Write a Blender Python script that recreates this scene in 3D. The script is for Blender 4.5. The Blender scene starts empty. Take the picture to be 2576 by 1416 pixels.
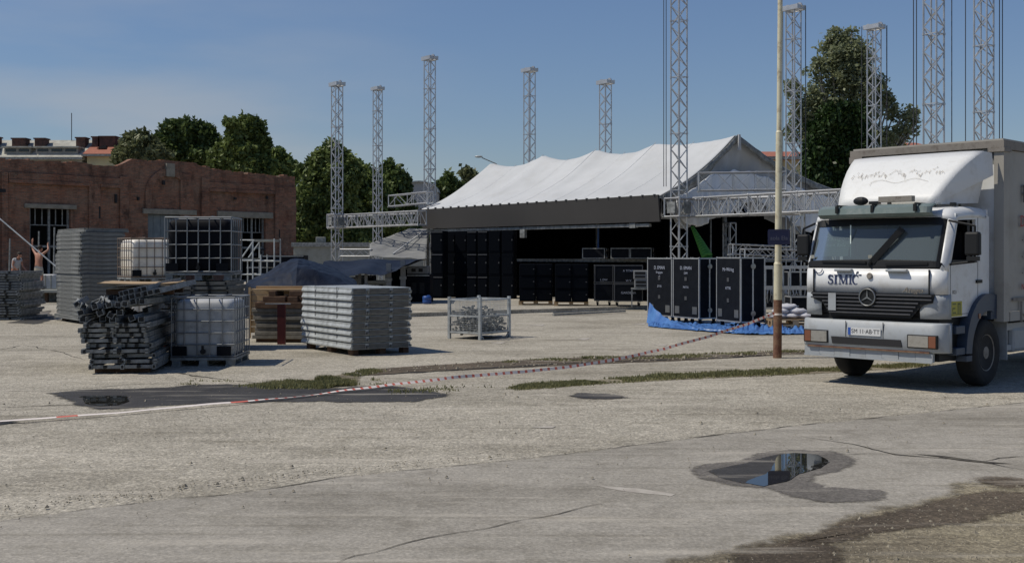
import bpy, math, random
import numpy as np
from mathutils import Vector, Matrix, noise
R = math.radians
random.seed(7)
S = bpy.context.scene
# ---------------------------------------------------------------- camera, world, sun
F, HZ, CH, CX = 2800.0, 645.0, 1.85, 1288.0      # focal length and horizon measured on the photograph (px), eye height (m)
cam = bpy.data.objects.new('camera', bpy.data.cameras.new('camera'))
S.collection.objects.link(cam); S.camera = cam
cam.location = (0, 0, CH); cam.rotation_euler = (R(90), 0, 0)
cam.data.sensor_width = 36; cam.data.lens = 36*F/2576; cam.data.shift_y = -(708-HZ)/2576
cam.data.clip_end = 3000; cam.data.clip_start = .1
SUN_EL, SUN_AZ = 56.0, -96.0                      # azimuth clockwise from +Y
w = bpy.data.worlds.new('World'); S.world = w; w.use_nodes = True
nt = w.node_tree; N = nt.nodes; bg = N['Background']
sky = N.new('ShaderNodeTexSky'); sky.sky_type = 'NISHITA'; sky.sun_disc = False
sky.sun_elevation = R(SUN_EL); sky.sun_rotation = R(SUN_AZ); sky.air_density = 1.15; sky.dust_density = .2; sky.ozone_density = 2.2
tc = N.new('ShaderNodeTexCoord'); mp = N.new('ShaderNodeMapping'); mp.inputs['Scale'].default_value = (1.2, 1.2, 5.5)
nz = N.new('ShaderNodeTexNoise'); nz.inputs['Scale'].default_value = 3.1; nz.inputs['Detail'].default_value = 6
cr = N.new('ShaderNodeValToRGB'); cr.color_ramp.elements[0].position = .36; cr.color_ramp.elements[1].position = .66
cr.color_ramp.elements[0].color = (0, 0, 0, 1); cr.color_ramp.elements[1].color = (.80, .80, .80, 1)
sepn = N.new('ShaderNodeSeparateXYZ'); mr = N.new('ShaderNodeMapRange')
mr.inputs['From Min'].default_value = .30; mr.inputs['From Max'].default_value = .06
mul = N.new('ShaderNodeMath'); mul.operation = 'MULTIPLY'
mrx = N.new('ShaderNodeMapRange'); mrx.inputs['From Min'].default_value = .0; mrx.inputs['From Max'].default_value = -.3
mul2 = N.new('ShaderNodeMath'); mul2.operation = 'MULTIPLY'
mx = N.new('ShaderNodeMix'); mx.data_type = 'RGBA'; mx.inputs['B'].default_value = (5.0, 5.4, 6.0, 1)
hs = N.new('ShaderNodeHueSaturation'); hs.inputs['Saturation'].default_value = 1.0; hs.inputs['Value'].default_value = 1.0
L = nt.links.new
L(tc.outputs['Generated'], mp.inputs['Vector']); L(mp.outputs['Vector'], nz.inputs['Vector']); L(nz.outputs['Fac'], cr.inputs['Fac'])
L(tc.outputs['Generated'], sepn.inputs[0]); L(sepn.outputs['Z'], mr.inputs['Value']); L(sepn.outputs['X'], mrx.inputs['Value'])
L(cr.outputs['Color'], mul.inputs[0]); L(mr.outputs['Result'], mul.inputs[1])
L(mul.outputs[0], mul2.inputs[0]); L(mrx.outputs['Result'], mul2.inputs[1])
tint = N.new('ShaderNodeMix'); tint.data_type = 'RGBA'; tint.blend_type = 'MULTIPLY'; tint.inputs['Factor'].default_value = 1; tint.inputs['B'].default_value = (.82, .885, 1.06, 1)
L(sky.outputs['Color'], tint.inputs['A']); elv = N.new('ShaderNodeMapRange'); elv.inputs['From Min'].default_value = 0; elv.inputs['From Max'].default_value = .24; elv.inputs['To Min'].default_value = .86; elv.inputs['To Max'].default_value = .97; L(sepn.outputs['Z'], elv.inputs['Value']); L(elv.outputs['Result'], hs.inputs['Value']); L(tint.outputs['Result'], hs.inputs['Color'])
L(mul2.outputs[0], mx.inputs['Factor']); L(hs.outputs['Color'], mx.inputs['A']); L(mx.outputs['Result'], bg.inputs['Color'])
bg.inputs['Strength'].default_value = .082
sun = bpy.data.objects.new('sun', bpy.data.lights.new('sun', 'SUN')); S.collection.objects.link(sun)
sun.data.energy = 3.95; sun.data.angle = R(.53); sun.data.color = (1, .925, .80)
sdir = Vector((math.cos(R(SUN_EL))*math.sin(R(SUN_AZ)), math.cos(R(SUN_EL))*math.cos(R(SUN_AZ)), math.sin(R(SUN_EL))))
sun.rotation_euler = sdir.to_track_quat('Z', 'Y').to_euler()
S.view_settings.view_transform = 'Standard'; S.view_settings.look = 'None'; S.view_settings.exposure = -.12; S.view_settings.gamma = 1
S.cycles.max_bounces = 6; S.cycles.transparent_max_bounces = 12; S.cycles.caustics_reflective = False; S.cycles.caustics_refractive = False

# ---------------------------------------------------------------- helpers
COL = S.collection
def G(px, py, z=0):                       # photo pixel -> point at height z
    Y = F*(CH-z)/(py-HZ); return Vector(((px-CX)/F*Y, Y, z))
def W(px, py, Y):                         # photo pixel at distance Y
    return Vector(((px-CX)/F*Y, Y, CH-(py-HZ)/F*Y))

class MB:
    def __init__(s): s.v = []; s.f = []
    def add(s, vs, fs):
        b = len(s.v); s.v += [tuple(v) for v in vs]; s.f += [tuple(b+i for i in f) for f in fs]; return s
    def box(s, x0, x1, y0, y1, z0, z1, M=None):
        vs = [Vector(p) for p in ((x0,y0,z0),(x1,y0,z0),(x1,y1,z0),(x0,y1,z0),(x0,y0,z1),(x1,y0,z1),(x1,y1,z1),(x0,y1,z1))]
        if M is not None: vs = [M @ v for v in vs]
        return s.add(vs, [(0,3,2,1),(4,5,6,7),(0,1,5,4),(1,2,6,5),(2,3,7,6),(3,0,4,7)])
    def tube(s, p0, p1, r, n=6, r2=None):
        p0 = Vector(p0); p1 = Vector(p1); r2 = r if r2 is None else r2
        d = (p1-p0)
        if d.length < 1e-6: return s
        d.normalize(); a = d.orthogonal().normalized(); b = d.cross(a)
        vs = []
        for p, q in ((p0, r), (p1, r2)):
            for k in range(n):
                t = 2*math.pi*k/n; vs.append(p+(a*math.cos(t)+b*math.sin(t))*q)
        fs = [(k, (k+1)%n, n+(k+1)%n, n+k) for k in range(n)]
        fs += [tuple(range(n-1, -1, -1)), tuple(range(n, 2*n))]
        return s.add(vs, fs)
    def bar(s, p0, p1, w, h=None):          # rectangular bar, h vertical
        p0 = Vector(p0); p1 = Vector(p1); h = w if h is None else h
        d = (p1-p0).normalized(); up = Vector((0,0,1)) if abs(d.z) < .9 else Vector((0,1,0))
        a = d.cross(up).normalized(); b = a.cross(d)
        vs = [p+a*(i*w/2)+b*(j*h/2) for p in (p0, p1) for i, j in ((-1,-1),(1,-1),(1,1),(-1,1))]
        return s.add(vs, [(3,2,1,0),(4,5,6,7),(0,1,5,4),(1,2,6,5),(2,3,7,6),(3,0,4,7)])
    def path(s, pts, r, n=6):
        for a, b in zip(pts, pts[1:]): s.tube(a, b, r, n)
        return s
    def prism(s, pts, ax, a, b, M=None):    # 2D outline extruded along axis ax ('x','y','z')
        def mk(p, t):
            v = Vector((t,p[0],p[1])) if ax == 'x' else Vector((p[0],t,p[1])) if ax == 'y' else Vector((p[0],p[1],t))
            return M @ v if M is not None else v
        n = len(pts); vs = [mk(p,a) for p in pts]+[mk(p,b) for p in pts]
        fs = [tuple(range(n)), tuple(range(2*n-1, n-1, -1))]+[(k, n+k, n+(k+1)%n, (k+1)%n) for k in range(n)]
        return s.add(vs, fs)
    def grid(s, nu, nv, fn):
        vs = [fn(i/nu, j/nv) for j in range(nv+1) for i in range(nu+1)]
        return s.add(vs, [(j*(nu+1)+i, j*(nu+1)+i+1, (j+1)*(nu+1)+i+1, (j+1)*(nu+1)+i) for j in range(nv) for i in range(nu)])
    def lathe(s, prof, c, axis='z', n=24, M=None):
        c = Vector(c); vs = []
        for r, h in prof:
            for k in range(n):
                t = 2*math.pi*k/n; a, b = r*math.cos(t), r*math.sin(t)
                v = Vector((a,b,h)) if axis == 'z' else Vector((h,a,b)) if axis == 'x' else Vector((a,h,b))
                v = v+c; vs.append(M @ v if M is not None else v)
        m = len(prof); fs = [(j*n+k, j*n+(k+1)%n, (j+1)*n+(k+1)%n, (j+1)*n+k) for j in range(m-1) for k in range(n)]
        fs += [tuple(range(n-1,-1,-1)), tuple(range((m-1)*n, m*n))]
        return s.add(vs, fs)
    def ball(s, c, r, nu=10, nv=7, sc=(1,1,1)):
        c = Vector(c); prof = [(max(.001, r*math.sin(math.pi*j/nv)), -r*math.cos(math.pi*j/nv)) for j in range(nv+1)]
        vs = []
        for q, h in prof:
            for k in range(nu):
                t = 2*math.pi*k/nu; vs.append(c+Vector((q*math.cos(t)*sc[0], q*math.sin(t)*sc[1], h*sc[2])))
        return s.add(vs, [(j*nu+k, j*nu+(k+1)%nu, (j+1)*nu+(k+1)%nu, (j+1)*nu+k) for j in range(nv) for k in range(nu)])
    def xf(s, M):
        s.v = [tuple(M @ Vector(v)) for v in s.v]; return s
    def build(s, name, mat, parent=None, label=None, smooth=False, bevel=0, solid=0, seg=2, **kw):
        me = bpy.data.meshes.new(name); me.from_pydata(s.v, [], s.f); me.validate()
        me.materials.append(mat)
        if smooth: me.polygons.foreach_set('use_smooth', [True]*len(me.polygons))
        o = bpy.data.objects.new(name, me); COL.objects.link(o)
        if parent is not None: o.parent = parent
        if label: o['label'] = label
        for k, v in kw.items(): o[k] = v
        if solid:
            m = o.modifiers.new('s', 'SOLIDIFY'); m.thickness = solid; m.offset = 0
        if bevel:
            m = o.modifiers.new('b', 'BEVEL'); m.width = bevel; m.segments = seg; m.limit_method = 'ANGLE'; m.angle_limit = R(35)
        return o

def nth(k, n):
    W_ = ['first','second','third','fourth','fifth','sixth','seventh','eighth','ninth','tenth','eleventh','twelfth']
    if k == 0: return 'lowest'
    if k == n-1: return 'topmost'
    return W_[k]+' from the ground' if k < n/2 else W_[n-1-k]+' from the top'
def parts(b, name, m, parent, **kw):      # every loose piece of the builder becomes a part of its own
    par = list(range(len(b.v)))
    def fd(i):
        while par[i] != i: par[i] = par[par[i]]; i = par[i]
        return i
    for f in b.f:
        for q in f[1:]: par[fd(q)] = fd(f[0])
    grp = {}
    for f in b.f: grp.setdefault(fd(f[0]), []).append(f)
    for fs in grp.values():
        ids = sorted({q for f in fs for q in f}); mp_ = {q: i for i, q in enumerate(ids)}; c = MB(); c.v = [b.v[q] for q in ids]; c.f = [tuple(mp_[q] for q in f) for f in fs]; c.build(name, m, parent, **kw)
def thing(name, label, cat, loc=(0,0,0), rz=0, group=None):
    o = bpy.data.objects.new(name, None); COL.objects.link(o); o.empty_display_size = .2
    o.location = loc; o.rotation_euler = (0, 0, rz); o['label'] = label; o['category'] = cat
    if group: o['group'] = group
    return o
def dup(root, loc=None, rz=None, label=None, group=None):
    def cp(o, par):
        c = o.copy(); COL.objects.link(c); c.parent = par
        for ch in [x for x in bpy.data.objects if x.parent == o]: cp(ch, c)
        return c
    r = cp(root, None)
    if loc is not None: r.location = loc
    if rz is not None: r.rotation_euler = (0, 0, rz)
    if label: r['label'] = label
    if group: r['group'] = group
    return r
def tag(o, label, cat, group=None):
    o['label'] = label; o['category'] = cat
    if group: o['group'] = group
    return o

# ---------------------------------------------------------------- materials
def mat(name, col, rough=.6, metal=0, col2=None, scale=4, bump=0, bscale=30, spec=.5, detail=5, ramp=(.4,.62), coord='Object', stretch=None, alpha=1, trans=0, dirt=None, dscale=2, damt=.5):
    m = bpy.data.materials.new(name); m.use_nodes = True; nt = m.node_tree; n = nt.nodes; l = nt.links.new
    b = n['Principled BSDF']; b.inputs['Roughness'].default_value = rough; b.inputs['Metallic'].default_value = metal
    b.inputs['Specular IOR Level'].default_value = spec; b.inputs['Base Color'].default_value = (*col, 1); b.inputs['Alpha'].default_value = alpha
    b.inputs['Transmission Weight'].default_value = trans
    tc = n.new('ShaderNodeTexCoord'); src = tc.outputs[coord]
    if stretch:
        mp = n.new('ShaderNodeMapping'); mp.inputs['Scale'].default_value = stretch; l(src, mp.inputs[0]); src = mp.outputs[0]
    out = None
    if col2:
        z = n.new('ShaderNodeTexNoise'); z.inputs['Scale'].default_value = scale; z.inputs['Detail'].default_value = detail; z.inputs['Roughness'].default_value = .62; l(src, z.inputs['Vector'])
        c = n.new('ShaderNodeValToRGB'); c.color_ramp.elements[0].position = ramp[0]; c.color_ramp.elements[1].position = ramp[1]
        c.color_ramp.elements[0].color = (*col, 1); c.color_ramp.elements[1].color = (*col2, 1); l(z.outputs['Fac'], c.inputs[0]); out = c.outputs[0]
    if dirt:
        z = n.new('ShaderNodeTexNoise'); z.inputs['Scale'].default_value = dscale; z.inputs['Detail'].default_value = 8; z.inputs['Roughness'].default_value = .7; l(tc.outputs[coord], z.inputs['Vector'])
        c = n.new('ShaderNodeValToRGB'); c.color_ramp.elements[0].position = .5; c.color_ramp.elements[1].position = .72
        c.color_ramp.elements[0].color = (0,0,0,1); c.color_ramp.elements[1].color = (damt,)*3+(1,); l(z.outputs['Fac'], c.inputs[0])
        mm = n.new('ShaderNodeMix'); mm.data_type = 'RGBA'; mm.inputs['B'].default_value = (*dirt, 1)
        l(c.outputs[0], mm.inputs['Factor'])
        if out: l(out, mm.inputs['A'])
        else: mm.inputs['A'].default_value = (*col, 1)
        out = mm.outputs['Result']
    if out: l(out, b.inputs['Base Color'])
    if bump:
        z = n.new('ShaderNodeTexNoise'); z.inputs['Scale'].default_value = bscale; z.inputs['Detail'].default_value = 4; l(src, z.inputs['Vector'])
        bp = n.new('ShaderNodeBump'); bp.inputs['Strength'].default_value = bump; bp.inputs['Distance'].default_value = .02; l(z.outputs['Fac'], bp.inputs['Height']); l(bp.outputs[0], b.inputs['Normal'])
    return m

def ground_mat(name, c1, c2, c3, dark, agg=1.0, bl=.5, soft=False):
    m = bpy.data.materials.new(name); m.use_nodes = True; nt = m.node_tree; n = nt.nodes; l = nt.links.new
    b = n['Principled BSDF']; b.inputs['Roughness'].default_value = .9; b.inputs['Specular IOR Level'].default_value = .25
    tc = n.new('ShaderNodeTexCoord'); P = tc.outputs['Object']
    def nz(sc, d=5, r=.6, st=None):
        v = P
        if st:
            mp = n.new('ShaderNodeMapping'); mp.inputs['Scale'].default_value = st; l(P, mp.inputs[0]); v = mp.outputs[0]
        z = n.new('ShaderNodeTexNoise'); z.inputs['Scale'].default_value = sc; z.inputs['Detail'].default_value = d; z.inputs['Roughness'].default_value = r; l(v, z.inputs['Vector']); return z.outputs['Fac']
    def ramp(f, stops):
        c = n.new('ShaderNodeValToRGB'); e = c.color_ramp.elements
        while len(e) < len(stops): e.new(.5)
        for i, (p, q) in enumerate(stops): e[i].position = p; e[i].color = (*q, 1) if len(q) == 3 else q
        l(f, c.inputs[0]); return c.outputs[0]
    def mixc(a, bb, f, mode='MIX'):
        x = n.new('ShaderNodeMix'); x.data_type = 'RGBA'; x.blend_type = mode
        for k, s_ in (('A', a), ('B', bb), ('Factor', f)):
            if hasattr(s_, 'links') or hasattr(s_, 'is_linked'): l(s_, x.inputs[k])
            else: x.inputs[k].default_value = s_ if k == 'Factor' else (*s_, 1)
        return x.outputs['Result']
    g = lambda v: (v, v, v)
    base = ramp(nz(.35, 6, .6), [(.35, c1), (.65, c2)])
    base = mixc(base, (.62, .61, .585), ramp(nz(.2, 6, .65, (1, 2.2, 1)), [(.48, g(0)), (.66, g(.85))]), 'MULTIPLY')
    base = mixc(base, (.74, .73, .70), ramp(nz(3.2, 9, .75), [(.50, g(0)), (.66, g(.75))]), 'MULTIPLY')
    base = mixc(base, c3, ramp(nz(1.7, 8, .68), [(.52, g(0)), (.72, g(.6))]))
    base = mixc(base, dark, ramp(nz(.9, 9, .72, (1, 1.6, 1)), [(.56, g(0)), (.75, g(bl))]))
    # aggregate stones
    vo = n.new('ShaderNodeTexVoronoi'); vo.inputs['Scale'].default_value = 26; l(P, vo.inputs['Vector'])
    st = ramp(vo.outputs['Distance'], [(.1, g(1.32)), (.55, g(.72))])
    vo2 = n.new('ShaderNodeTexVoronoi'); vo2.inputs['Scale'].default_value = 70; l(P, vo2.inputs['Vector'])
    sepc = n.new('ShaderNodeSeparateColor'); l(vo2.outputs['Color'], sepc.inputs[0])
    st2 = ramp(sepc.outputs[0], [(.0, g(.62)), (.5, g(1.0)), (1, g(1.45))])
    sepd = n.new('ShaderNodeSeparateColor'); l(vo.outputs['Color'], sepd.inputs[0])
    st3 = ramp(sepd.outputs[0], [(.0, g(.66)), (.6, g(1.02)), (1, g(1.42))])
    base = mixc(base, st, .42*agg, 'MULTIPLY'); base = mixc(base, st2, .6*agg+.12, 'MULTIPLY'); base = mixc(base, st3, .5*agg+.05, 'MULTIPLY')
    # scuffs running across the yard
    base = mixc(base, (.50, .46, .39), ramp(nz(1.3, 5, .6, (.30, 2.4, 1)), [(.56, g(0)), (.70, g(.5))]))
    base = mixc(base, (.70, .69, .66), ramp(nz(2.1, 4, .55, (.12, 3.0, 1)), [(.55, g(0)), (.68, g(.6))]), 'MULTIPLY')
    l(base, b.inputs['Base Color'])
    if soft:                                  # worn, ragged border where the patch thins out
        at = n.new('ShaderNodeAttribute'); at.attribute_name = 'edge'
        q = n.new('ShaderNodeMath'); q.operation = 'MULTIPLY_ADD'; q.inputs[1].default_value = 2.0; l(at.outputs['Fac'], q.inputs[0])
        q2 = n.new('ShaderNodeMath'); q2.operation = 'MULTIPLY_ADD'; q2.inputs[1].default_value = 3.6; q2.inputs[2].default_value = -2.55; l(nz(6, 9, .78), q2.inputs[0]); l(q2.outputs[0], q.inputs[2])
        q3 = n.new('ShaderNodeMath'); q3.operation = 'MULTIPLY'; q3.use_clamp = True; q3.inputs[1].default_value = 1.15; l(q.outputs[0], q3.inputs[0]); l(q3.outputs[0], b.inputs['Alpha'])
    bp = n.new('ShaderNodeBump'); bp.inputs['Strength'].default_value = .55*agg+.12; bp.inputs['Distance'].default_value = .012
    ad = n.new('ShaderNodeMath'); ad.operation = 'ADD'; l(nz(40, 6, .7), ad.inputs[0]); l(vo.outputs['Distance'], ad.inputs[1]); l(ad.outputs[0], bp.inputs['Height']); l(bp.outputs[0], b.inputs['Normal'])
    return m

M_ground = ground_mat('rough concrete', (.345,.318,.262), (.42,.388,.322), (.475,.438,.362), (.178,.163,.136), 1.0, .6)
M_slab = ground_mat('smoother concrete', (.285,.265,.228), (.335,.312,.27), (.37,.345,.295), (.19,.175,.15), .40, .45)
M_dirt = ground_mat('bare soil', (.17,.145,.105), (.28,.245,.17), (.38,.335,.23), (.055,.045,.034), 1.0, .95, soft=True)
M_darkdirt = ground_mat('dark damp soil', (.075,.060,.044), (.125,.10,.072), (.16,.13,.09), (.035,.028,.02), 1.0, .9, soft=True)
M_crack = mat('crack', (.035,.03,.024), .95, col2=(.09,.08,.06), scale=9)
M_wet = ground_mat('damp concrete', (.13,.12,.108), (.165,.152,.136), (.19,.175,.155), (.08,.074,.066), .6, .5, soft=True)
M_wetdark = ground_mat('wet black asphalt', (.040,.038,.036), (.065,.061,.056), (.085,.078,.07), (.024,.023,.022), .3, .7, soft=True)
M_wetdark.node_tree.nodes['Principled BSDF'].inputs['Roughness'].default_value = .68
def water_mat():
    m = mat('puddle water', (.02,.02,.018), .015, spec=.6); return m
M_water = water_mat()

def brick_mat():
    m = bpy.data.materials.new('old red brick'); m.use_nodes = True; nt = m.node_tree; n = nt.nodes; l = nt.links.new
    b = n['Principled BSDF']; b.inputs['Roughness'].default_value = .92; b.inputs['Specular IOR Level'].default_value = .2
    tc = n.new('ShaderNodeTexCoord'); mp = n.new('ShaderNodeMapping'); mp.inputs['Rotation'].default_value = (R(90), 0, 0); l(tc.outputs['Object'], mp.inputs[0])
    br = n.new('ShaderNodeTexBrick'); br.inputs['Scale'].default_value = 1; br.inputs['Brick Width'].default_value = .29; br.inputs['Row Height'].default_value = .085; br.inputs['Mortar Size'].default_value = .012
    br.inputs['Color1'].default_value = (.34,.150,.088,1); br.inputs['Color2'].default_value = (.17,.084,.058,1); br.inputs['Mortar'].default_value = (.19,.155,.125,1); l(mp.outputs[0], br.inputs['Vector'])
    def nz(sc, d, a, bb, lo, hi, st=None):
        z = n.new('ShaderNodeTexNoise'); z.inputs['Scale'].default_value = sc; z.inputs['Detail'].default_value = d; z.inputs['Roughness'].default_value = .65
        if st:
            q = n.new('ShaderNodeMapping'); q.inputs['Scale'].default_value = st; l(tc.outputs['Object'], q.inputs[0]); l(q.outputs[0], z.inputs['Vector'])
        else: l(tc.outputs['Object'], z.inputs['Vector'])
        c = n.new('ShaderNodeValToRGB'); c.color_ramp.elements[0].position = a; c.color_ramp.elements[1].position = bb
        c.color_ramp.elements[0].color = (lo,lo,lo,1); c.color_ramp.elements[1].color = (hi,hi,hi,1); l(z.outputs['Fac'], c.inputs[0]); return c.outputs[0]
    def mx(a, bcol, f):
        x = n.new('ShaderNodeMix'); x.data_type = 'RGBA'; l(f, x.inputs['Factor']); l(a, x.inputs['A']); x.inputs['B'].default_value = (*bcol, 1); return x.outputs['Result']
    c = mx(br.outputs['Color'], (.30,.22,.16), nz(.55, 7, .46, .70, 0, .55))       # worn plaster film
    c = mx(c, (.24,.098,.06), nz(.9, 5, .5, .7, 0, .6, (.4,1,.9)))                 # redder fields
    c = mx(c, (.055,.035,.028), nz(1.6, 8, .50, .70, 0, .85, (1,1,.5)))
    c = mx(c, (.30,.25,.19), nz(5, 5, .62, .70, 0, .6))
    c = mx(c, (.05,.028,.022), nz(11, 3, .56, .68, 0, .7, (.5,1,2.2)))              # soot
    c = mx(c, (.03,.02,.02), nz(7, 3, .68, .72, 0, .8))
    l(c, b.inputs['Base Color'])
    bp = n.new('ShaderNodeBump'); bp.inputs['Strength'].default_value = .6; bp.inputs['Distance'].default_value = .03; l(br.outputs['Fac'], bp.inputs['Height']); bp.invert = True; l(bp.outputs[0], b.inputs['Normal'])
    return m
M_brick = brick_mat()
def leaf_mat(name, c1, c2, tr=.25):
    m = bpy.data.materials.new(name); m.use_nodes = True; nt = m.node_tree; n = nt.nodes; l = nt.links.new
    for x in list(n): n.remove(x)
    out = n.new('ShaderNodeOutputMaterial'); d = n.new('ShaderNodeBsdfDiffuse'); t = n.new('ShaderNodeBsdfTranslucent'); g = n.new('ShaderNodeBsdfGlossy'); g.inputs['Roughness'].default_value = .45
    geo = n.new('ShaderNodeNewGeometry'); c = n.new('ShaderNodeValToRGB'); c.color_ramp.elements[0].color = (*c1, 1); c.color_ramp.elements[1].color = (*c2, 1)
    tc = n.new('ShaderNodeTexCoord'); z = n.new('ShaderNodeTexNoise'); z.inputs['Scale'].default_value = .55; z.inputs['Detail'].default_value = 3; l(tc.outputs['Object'], z.inputs['Vector'])
    a = n.new('ShaderNodeMath'); a.operation = 'MULTIPLY_ADD'; a.inputs[1].default_value = .34; l(geo.outputs['Random Per Island'], a.inputs[0]); 
    s2 = n.new('ShaderNodeMath'); s2.operation = 'MULTIPLY_ADD'; s2.inputs[1].default_value = 1.6; s2.inputs[2].default_value = -.52; l(z.outputs['Fac'], s2.inputs[0]); l(s2.outputs[0], a.inputs[2])
    l(a.outputs[0], c.inputs[0]); l(c.outputs[0], d.inputs['Color']); l(c.outputs[0], t.inputs['Color'])
    m1 = n.new('ShaderNodeMixShader'); m1.inputs[0].default_value = tr; l(d.outputs[0], m1.inputs[1]); l(t.outputs[0], m1.inputs[2])
    m2 = n.new('ShaderNodeMixShader'); m2.inputs[0].default_value = .02; l(m1.outputs[0], m2.inputs[1]); l(g.outputs[0], m2.inputs[2]); l(m2.outputs[0], out.inputs['Surface'])
    return m
M_leaf = leaf_mat('green leaves', (.040,.070,.020), (.22,.27,.085))
M_leafd = leaf_mat('dark leaves', (.028,.052,.017), (.15,.20,.062))
M_leafl = leaf_mat('light leaves', (.05,.085,.025), (.26,.32,.10))
M_leafp = leaf_mat('pale blossom leaves', (.03,.045,.015), (.27,.29,.15))
M_birch = leaf_mat('birch leaves', (.13,.155,.085), (.34,.37,.21), .45)
M_conif = leaf_mat('conifer foliage', (.010,.024,.007), (.045,.08,.022), .1)
M_grass = leaf_mat('grass blades', (.12,.125,.05), (.34,.32,.16), .35)
M_bark = mat('bark', (.07,.055,.04), .9, col2=(.12,.10,.08), scale=3, bump=.4)
M_birchbark = mat('birch bark', (.35,.33,.30), .85, col2=(.06,.05,.04), scale=2, ramp=(.5,.62))

M_alu = mat('aluminium truss', (.40,.41,.42), .42, .6, col2=(.50,.51,.52), scale=2)
M_galv = mat('galvanised steel', (.36,.385,.39), .5, .25, col2=(.50,.53,.535), scale=3, bump=.1, dirt=(.12,.12,.115), dscale=5, damt=.6)
M_galvd = mat('dull steel', (.16,.17,.168), .6, .2, col2=(.29,.30,.295), scale=6, bump=.15, dirt=(.05,.048,.045), dscale=9, damt=.8)
M_greydeck = mat('weathered grey deck edge', (.125,.132,.130), .8, .05, col2=(.20,.208,.203), scale=2.2, stretch=(1,1,6), dirt=(.09,.09,.085), dscale=7, damt=.7)
M_beigedeck = mat('dusty shade-darkened deck frames', (.115,.112,.10), .85, .05, col2=(.18,.175,.155), scale=5, stretch=(1,1,4), dirt=(.1,.1,.09), dscale=8, damt=.6)  # colour darkened for the shaded end face of the galvanised bundle
M_cage = mat('cage tube', (.20,.215,.23), .45, .6)
M_cageb = mat('brown cage tube', (.16,.12,.095), .6, .3)  # plain brown tube colour
M_tank = mat('milky plastic', (.78,.74,.66), .42, 0, col2=(.68,.63,.53), scale=1.5, dirt=(.3,.27,.22), dscale=2.5, damt=.5)
M_tankg = mat('grimy bluish plastic', (.36,.37,.375), .4, 0, col2=(.46,.47,.475), scale=2.2, dirt=(.13,.13,.13), dscale=4, damt=.75)
M_tankk = mat('black plastic', (.004,.005,.008), .7, spec=.15)
M_wood = mat('pale wood', (.42,.30,.17), .8, col2=(.32,.22,.12), scale=3, stretch=(1,8,8))
M_ply = mat('weathered plywood', (.30,.25,.18), .85, col2=(.21,.165,.115), scale=2, dirt=(.12,.09,.07), damt=.5)
M_timber = mat('dark old timber', (.075,.042,.025), .9, col2=(.13,.075,.045), scale=6)
M_redsteel = mat('dark red painted steel', (.12,.02,.016), .6, .1, dirt=(.05,.02,.015), dscale=6)
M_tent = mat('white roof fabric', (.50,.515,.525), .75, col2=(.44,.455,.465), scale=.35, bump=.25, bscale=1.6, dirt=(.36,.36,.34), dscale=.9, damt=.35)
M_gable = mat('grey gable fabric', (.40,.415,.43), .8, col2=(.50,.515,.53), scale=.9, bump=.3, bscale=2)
M_fascia = mat('charcoal fascia', (.042,.040,.039), .75, col2=(.047,.045,.044), scale=.4)
M_black = mat('black drape', (.002,.002,.0025), .98, spec=.03)
M_cabinet = mat('black speaker paint', (.0025,.004,.007), .85, bump=.2, bscale=60, spec=.08)
M_caseblk = mat('black case laminate', (.005,.0065,.010), .75, col2=(.008,.010,.014), scale=5, bump=.1, bscale=80, spec=.12)
M_dimtrim = mat('dim metal trim', (.07,.072,.075), .6, .2)
M_caseedge = mat('aluminium edge', (.46,.47,.47), .4, .6, dirt=(.15,.15,.15), dscale=12)
M_chrome = mat('plated latch', (.28,.29,.29), .35, .8)
M_tarpk = mat('dark blue tarpaulin', (.005,.007,.014), .5, spec=.22, col2=(.010,.014,.025), scale=1.5, bump=.25, bscale=3)
M_tarpb = mat('bright blue tarpaulin', (.045,.125,.34), .5, spec=.3, col2=(.075,.19,.44), scale=2, bump=.4, bscale=6)
M_tarpw = mat('white tarpaulin underside', (.5,.55,.6), .5, col2=(.3,.42,.62), scale=3)
M_rope = mat('dark cable', (.04,.04,.045), .6)
M_rubber = mat('tyre rubber', (.012,.012,.012), .85, dirt=(.05,.045,.04), dscale=6, damt=.5)
M_white = mat('white truck paint', (.66,.675,.68), .38, spec=.5, dirt=(.40,.37,.32), dscale=3.2, damt=.55, bump=.04, bscale=3)
M_silver = mat('silver grey plastic', (.33,.355,.375), .5, dirt=(.2,.19,.17), dscale=5, damt=.55)
M_bluep = mat('dull blue plastic', (.035,.055,.09), .5, dirt=(.08,.08,.08), dscale=6, damt=.4)
M_blackp = mat('black plastic trim', (.010,.011,.012), .55, spec=.3)
M_blackp2 = mat('dark grille plastic', (.045,.046,.05), .45, dirt=(.09,.085,.08), dscale=9)
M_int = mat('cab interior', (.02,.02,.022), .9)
M_curtain = mat('beige truck side curtain', (.36,.345,.31), .7, col2=(.32,.305,.27), scale=.8, dirt=(.22,.2,.17), dscale=1.6, damt=.5, bump=.1, bscale=2)
M_rail = mat('weathered body rail', (.22,.2,.175), .75, dirt=(.09,.07,.055), dscale=7, damt=.8)
M_rim = mat('dusty wheel steel', (.25,.23,.20), .7, .1, dirt=(.08,.055,.04), dscale=14, damt=.8)
M_orange = mat('orange lens', (.20,.075,.04), .3, dirt=(.12,.07,.04), dscale=14)
M_lens = mat('headlamp lens', (.36,.35,.32), .12, .3, spec=.8, dirt=(.15,.13,.1), dscale=14)
M_yellow = mat('yellow sticker', (.42,.38,.06), .6)
M_navy = mat('navy enamel', (.012,.018,.07), .4)
M_letter = mat('pale lettering', (.35,.38,.46), .6)
M_navyl = mat('dark blue lettering', (.03,.045,.11), .5)
M_redl = mat('red lettering', (.30,.035,.04), .6)
M_blackl = mat('black lettering', (.03,.03,.035), .6)
M_whitel = mat('white plate', (.62,.63,.63), .5)
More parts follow.
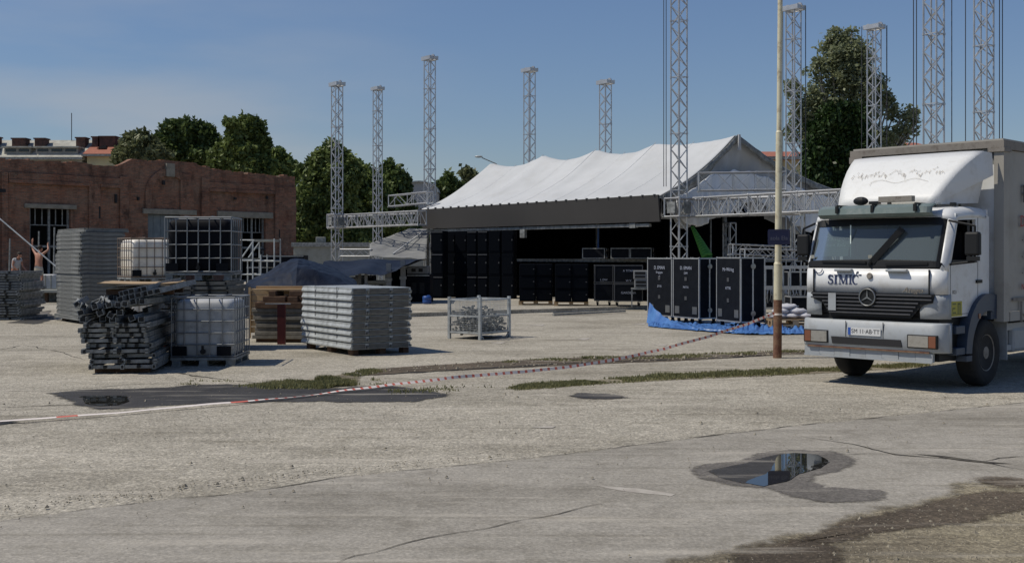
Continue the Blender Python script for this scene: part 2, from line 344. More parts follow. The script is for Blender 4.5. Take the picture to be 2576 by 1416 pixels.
M_plateblue = mat('plate blue', (.02,.08,.35), .5)
M_cream = mat('cream pole paint', (.62,.58,.42), .5, dirt=(.25,.17,.09), dscale=7, damt=.75)
M_rust = mat('rusty steel', (.13,.055,.035), .85, col2=(.21,.125,.075), scale=7, bump=.4, bscale=40)
M_skin = mat('sunburnt skin', (.36,.17,.11), .55)
M_hair = mat('dark hair', (.02,.014,.01), .8)
M_short = mat('cream cloth', (.48,.43,.34), .85)
M_shirt = mat('pale grey cloth', (.38,.38,.40), .85)
M_trouser = mat('dark cloth', (.02,.022,.028), .9)
M_boot = mat('brown boot leather', (.10,.035,.02), .6)
M_roofred = mat('red roof tile', (.36,.13,.08), .85, col2=(.27,.10,.065), scale=2.5, stretch=(1,1,6), bump=.4, bscale=12)
M_roofgrey = mat('old grey roof sheets', (.44,.43,.37), .85, col2=(.30,.29,.25), scale=1.2, bump=.3)
M_wallye = mat('cream render', (.48,.44,.27), .9, col2=(.4,.37,.25), scale=1)
M_wallgr = mat('grey render', (.24,.235,.21), .9, col2=(.3,.29,.26), scale=1)
M_chim = mat('sooty chimney brick', (.11,.055,.042), .9, col2=(.05,.03,.025), scale=2)
M_window = mat('dark window', (.012,.014,.016), .12, spec=.6)
M_pale = mat('pale painted wall', (.30,.305,.27), .85, col2=(.26,.265,.235), scale=1, dirt=(.17,.16,.12), damt=.5)
M_lintel = mat('concrete lintel', (.27,.25,.205), .9, col2=(.2,.185,.15), scale=3)
M_bluegate = mat('blue grey sheet', (.17,.205,.225), .7, col2=(.13,.16,.18), scale=2)
M_hangar = mat('pale hangar sheet', (.36,.37,.38), .7)
M_greenstrap = mat('green tarp roll', (.05,.22,.035), .6)
M_bluebin = mat('blue plastic', (.02,.07,.25), .4)
M_sack = mat('white woven sack', (.52,.52,.55), .8, col2=(.42,.42,.46), scale=3, bump=.3, bscale=20)
M_flightg = mat('grey equipment case', (.20,.205,.205), .6, dirt=(.1,.1,.1), dscale=6)
M_glass = bpy.data.materials.new('tinted windscreen'); M_glass.use_nodes = True
def mkglass():
    nt = M_glass.node_tree; n = nt.nodes; l = nt.links.new
    for x in list(n): n.remove(x)
    out = n.new('ShaderNodeOutputMaterial'); t = n.new('ShaderNodeBsdfTransparent'); t.inputs[0].default_value = (.42,.5,.5,1)
    g = n.new('ShaderNodeBsdfGlossy'); g.inputs['Roughness'].default_value = .02; fr = n.new('ShaderNodeFresnel'); fr.inputs['IOR'].default_value = 1.55
    a = n.new('ShaderNodeMath'); a.operation = 'MULTIPLY_ADD'; a.inputs[1].default_value = .75; a.inputs[2].default_value = .01; l(fr.outputs[0], a.inputs[0])
    d = n.new('ShaderNodeBsdfDiffuse'); d.inputs[0].default_value = (.19,.235,.25,1)  # pale diffuse haze mixed in to lighten the glass
    m = n.new('ShaderNodeMixShader'); l(a.outputs[0], m.inputs[0]); l(t.outputs[0], m.inputs[1]); l(g.outputs[0], m.inputs[2])
    m2 = n.new('ShaderNodeMixShader'); m2.inputs[0].default_value = .42; l(m.outputs[0], m2.inputs[1]); l(d.outputs[0], m2.inputs[2]); l(m2.outputs[0], out.inputs[0])
mkglass()
def text(parent, s, size, M, m, name='lettering', extr=.002, shear=0, label=None, sx=1, sp=1):
    cu = bpy.data.curves.new(name, 'FONT'); cu.body = s; cu.size = size; cu.extrude = extr; cu.align_x = 'CENTER'; cu.align_y = 'CENTER'; cu.shear = shear; cu.space_character = sp
    o = bpy.data.objects.new(name, cu); COL.objects.link(o)
    bpy.context.view_layer.update()
    me = bpy.data.meshes.new_from_object(o.evaluated_get(bpy.context.evaluated_depsgraph_get()))
    bpy.data.objects.remove(o)
    me.name = name; me.transform(Matrix.Diagonal((sx, 1, 1, 1))); me.materials.clear(); me.materials.append(m)
    o = bpy.data.objects.new(name, me); COL.objects.link(o); o.parent = parent; o.matrix_local = M
    if label: o['label'] = label
    return o
def face_front(x, y, z): return Matrix.Translation((x, y, z)) @ Matrix.Rotation(R(90), 4, 'X')          # reads from -Y
def face_right(x, y, z): return Matrix.Translation((x, y, z)) @ Matrix.Rotation(R(90), 4, 'Z') @ Matrix.Rotation(R(90), 4, 'X')   # reads from +X

# ================================================================ GROUND
def jpoly(pts, jit=.03, step=.15, seed=0, closed=True):
    out = []; n = len(pts)
    for i in range(n if closed else n-1):
        a, b = Vector(pts[i][:2]), Vector(pts[(i+1) % n][:2]); d = b-a; k = max(1, min(400, int(d.length/step)))
        for j in range(k):
            p = a+d*(j/k)
            q = Vector((p.x*3.1+seed, p.y*3.1, seed)); q2 = Vector((p.x*11+seed, p.y*11, seed+5))
            p = p+Vector((noise.noise(q), noise.noise(q+Vector((7,3,1)))))*jit+Vector((noise.noise(q2), noise.noise(q2+Vector((7,3,1)))))*jit*.5
            out.append(p)
    return out
SOFT = None
def sheet(name, pts, z, m, jit=.03, step=.15, seed=0, kind='structure', label=None, thick=0, soft=0):
    p = jpoly(pts, jit, step, seed) if jit else [Vector(q[:2]) for q in pts]
    b = MB(); n = len(p)
    if m in (M_dirt, M_darkdirt, M_wet, M_wetdark) and not thick:
        me = bpy.data.meshes.new(name); wd = soft or (.42 if m in (M_dirt, M_darkdirt) and z > .012 else .26 if m is M_wetdark else .20)
        ar = sum(p[i].x*p[(i+1) % n].y-p[(i+1) % n].x*p[i].y for i in range(n)); sg = 1 if ar > 0 else -1; Vs = []; E_ = []
        nor = []
        for i in range(n):
            d = p[(i+2) % n]-p[i-2]; d = d.normalized() if d.length > 1e-6 else Vector((1,0)); nor.append(Vector((d.y, -d.x))*sg)
        for o_, e_ in ((wd*.6, 0), (-wd*.12, .62), ): 
            for i in range(n): q = p[i]+nor[i]*o_; Vs.append((q.x, q.y, z)); E_.append(e_)
        fs = [(i, (i+1) % n, n+(i+1) % n, n+i) for i in range(n)]+[tuple(range(n, 2*n))]
        # inner body gets its own full-strength ring so the interior stays solid
        me.from_pydata(Vs, [], fs); at = me.attributes.new('edge', 'FLOAT', 'CORNER')
        vals = []
        for pl in me.polygons:
            for li in pl.loop_indices:
                vi = me.loops[li].vertex_index; vals.append(1.0 if pl.loop_total > 4 else (0.0 if vi < n else 1.0))
        at.data.foreach_set('value', vals); me.materials.append(m); me.update()
        o = bpy.data.objects.new(name, me); COL.objects.link(o); o['kind'] = kind
        for pl in me.polygons:
            if pl.normal.z < 0: pl.flip() if hasattr(pl, 'flip') else None
        return o
    if thick:
        b.prism([(q.x, q.y) for q in p], 'z', z-thick, z)
    else: b.add([(q.x, q.y, z) for q in p], [tuple(range(n))])
    o = b.build(name, m); o['kind'] = kind
    if label: o['label'] = label
    # keep normals up
    me = o.data
    if not thick and me.polygons[0].normal.z < 0: me.flip_normals()
    return o
def crack(name, px, z, wid, m=None, seed=0, amp=.05):
    p = [G(*q) for q in px]; c = jpoly([(q.x, q.y) for q in p], amp, .1, seed, closed=False); c.append(Vector(p[-1][:2]))
    b = MB(); vs = []; n = len(c)
    for i, q in enumerate(c):
        d = (c[min(i+1, n-1)]-c[max(i-1, 0)]); d = d.normalized() if d.length > 0 else Vector((1,0)); nn = Vector((-d.y, d.x))
        t = i/(n-1); ww = wid*(.25+.9*abs(noise.noise(Vector((q.x*2.3, q.y*2.3, seed+3)))*2))*min(1, 8*t+.1, 8*(1-t)+.1)
        vs += [(q.x+nn.x*ww/2, q.y+nn.y*ww/2, z), (q.x-nn.x*ww/2, q.y-nn.y*ww/2, z)]
    b.add(vs, [(2*i, 2*i+1, 2*i+3, 2*i+2) for i in range(n-1)])
    o = b.build(name, m or M_crack); o['kind'] = 'structure'; return o
PX = lambda L_: [tuple(G(*q)) for q in L_]

g = MB(); g.add([(-900,-40,0),(900,-40,0),(900,1500,0),(-900,1500,0)], [(0,1,2,3)]); o = g.build('ground', M_ground); o['kind'] = 'structure'
slab = [(-1400,1530),(-200,1350),(31,1307),(365,1263),(600,1242),(888,1197),(1345,1153),(1776,1098),(2033,1068),(2254,1046),(2576,1013),(3300,945)]
sp = [tuple(G(*q)) for q in slab]+[(14, 0, 0), (14,-30,0), (-16,-30,0), (-16,3,0)]
sheet('concrete_slab', sp, .004, M_slab, .05, .12, 3)
crack('crack', slab[1:], .009, .022, seed=4, amp=.03)
crack('crack', [(835,1416),(1000,1372),(1180,1335),(1345,1304),(1450,1283),(1520,1268)], .009, .016, seed=8)
crack('crack', [(2014,1098),(2080,1108),(2143,1118),(2254,1144),(2330,1150),(2419,1157),(2500,1168),(2600,1186)], .009, .035, seed=9)
crack('crack', [(2300,1143),(2360,1149),(2419,1157),(2480,1164),(2545,1168)], .0095, .085, seed=19, amp=.03)
crack('crack', [(2115,1147),(2180,1142),(2254,1144)], .010, .012, seed=10)
crack('crack', [(2470,1163),(2510,1154),(2576,1148)], .010, .02, seed=11)
crack('crack', [(0,880),(60,868),(150,885),(210,905)], .006, .03, seed=12)
crack('crack', [(440,938),(560,955),(700,968)], .006, .05, seed=13)
crack('crack', [(0,984),(120,985),(330,967),(450,962)], .006, .03, seed=14)
crack('crack', [(0,1026),(120,1020),(200,1018)], .006, .05, seed=15)
crack('crack', [(-100,1060),(60,1066),(190,1055)], .006, .02, seed=16)
# shallow basin with the lying water in the foreground
Z8 = lambda L_: [(1628.4+x*.3678, 991.2+y*.3678) for x, y in L_]
sheet('damp_concrete', PX(Z8([(310,530),(420,490),(650,465),(800,410),(980,390),(1250,400),(1370,440),(1385,480),(1300,520),(1120,560),(1100,600),(1180,650),(1400,655),(1560,665),(1610,690),(1560,725),(1250,740),(1000,700),(900,655),(600,620),(400,580)])), .008, M_wet, .04, .06, 21)
sheet('puddle_water', PX(Z8([(668,616),(720,585),(800,556),(850,520),(868,470),(890,424),(1000,408),(1160,418),(1255,470),(1180,512),(1050,552),(950,605),(800,638)])), .0125, M_water, .02, .05, 22)
sheet('damp_mud', PX(Z8([(430,532),(600,496),(700,474),(830,434),(930,412),(900,520),(800,600),(650,614),(500,572)])), .0105, M_wetdark, .02, .05, 23, soft=.10)  # darker patch along the left of the basin
# bare soil corner
dp = PX(Z8([(3200,600),(2576,640),(2250,645),(2130,700),(1950,770),(1720,800),(1500,840),(1340,900),(1200,950),(900,1040),(500,1130),(200,1190)]))
sheet('soil', dp+[(-.2,4.6,0),(0,-20,0),(14,-20,0),(14,6,0)], .014, M_dirt, .10, .06, 31)
sheet('damp_soil', PX(Z8([(2600,700),(2330,680),(2100,735),(1900,790),(1700,830),(1560,860),(1380,905),(1250,960),(1000,1040),(1300,1010),(1500,960),(1800,920),(2000,900),(2200,880),(2350,830),(2600,790)])), .018, M_darkdirt, .03, .05, 32, soft=.26)
sheet('damp_soil', PX(Z8([(2300,605),(2450,600),(2640,612),(2640,640),(2450,640)])), .0205, M_darkdirt, .06, .05, 33)
sheet('damp_soil', PX(Z8([(700,1120),(900,1060),(1150,1040),(1250,1090),(1150,1180),(700,1190)])), .0195, M_darkdirt, .08, .05, 34)
# long dark wet hollow
Z3 = lambda L_: [(x*.4948, 849.6+y*.4948) for x, y in L_]
sheet('wet_asphalt', PX(Z3([(275,282),(420,268),(650,262),(850,255),(1000,240),(1150,238),(1350,252),(1650,264),(1850,250),(1950,246),(2060,255),(2265,290),(2120,324),(1800,326),(1500,322),(1200,328),(850,342),(700,352),(510,364),(430,342),(330,300)])), .006, M_wetdark, .07, .1, 41)
sheet('puddle_water', PX(Z3([(400,300),(640,296),(660,325),(600,345),(500,352),(440,335)])), .011, M_water, .05, .08, 42)
sheet('wet_asphalt', PX([(1436,996),(1470,990),(1530,992),(1570,1000),(1520,1004),(1460,1001)]), .006, M_wetdark, .05, .05, 43)
sheet('wet_asphalt', PX([(-20,1062),(25,1060),(28,1064),(-20,1070)]), .006, M_wetdark, .02, .05, 44)
sheet('wet_asphalt', PX([(20,812),(60,806),(128,790),(132,803),(90,815)]), .006, M_wetdark, .1, .2, 45)
sheet('wet_asphalt', PX([(60,800),(95,786),(128,781),(110,795)]), .007, M_wet, .1, .2, 46)
# two grassy joints with broken edges
Z6 = lambda L_: [(1274+x*.5052, 814+y*.5052) for x, y in L_]
up_edge = [(870,941),(930,930),(1000,925),(1274,908),(1400,903),(1530,897),(1700,893),(1860,889),(1960,884),(2060,880),(2300,874)]
lo_edge = [(2300,884),(2060,889),(1960,893),(1860,899),(1700,908),(1530,914),(1400,920),(1274,926),(1100,933),(980,940),(900,946)]
sheet('soil', PX(up_edge+lo_edge), .005, M_darkdirt, .06, .12, 51)
crack('crack', [(900,946),(980,941),(1100,934),(1274,924),(1400,916),(1530,911),(1700,905),(1850,899),(1950,892)], .0095, .16, mat('deep joint', (.012,.01,.008), .95), 52, .08)  # dark joint line, also painted in for the shade of a step
sheet('soil', PX([(1280,976),(1400,966),(1501,957),(1729,941),(1931,933),(2107,927),(2330,914),(2340,921),(2110,936),(1931,945),(1729,953),(1501,965),(1360,976)]), .005, M_dirt, .06, .12, 53)
sheet('soil', PX([(640,972),(760,958),(870,941),(900,946),(885,962),(840,975),(740,978)]), .005, M_dirt, .06, .12, 54)
# pale scuffed bands
scuff = mat('pale scuffed concrete', (.42,.39,.34), .9, col2=(.33,.30,.26), scale=6)
for k, q in enumerate([[(1780,1178),(1830,1184),(1780,1190)], [(1500,1222),(1600,1228),(1700,1245),(1690,1250),(1580,1238)], [(1160,792),(1180,790),(1185,793)], [(1450,852),(1490,849),(1470,856)], [(1230,862),(1275,860),(1260,865)],
                       [(1590,815),(1625,813),(1620,817)], [(1330,1075),(1400,1072),(1390,1078)], [(1180,842),(1230,840),(1215,845)], [(1330,818),(1370,816),(1365,820)], [(1640,868),(1680,866),(1672,871)]]):
    sheet('scuff_mark', PX(q), .0062, scuff, .03, .06, 60+k)
# raised pavements
sheet('pavement', [(-4.6,33.0),(-3.02,34.1),(4.93,39.2),(8.5,41.5),(16,47),(40,70),(30,90),(-8,90),(-6,50)], .12, M_ground, .02, .5, 71, thick=.13)
sheet('pavement', [(-30,47.6),(-15.5,49.2),(-9.5,52),(-8,66),(-8,89.5),(-60,89.5),(-60,46)], .30, M_ground, .05, .5, 72, thick=.31)

def blades(name, regions, n, hmin, hmax, m, seed, label, cat=None):
    rnd = np.random.default_rng(seed); V = []; Fc = []
    tot = sum(r[2] for r in regions)
    for pa, pb, wt in regions:
        for _ in range(int(n*wt/tot)):
            t = rnd.random()*(len(pa)-1); i = int(t); f = t-i; s = rnd.random()
            a = [pa[i][k]*(1-f)+pa[i+1][k]*f for k in (0,1)]; b = [pb[i][k]*(1-f)+pb[i+1][k]*f for k in (0,1)]
            x, y = a[0]*(1-s)+b[0]*s, a[1]*(1-s)+b[1]*s
            x += rnd.normal(0,.05); y += rnd.normal(0,.10)
            if noise.noise(Vector((x*1.1, y*2.0, seed))) < (-.32 if seed == 2 else -.1): continue
            h = rnd.uniform(hmin, hmax)*(.6+.8*abs(noise.noise(Vector((x*2, y*2, 9))))*1.6); an = rnd.random()*6.28; wd = rnd.uniform(.006,.014); le = rnd.uniform(-.6,.6)*h
            c, s_ = math.cos(an), math.sin(an); k = len(V)
            V += [(x-c*wd, y-s_*wd, .004), (x+c*wd, y+s_*wd, .004), (x+s_*le, y-c*le, .004+h)]; Fc.append((k, k+1, k+2))
    me = bpy.data.meshes.new(name); me.from_pydata(V, [], Fc); me.materials.append(m); o = bpy.data.objects.new(name, me); COL.objects.link(o); o['kind'] = 'stuff'; o['label'] = label; o['category'] = 'grass'; return o
P2 = lambda L_: [tuple(G(*q)) for q in L_]
blades('grass', [(P2([(1274,908),(1400,903),(1530,897),(1700,893),(1860,889),(1960,884),(2060,880)]), P2([(1274,914),(1400,909),(1530,904),(1700,901),(1860,895),(1960,889),(2060,885)]), 3),
                 (P2([(870,941),(940,931)]), P2([(900,946),(950,936)]), .7)], 12000, .012, .045, M_grass, 1, 'thin dry grass along the upper broken joint behind the tape')
blades('grass', [(P2([(1300,975),(1400,966),(1501,957),(1729,941),(1931,933),(2107,927),(2330,914)]), P2([(1300,977),(1400,972),(1501,964),(1729,951),(1931,943),(2107,934),(2330,920)]), 3)], 26000, .015, .055, M_grass, 2, 'green grass strip running towards the truck wheel')
blades('grass', [(P2([(660,970),(760,955),(800,948),(880,962)]), P2([(670,975),(760,976),(830,977),(880,972)]), 1)], 15000, .02, .065, M_grass, 3, 'clump of low green grass beside the dark wet hollow')
blades('grass', [(P2([(470,962),(560,962),(660,968)]), P2([(470,965),(560,968),(660,974)]), 1), (P2([(900,940),(1000,985),(1130,975)]), P2([(905,942),(1000,988),(1280,978)]), .5)], 2500, .015, .05, M_grass, 4, 'sparse weeds in the crack by the wet hollow')
def pebbles(name, poly, n, smin, smax, m, seed, label):
    rnd = random.Random(seed); b = MB(); xs = [p[0] for p in poly]; ys = [p[1] for p in poly]; k = 0
    def inside(x, y):
        c = False; j = len(poly)-1
        for i in range(len(poly)):
            if (poly[i][1] > y) != (poly[j][1] > y) and x < (poly[j][0]-poly[i][0])*(y-poly[i][1])/(poly[j][1]-poly[i][1])+poly[i][0]: c = not c
            j = i
        return c
    while k < n:
        x, y = rnd.uniform(min(xs), max(xs)), rnd.uniform(min(ys), max(ys))
        if not inside(x, y): k += .2; continue
        k += 1; s = rnd.uniform(smin, smax)*(1 if rnd.random() < .93 else 2.2); a = rnd.random()*3
        ca, sa = math.cos(a)*s, math.sin(a)*s; z = .014
        b.add([(x+ca,y+sa,z),(x-sa*.8,y+ca*.8,z),(x-ca,y-sa,z),(x+sa*.7,y-ca*.7,z),(x+ca*.2,y,z+s*.9)], [(0,1,4),(1,2,4),(2,3,4),(3,0,4)])
    o = b.build(name, m); o['kind'] = 'stuff'; o['label'] = label; o['category'] = 'gravel'
M_peb = mat('loose stones', (.30,.265,.20), .9, col2=(.17,.15,.115), scale=22)
pebbles('gravel', [tuple(q[:2]) for q in dp]+[(0,4.8),(4.5,4.8)], 4200, .004, .012, M_peb, 5, 'loose stones and crumbs on the bare soil corner')
pebbles('gravel', [tuple(G(*q)[:2]) for q in up_edge+lo_edge], 700, .012, .03, M_peb, 6, 'broken concrete crumbs along the upper joint')
pebbles('gravel', [tuple(G(*q)[:2]) for q in [(0,1300),(365,1256),(888,1190),(1345,1147),(1340,1140),(880,1175),(360,1235),(0,1270)]], 500, .006, .013, M_peb, 7, 'loose grit where rough concrete meets the smooth slab')

pebbles('gravel', [(-5.5,8.2),(-4.2,7.2),(1.0,9.3),(5,11.5),(7,14.5),(1,17),(-6,17),(-8,12)], 1300, .005, .012, M_peb, 8, 'single small stones strewn over the rough concrete in front of the tape')
pebbles('gravel', [(-3,5.5),(3,5.5),(5.2,8.6),(7,11.5),(3,10.2),(0,8.4),(-3,6.8)], 120, .003, .007, M_peb, 9, 'sparse grit on the smoother slab in the foreground')
# ================================================================ BRICK RUIN
def facade():
    A = W(0, 398, 60.6); B = W(742, 445, 74.9)
    A.z = B.z = 0; u = (B-A).normalized(); v = Vector((-u.y, u.x, 0))            # v: away from the camera
    if v.y < 0: v = -v
    L0 = (B-A).length
    def U(px):                                  # along-facade coordinate of an image column
        k = (px-CX)/F; return (k*A.y-A.x)/(u.x-k*u.y)
    def Zt(px, py):
        s = U(px); Y = A.y+u.y*s; return CH-(py-HZ)/F*Y
    r = thing('brick_building', 'long roofless red brick ruin with bricked arch and dark openings', 'building', A, math.atan2(u.y, u.x))
    x0 = -9.0; T = .55; base = .2
    # ragged top outline
    tops = [(x0,7.3),(U(0),Zt(0,398)),(U(75),Zt(75,403)),(U(180),Zt(180,408)),(U(300),Zt(300,418)),(U(318),Zt(318,410)),(U(330),Zt(330,402)),(U(430),Zt(430,404)),(U(490),Zt(490,410)),(U(520),Zt(520,420)),(U(560),Zt(560,430)),(U(620),Zt(620,435)),(U(742),Zt(742,445))]
    def topz(x):
        for (a, za), (b, zb) in zip(tops, tops[1:]):
            if a <= x <= b: return za+(zb-za)*(x-a)/(b-a)
        return tops[-1][1]
    holes = [(U(75), U(178), base, Zt(120,525)), (U(372), U(480), base, Zt(425,540)), (U(607), U(668), base, Zt(635,549)), (-6.5,-3.6,base,4.5)]
    holes.sort()
    xs = [x0]; x = x0
    while x < L0: x += .31; xs.append(min(x, L0))
    for h in holes: xs += [h[0], h[1]]
    xs = sorted(set(round(q, 4) for q in xs))
    b = MB()
    for a, c in zip(xs, xs[1:]):
        m_ = (a+c)/2; h = [q for q in holes if q[0] < m_ < q[1]]; z0 = h[0][3] if h else base
        jag = noise.noise(Vector((m_*2.9, 3, 0)))*.16+noise.noise(Vector((m_*.6, 8, 0)))*.10
        za, zc = topz(a)+jag, topz(c)+jag
        y0, y1 = 0, T
        b.add([(a,y0,z0),(c,y0,z0),(c,y1,z0),(a,y1,z0),(a,y0,za),(c,y0,zc),(c,y1,zc),(a,y1,za)], [(0,1,5,4),(2,3,7,6),(4,5,6,7),(0,3,2,1),(1,2,6,5),(3,0,4,7)])
    b.build('wall', M_brick, r, label='front wall of worn red brick with ragged top')
    D = 11
    b = MB(); b.box(L0-T, L0, T+.003, D, base, 5.9); b.box(x0, x0+T, T+.003, D, base, 6.3); b.box(x0, L0, D, D+T, base, 6.0)
    b.build('wall', M_brick, r, label='plain side and rear walls of the ruin')
    b = MB(); b.box(x0+T+.01, L0-T-.01, T+.01, D-.01, 5.2, 5.45); b.build('roof_slab', M_lintel, r)  # unseen slab added to keep light out of the openings
    b = MB(); b.box(x0+T+.01, L0-T-.01, 3.0, 3.2, base, 5.19); b.build('inner_wall', M_int, r)  # near-black wall added behind the openings to darken them
    # pilasters, cornice bands and the blind arch stand proud of the wall
    b = MB()
    def band(p0, p1, pya, pyb, d): 
        xa, xb = U(p0), U(p1); m_ = (p0+p1)/2
        b.box(xa, xb, -d, -.003, Zt(m_, pyb), Zt(m_, pya))
    band(-60, 20, 410, 700, .10); b.v = b.v[:-8]; b.f = b.f[:-6]
    for pa, pb in ((2,18),(222,250),(300,322),(452,478),(505,524),(690,742)):
        b.box(U(pa), U(pb), -.13, -.003, base, topz(U((pa+pb)/2))-1.5*0-.75)
    for pa, pb, z_ in ((20,222,0),(250,300,.1),(524,690,0)):
        m_ = (pa+pb)/2; zt = topz(U(m_))
        b.box(U(pa), U(pb), -.20, -.003, zt-1.32, zt-1.14)
        b.box(U(pa), U(pb), -.12, -.003, zt-1.14, zt-.75)
    b.build('pilaster_band', M_brick, r)
    zc = None
    b = MB(); xa, xb = U(380), U(470); cx = (xa+xb)/2; rr = (xb-xa)/2; zc = Zt(425, 492)
    n = 20
    for k in range(n):
        t0, t1 = math.pi*k/n, math.pi*(k+1)/n
        P = [(cx+q*math.cos(t), y_, zc+q*math.sin(t)*1.0) for t in (t0, t1) for q in (rr-.0, rr+.42) for y_ in (-.12, -.004)]
        b.add(P, [(0,2,6,4),(1,5,7,3),(0,4,5,1),(2,3,7,6),(0,1,3,2),(4,6,7,5)])
    b.box(xa-.42, xa, -.12, -.004, Zt(380,525), zc-.002); b.box(xb, xb+.42, -.12, -.004, Zt(470,530), zc-.002)
    b.build('blind_arch', M_brick, r)
    b = MB(); b.box(cx-.28, cx+.28, -.2, -.004, Zt(425,445), Zt(425,412)); b.build('keystone', M_lintel, r)
    for pa, pb, py0, py1, m_ in ((60,190,514,525,120),(358,492,527,540,425),(545,684,534,549,635)):
        b = MB(); b.box(U(pa), U(pb), -.16, .2, Zt(m_,py1), Zt(m_,py0)); b.build('lintel', M_lintel, r, bevel=.02)
    b = MB(); z1 = holes[1][3]
    for i, (pa, pb) in enumerate(((75,178),(607,668))):
        xa, xb = U(pa), U(pb); zt = Zt((pa+pb)/2, 525 if i == 0 else 549); f = MB()
        f.box(xa, xa+.12, .2, .3, base, zt); f.box(xb-.12, xb, .2, .3, base, zt); f.box((xa+xb)/2-.06, (xa+xb)/2+.06, .19, .31, base, zt)
        f.box(xa+.12, xb-.12, .21, .29, 2.35, 2.47); f.box(xa+.12, xb-.12, .205, .285, zt-.95, zt-.9)
        for k in range(1, 6):
            if k != 3: f.box(xa+(xb-xa)*k/6-.025, xa+(xb-xa)*k/6+.025, .215, .275, zt-.9, zt)
        f.build('window_frame', M_galvd, r)
    b = MB(); xa, xb = U(372), U(480); zt = Zt(425,540)
    b.box(xa+.02, xb-.02, .2, .28, base, zt-.02)
    for k in range(1, 6): b.box(xa+(xb-xa)*k/6-.03, xa+(xb-xa)*k/6+.03, .17, .198, base, zt-.03)
    b.build('sheet_gate', M_bluegate, r)
    # round plate near the corner, dark blocks painting the shade of holes in the wall
    b = MB(); b.lathe([(.001,-.12),(.55,-.12),(.6,-.06),(.6,-.004),(.001,-.004)], (U(727),0,Zt(727,528)), 'y', 20); b.build('round_plate', M_timber, r, smooth=False)
    b = MB()
    for px, py, w_, h_ in ((412,540,.1,.3),(573,660,.1,.1)): pass
    for px, py, w_, h_ in ((700,588,.10,.55),(670,497,.12,.2),(410,460,.16,.25),(640,640,.2,.2),(650,660,.3,.15),(590,500,.15,.15),(290,500,.12,.5),(346,500,.12,.2),(660,628,.3,.1),(5,480,.3,.2),(248,535,.1,.7)):
        x_ = U(px); z_ = Zt(px, py); b.box(x_-w_/2, x_+w_/2, -.135, .02, z_-h_/2, z_+h_/2)
    b.build('wall_socket', M_int, r)
    return A, u, v, U, Zt
FA = facade()

# ================================================================ TREES
def crown_mesh(blobs, n, size, seed, droop=0, shell=.55):
    rnd = np.random.default_rng(seed)
    vol = np.array([b[3]*b[4]*b[5] for b in blobs])**.75; vol /= vol.sum()
    idx = rnd.choice(len(blobs), n, p=vol); B = np.array(blobs)[idx]
    d = rnd.normal(size=(n,3)); d /= np.linalg.norm(d, axis=1)[:,None]
    r = (shell+(1-shell)*rnd.random(n))**.8
    # clumpy outline
    nf = np.sin(d[:,0]*5+B[:,0]*3)*np.sin(d[:,1]*6+B[:,1]*2)*np.sin(d[:,2]*5.5+B[:,2]*4)
    r = r*(1+.30*nf); cut = nf > -.55; 
    P = B[:,:3]+d*B[:,3:6]*r[:,None]; P = P[cut]; n = len(P)
    P += rnd.normal(size=(n,3))*size*.5
    a = rnd.normal(size=(n,3)); a /= np.linalg.norm(a, axis=1)[:,None]; a[:,2] = a[:,2]*(1-droop)-droop*1.2*rnd.random(n); a /= np.linalg.norm(a, axis=1)[:,None]
    c = rnd.normal(size=(n,3)); b = np.cross(a, c); b /= np.linalg.norm(b, axis=1)[:,None]
    s = size*(.55+.9*rnd.random(n))[:,None]
    V = np.stack([P-a*s*.7, P+b*s*.42, P+a*s*.8, P-b*s*.42], 1).reshape(-1,3)
    me = bpy.data.meshes.new('crown'); me.vertices.add(4*n); me.vertices.foreach_set('co', V.ravel())
    me.loops.add(4*n); me.loops.foreach_set('vertex_index', np.arange(4*n)); me.polygons.add(n)
    me.polygons.foreach_set('loop_start', np.arange(0,4*n,4)); me.polygons.foreach_set('loop_total', np.full(n,4)); me.update(); me.validate(); return me
def tree(name, label, pxblobs, Y, m, n, size, seed, bark=M_bark, group=None, droop=0, shell=.55, trunk_px=None, zb=0):
    k = Y/F; cxm = trunk_px or sum(b[0] for b in pxblobs)/len(pxblobs)
    bx = (cxm-CX)*k; r = thing(name, label, 'tree', (bx, Y, zb), 0, group)
    rnd = random.Random(seed); bl = []
    for (px, py, rx, ry) in pxblobs:
        c = W(px, py, Y); dpt = rnd.uniform(-.35,.35)*rx*k
        bl.append((c.x-bx, dpt, c.z-zb, rx*k, max(rx,ry)*k*.8, ry*k))
        for _ in range(5):                       # satellite clumps make the outline uneven
            t = rnd.random()*6.28; f = rnd.uniform(.75,1.12); s = rnd.uniform(.22,.42)
            bl.append((c.x-bx+math.cos(t)*rx*k*f, dpt+rnd.uniform(-.6,.6)*rx*k, c.z-zb+math.sin(t)*ry*k*f, rx*k*s, rx*k*s, ry*k*s))
    me = crown_mesh(bl, n, size, seed, droop, shell); me.materials.append(m)
    o = bpy.data.objects.new('crown', me); COL.objects.link(o); o.parent = r
    t = MB(); zt = max(b[2] for b in bl)*.72; rad = .028*zt+.08
    pts = [Vector((math.sin(q*3)*.15, math.cos(q*2)*.15, zt*q)) for q in (0,.2,.4,.6,.8,1)]
    for i, (a, b) in enumerate(zip(pts, pts[1:])): t.tube(a, b, rad*(1-i*.16), 8, rad*(1-(i+1)*.16))
    for i, b in enumerate(bl):
        if i % 3 == 0:
            a = pts[2+i % 3]; c = Vector(b[:3]); mid = (a+c)/2+Vector((0,0,-.1*(c-a).length))
            t.tube(a, mid, rad*.4, 6, rad*.26); t.tube(mid, c, rad*.26, 6, rad*.1)
    t.build('trunk', bark, r)
    return r
tree('broadleaf_tree', 'pale flowering tree top beside the cream gabled house roof', [(350,372,46,38),(330,395,34,28),(380,398,38,28)], 92, M_leafp, 14000, .28, 11)
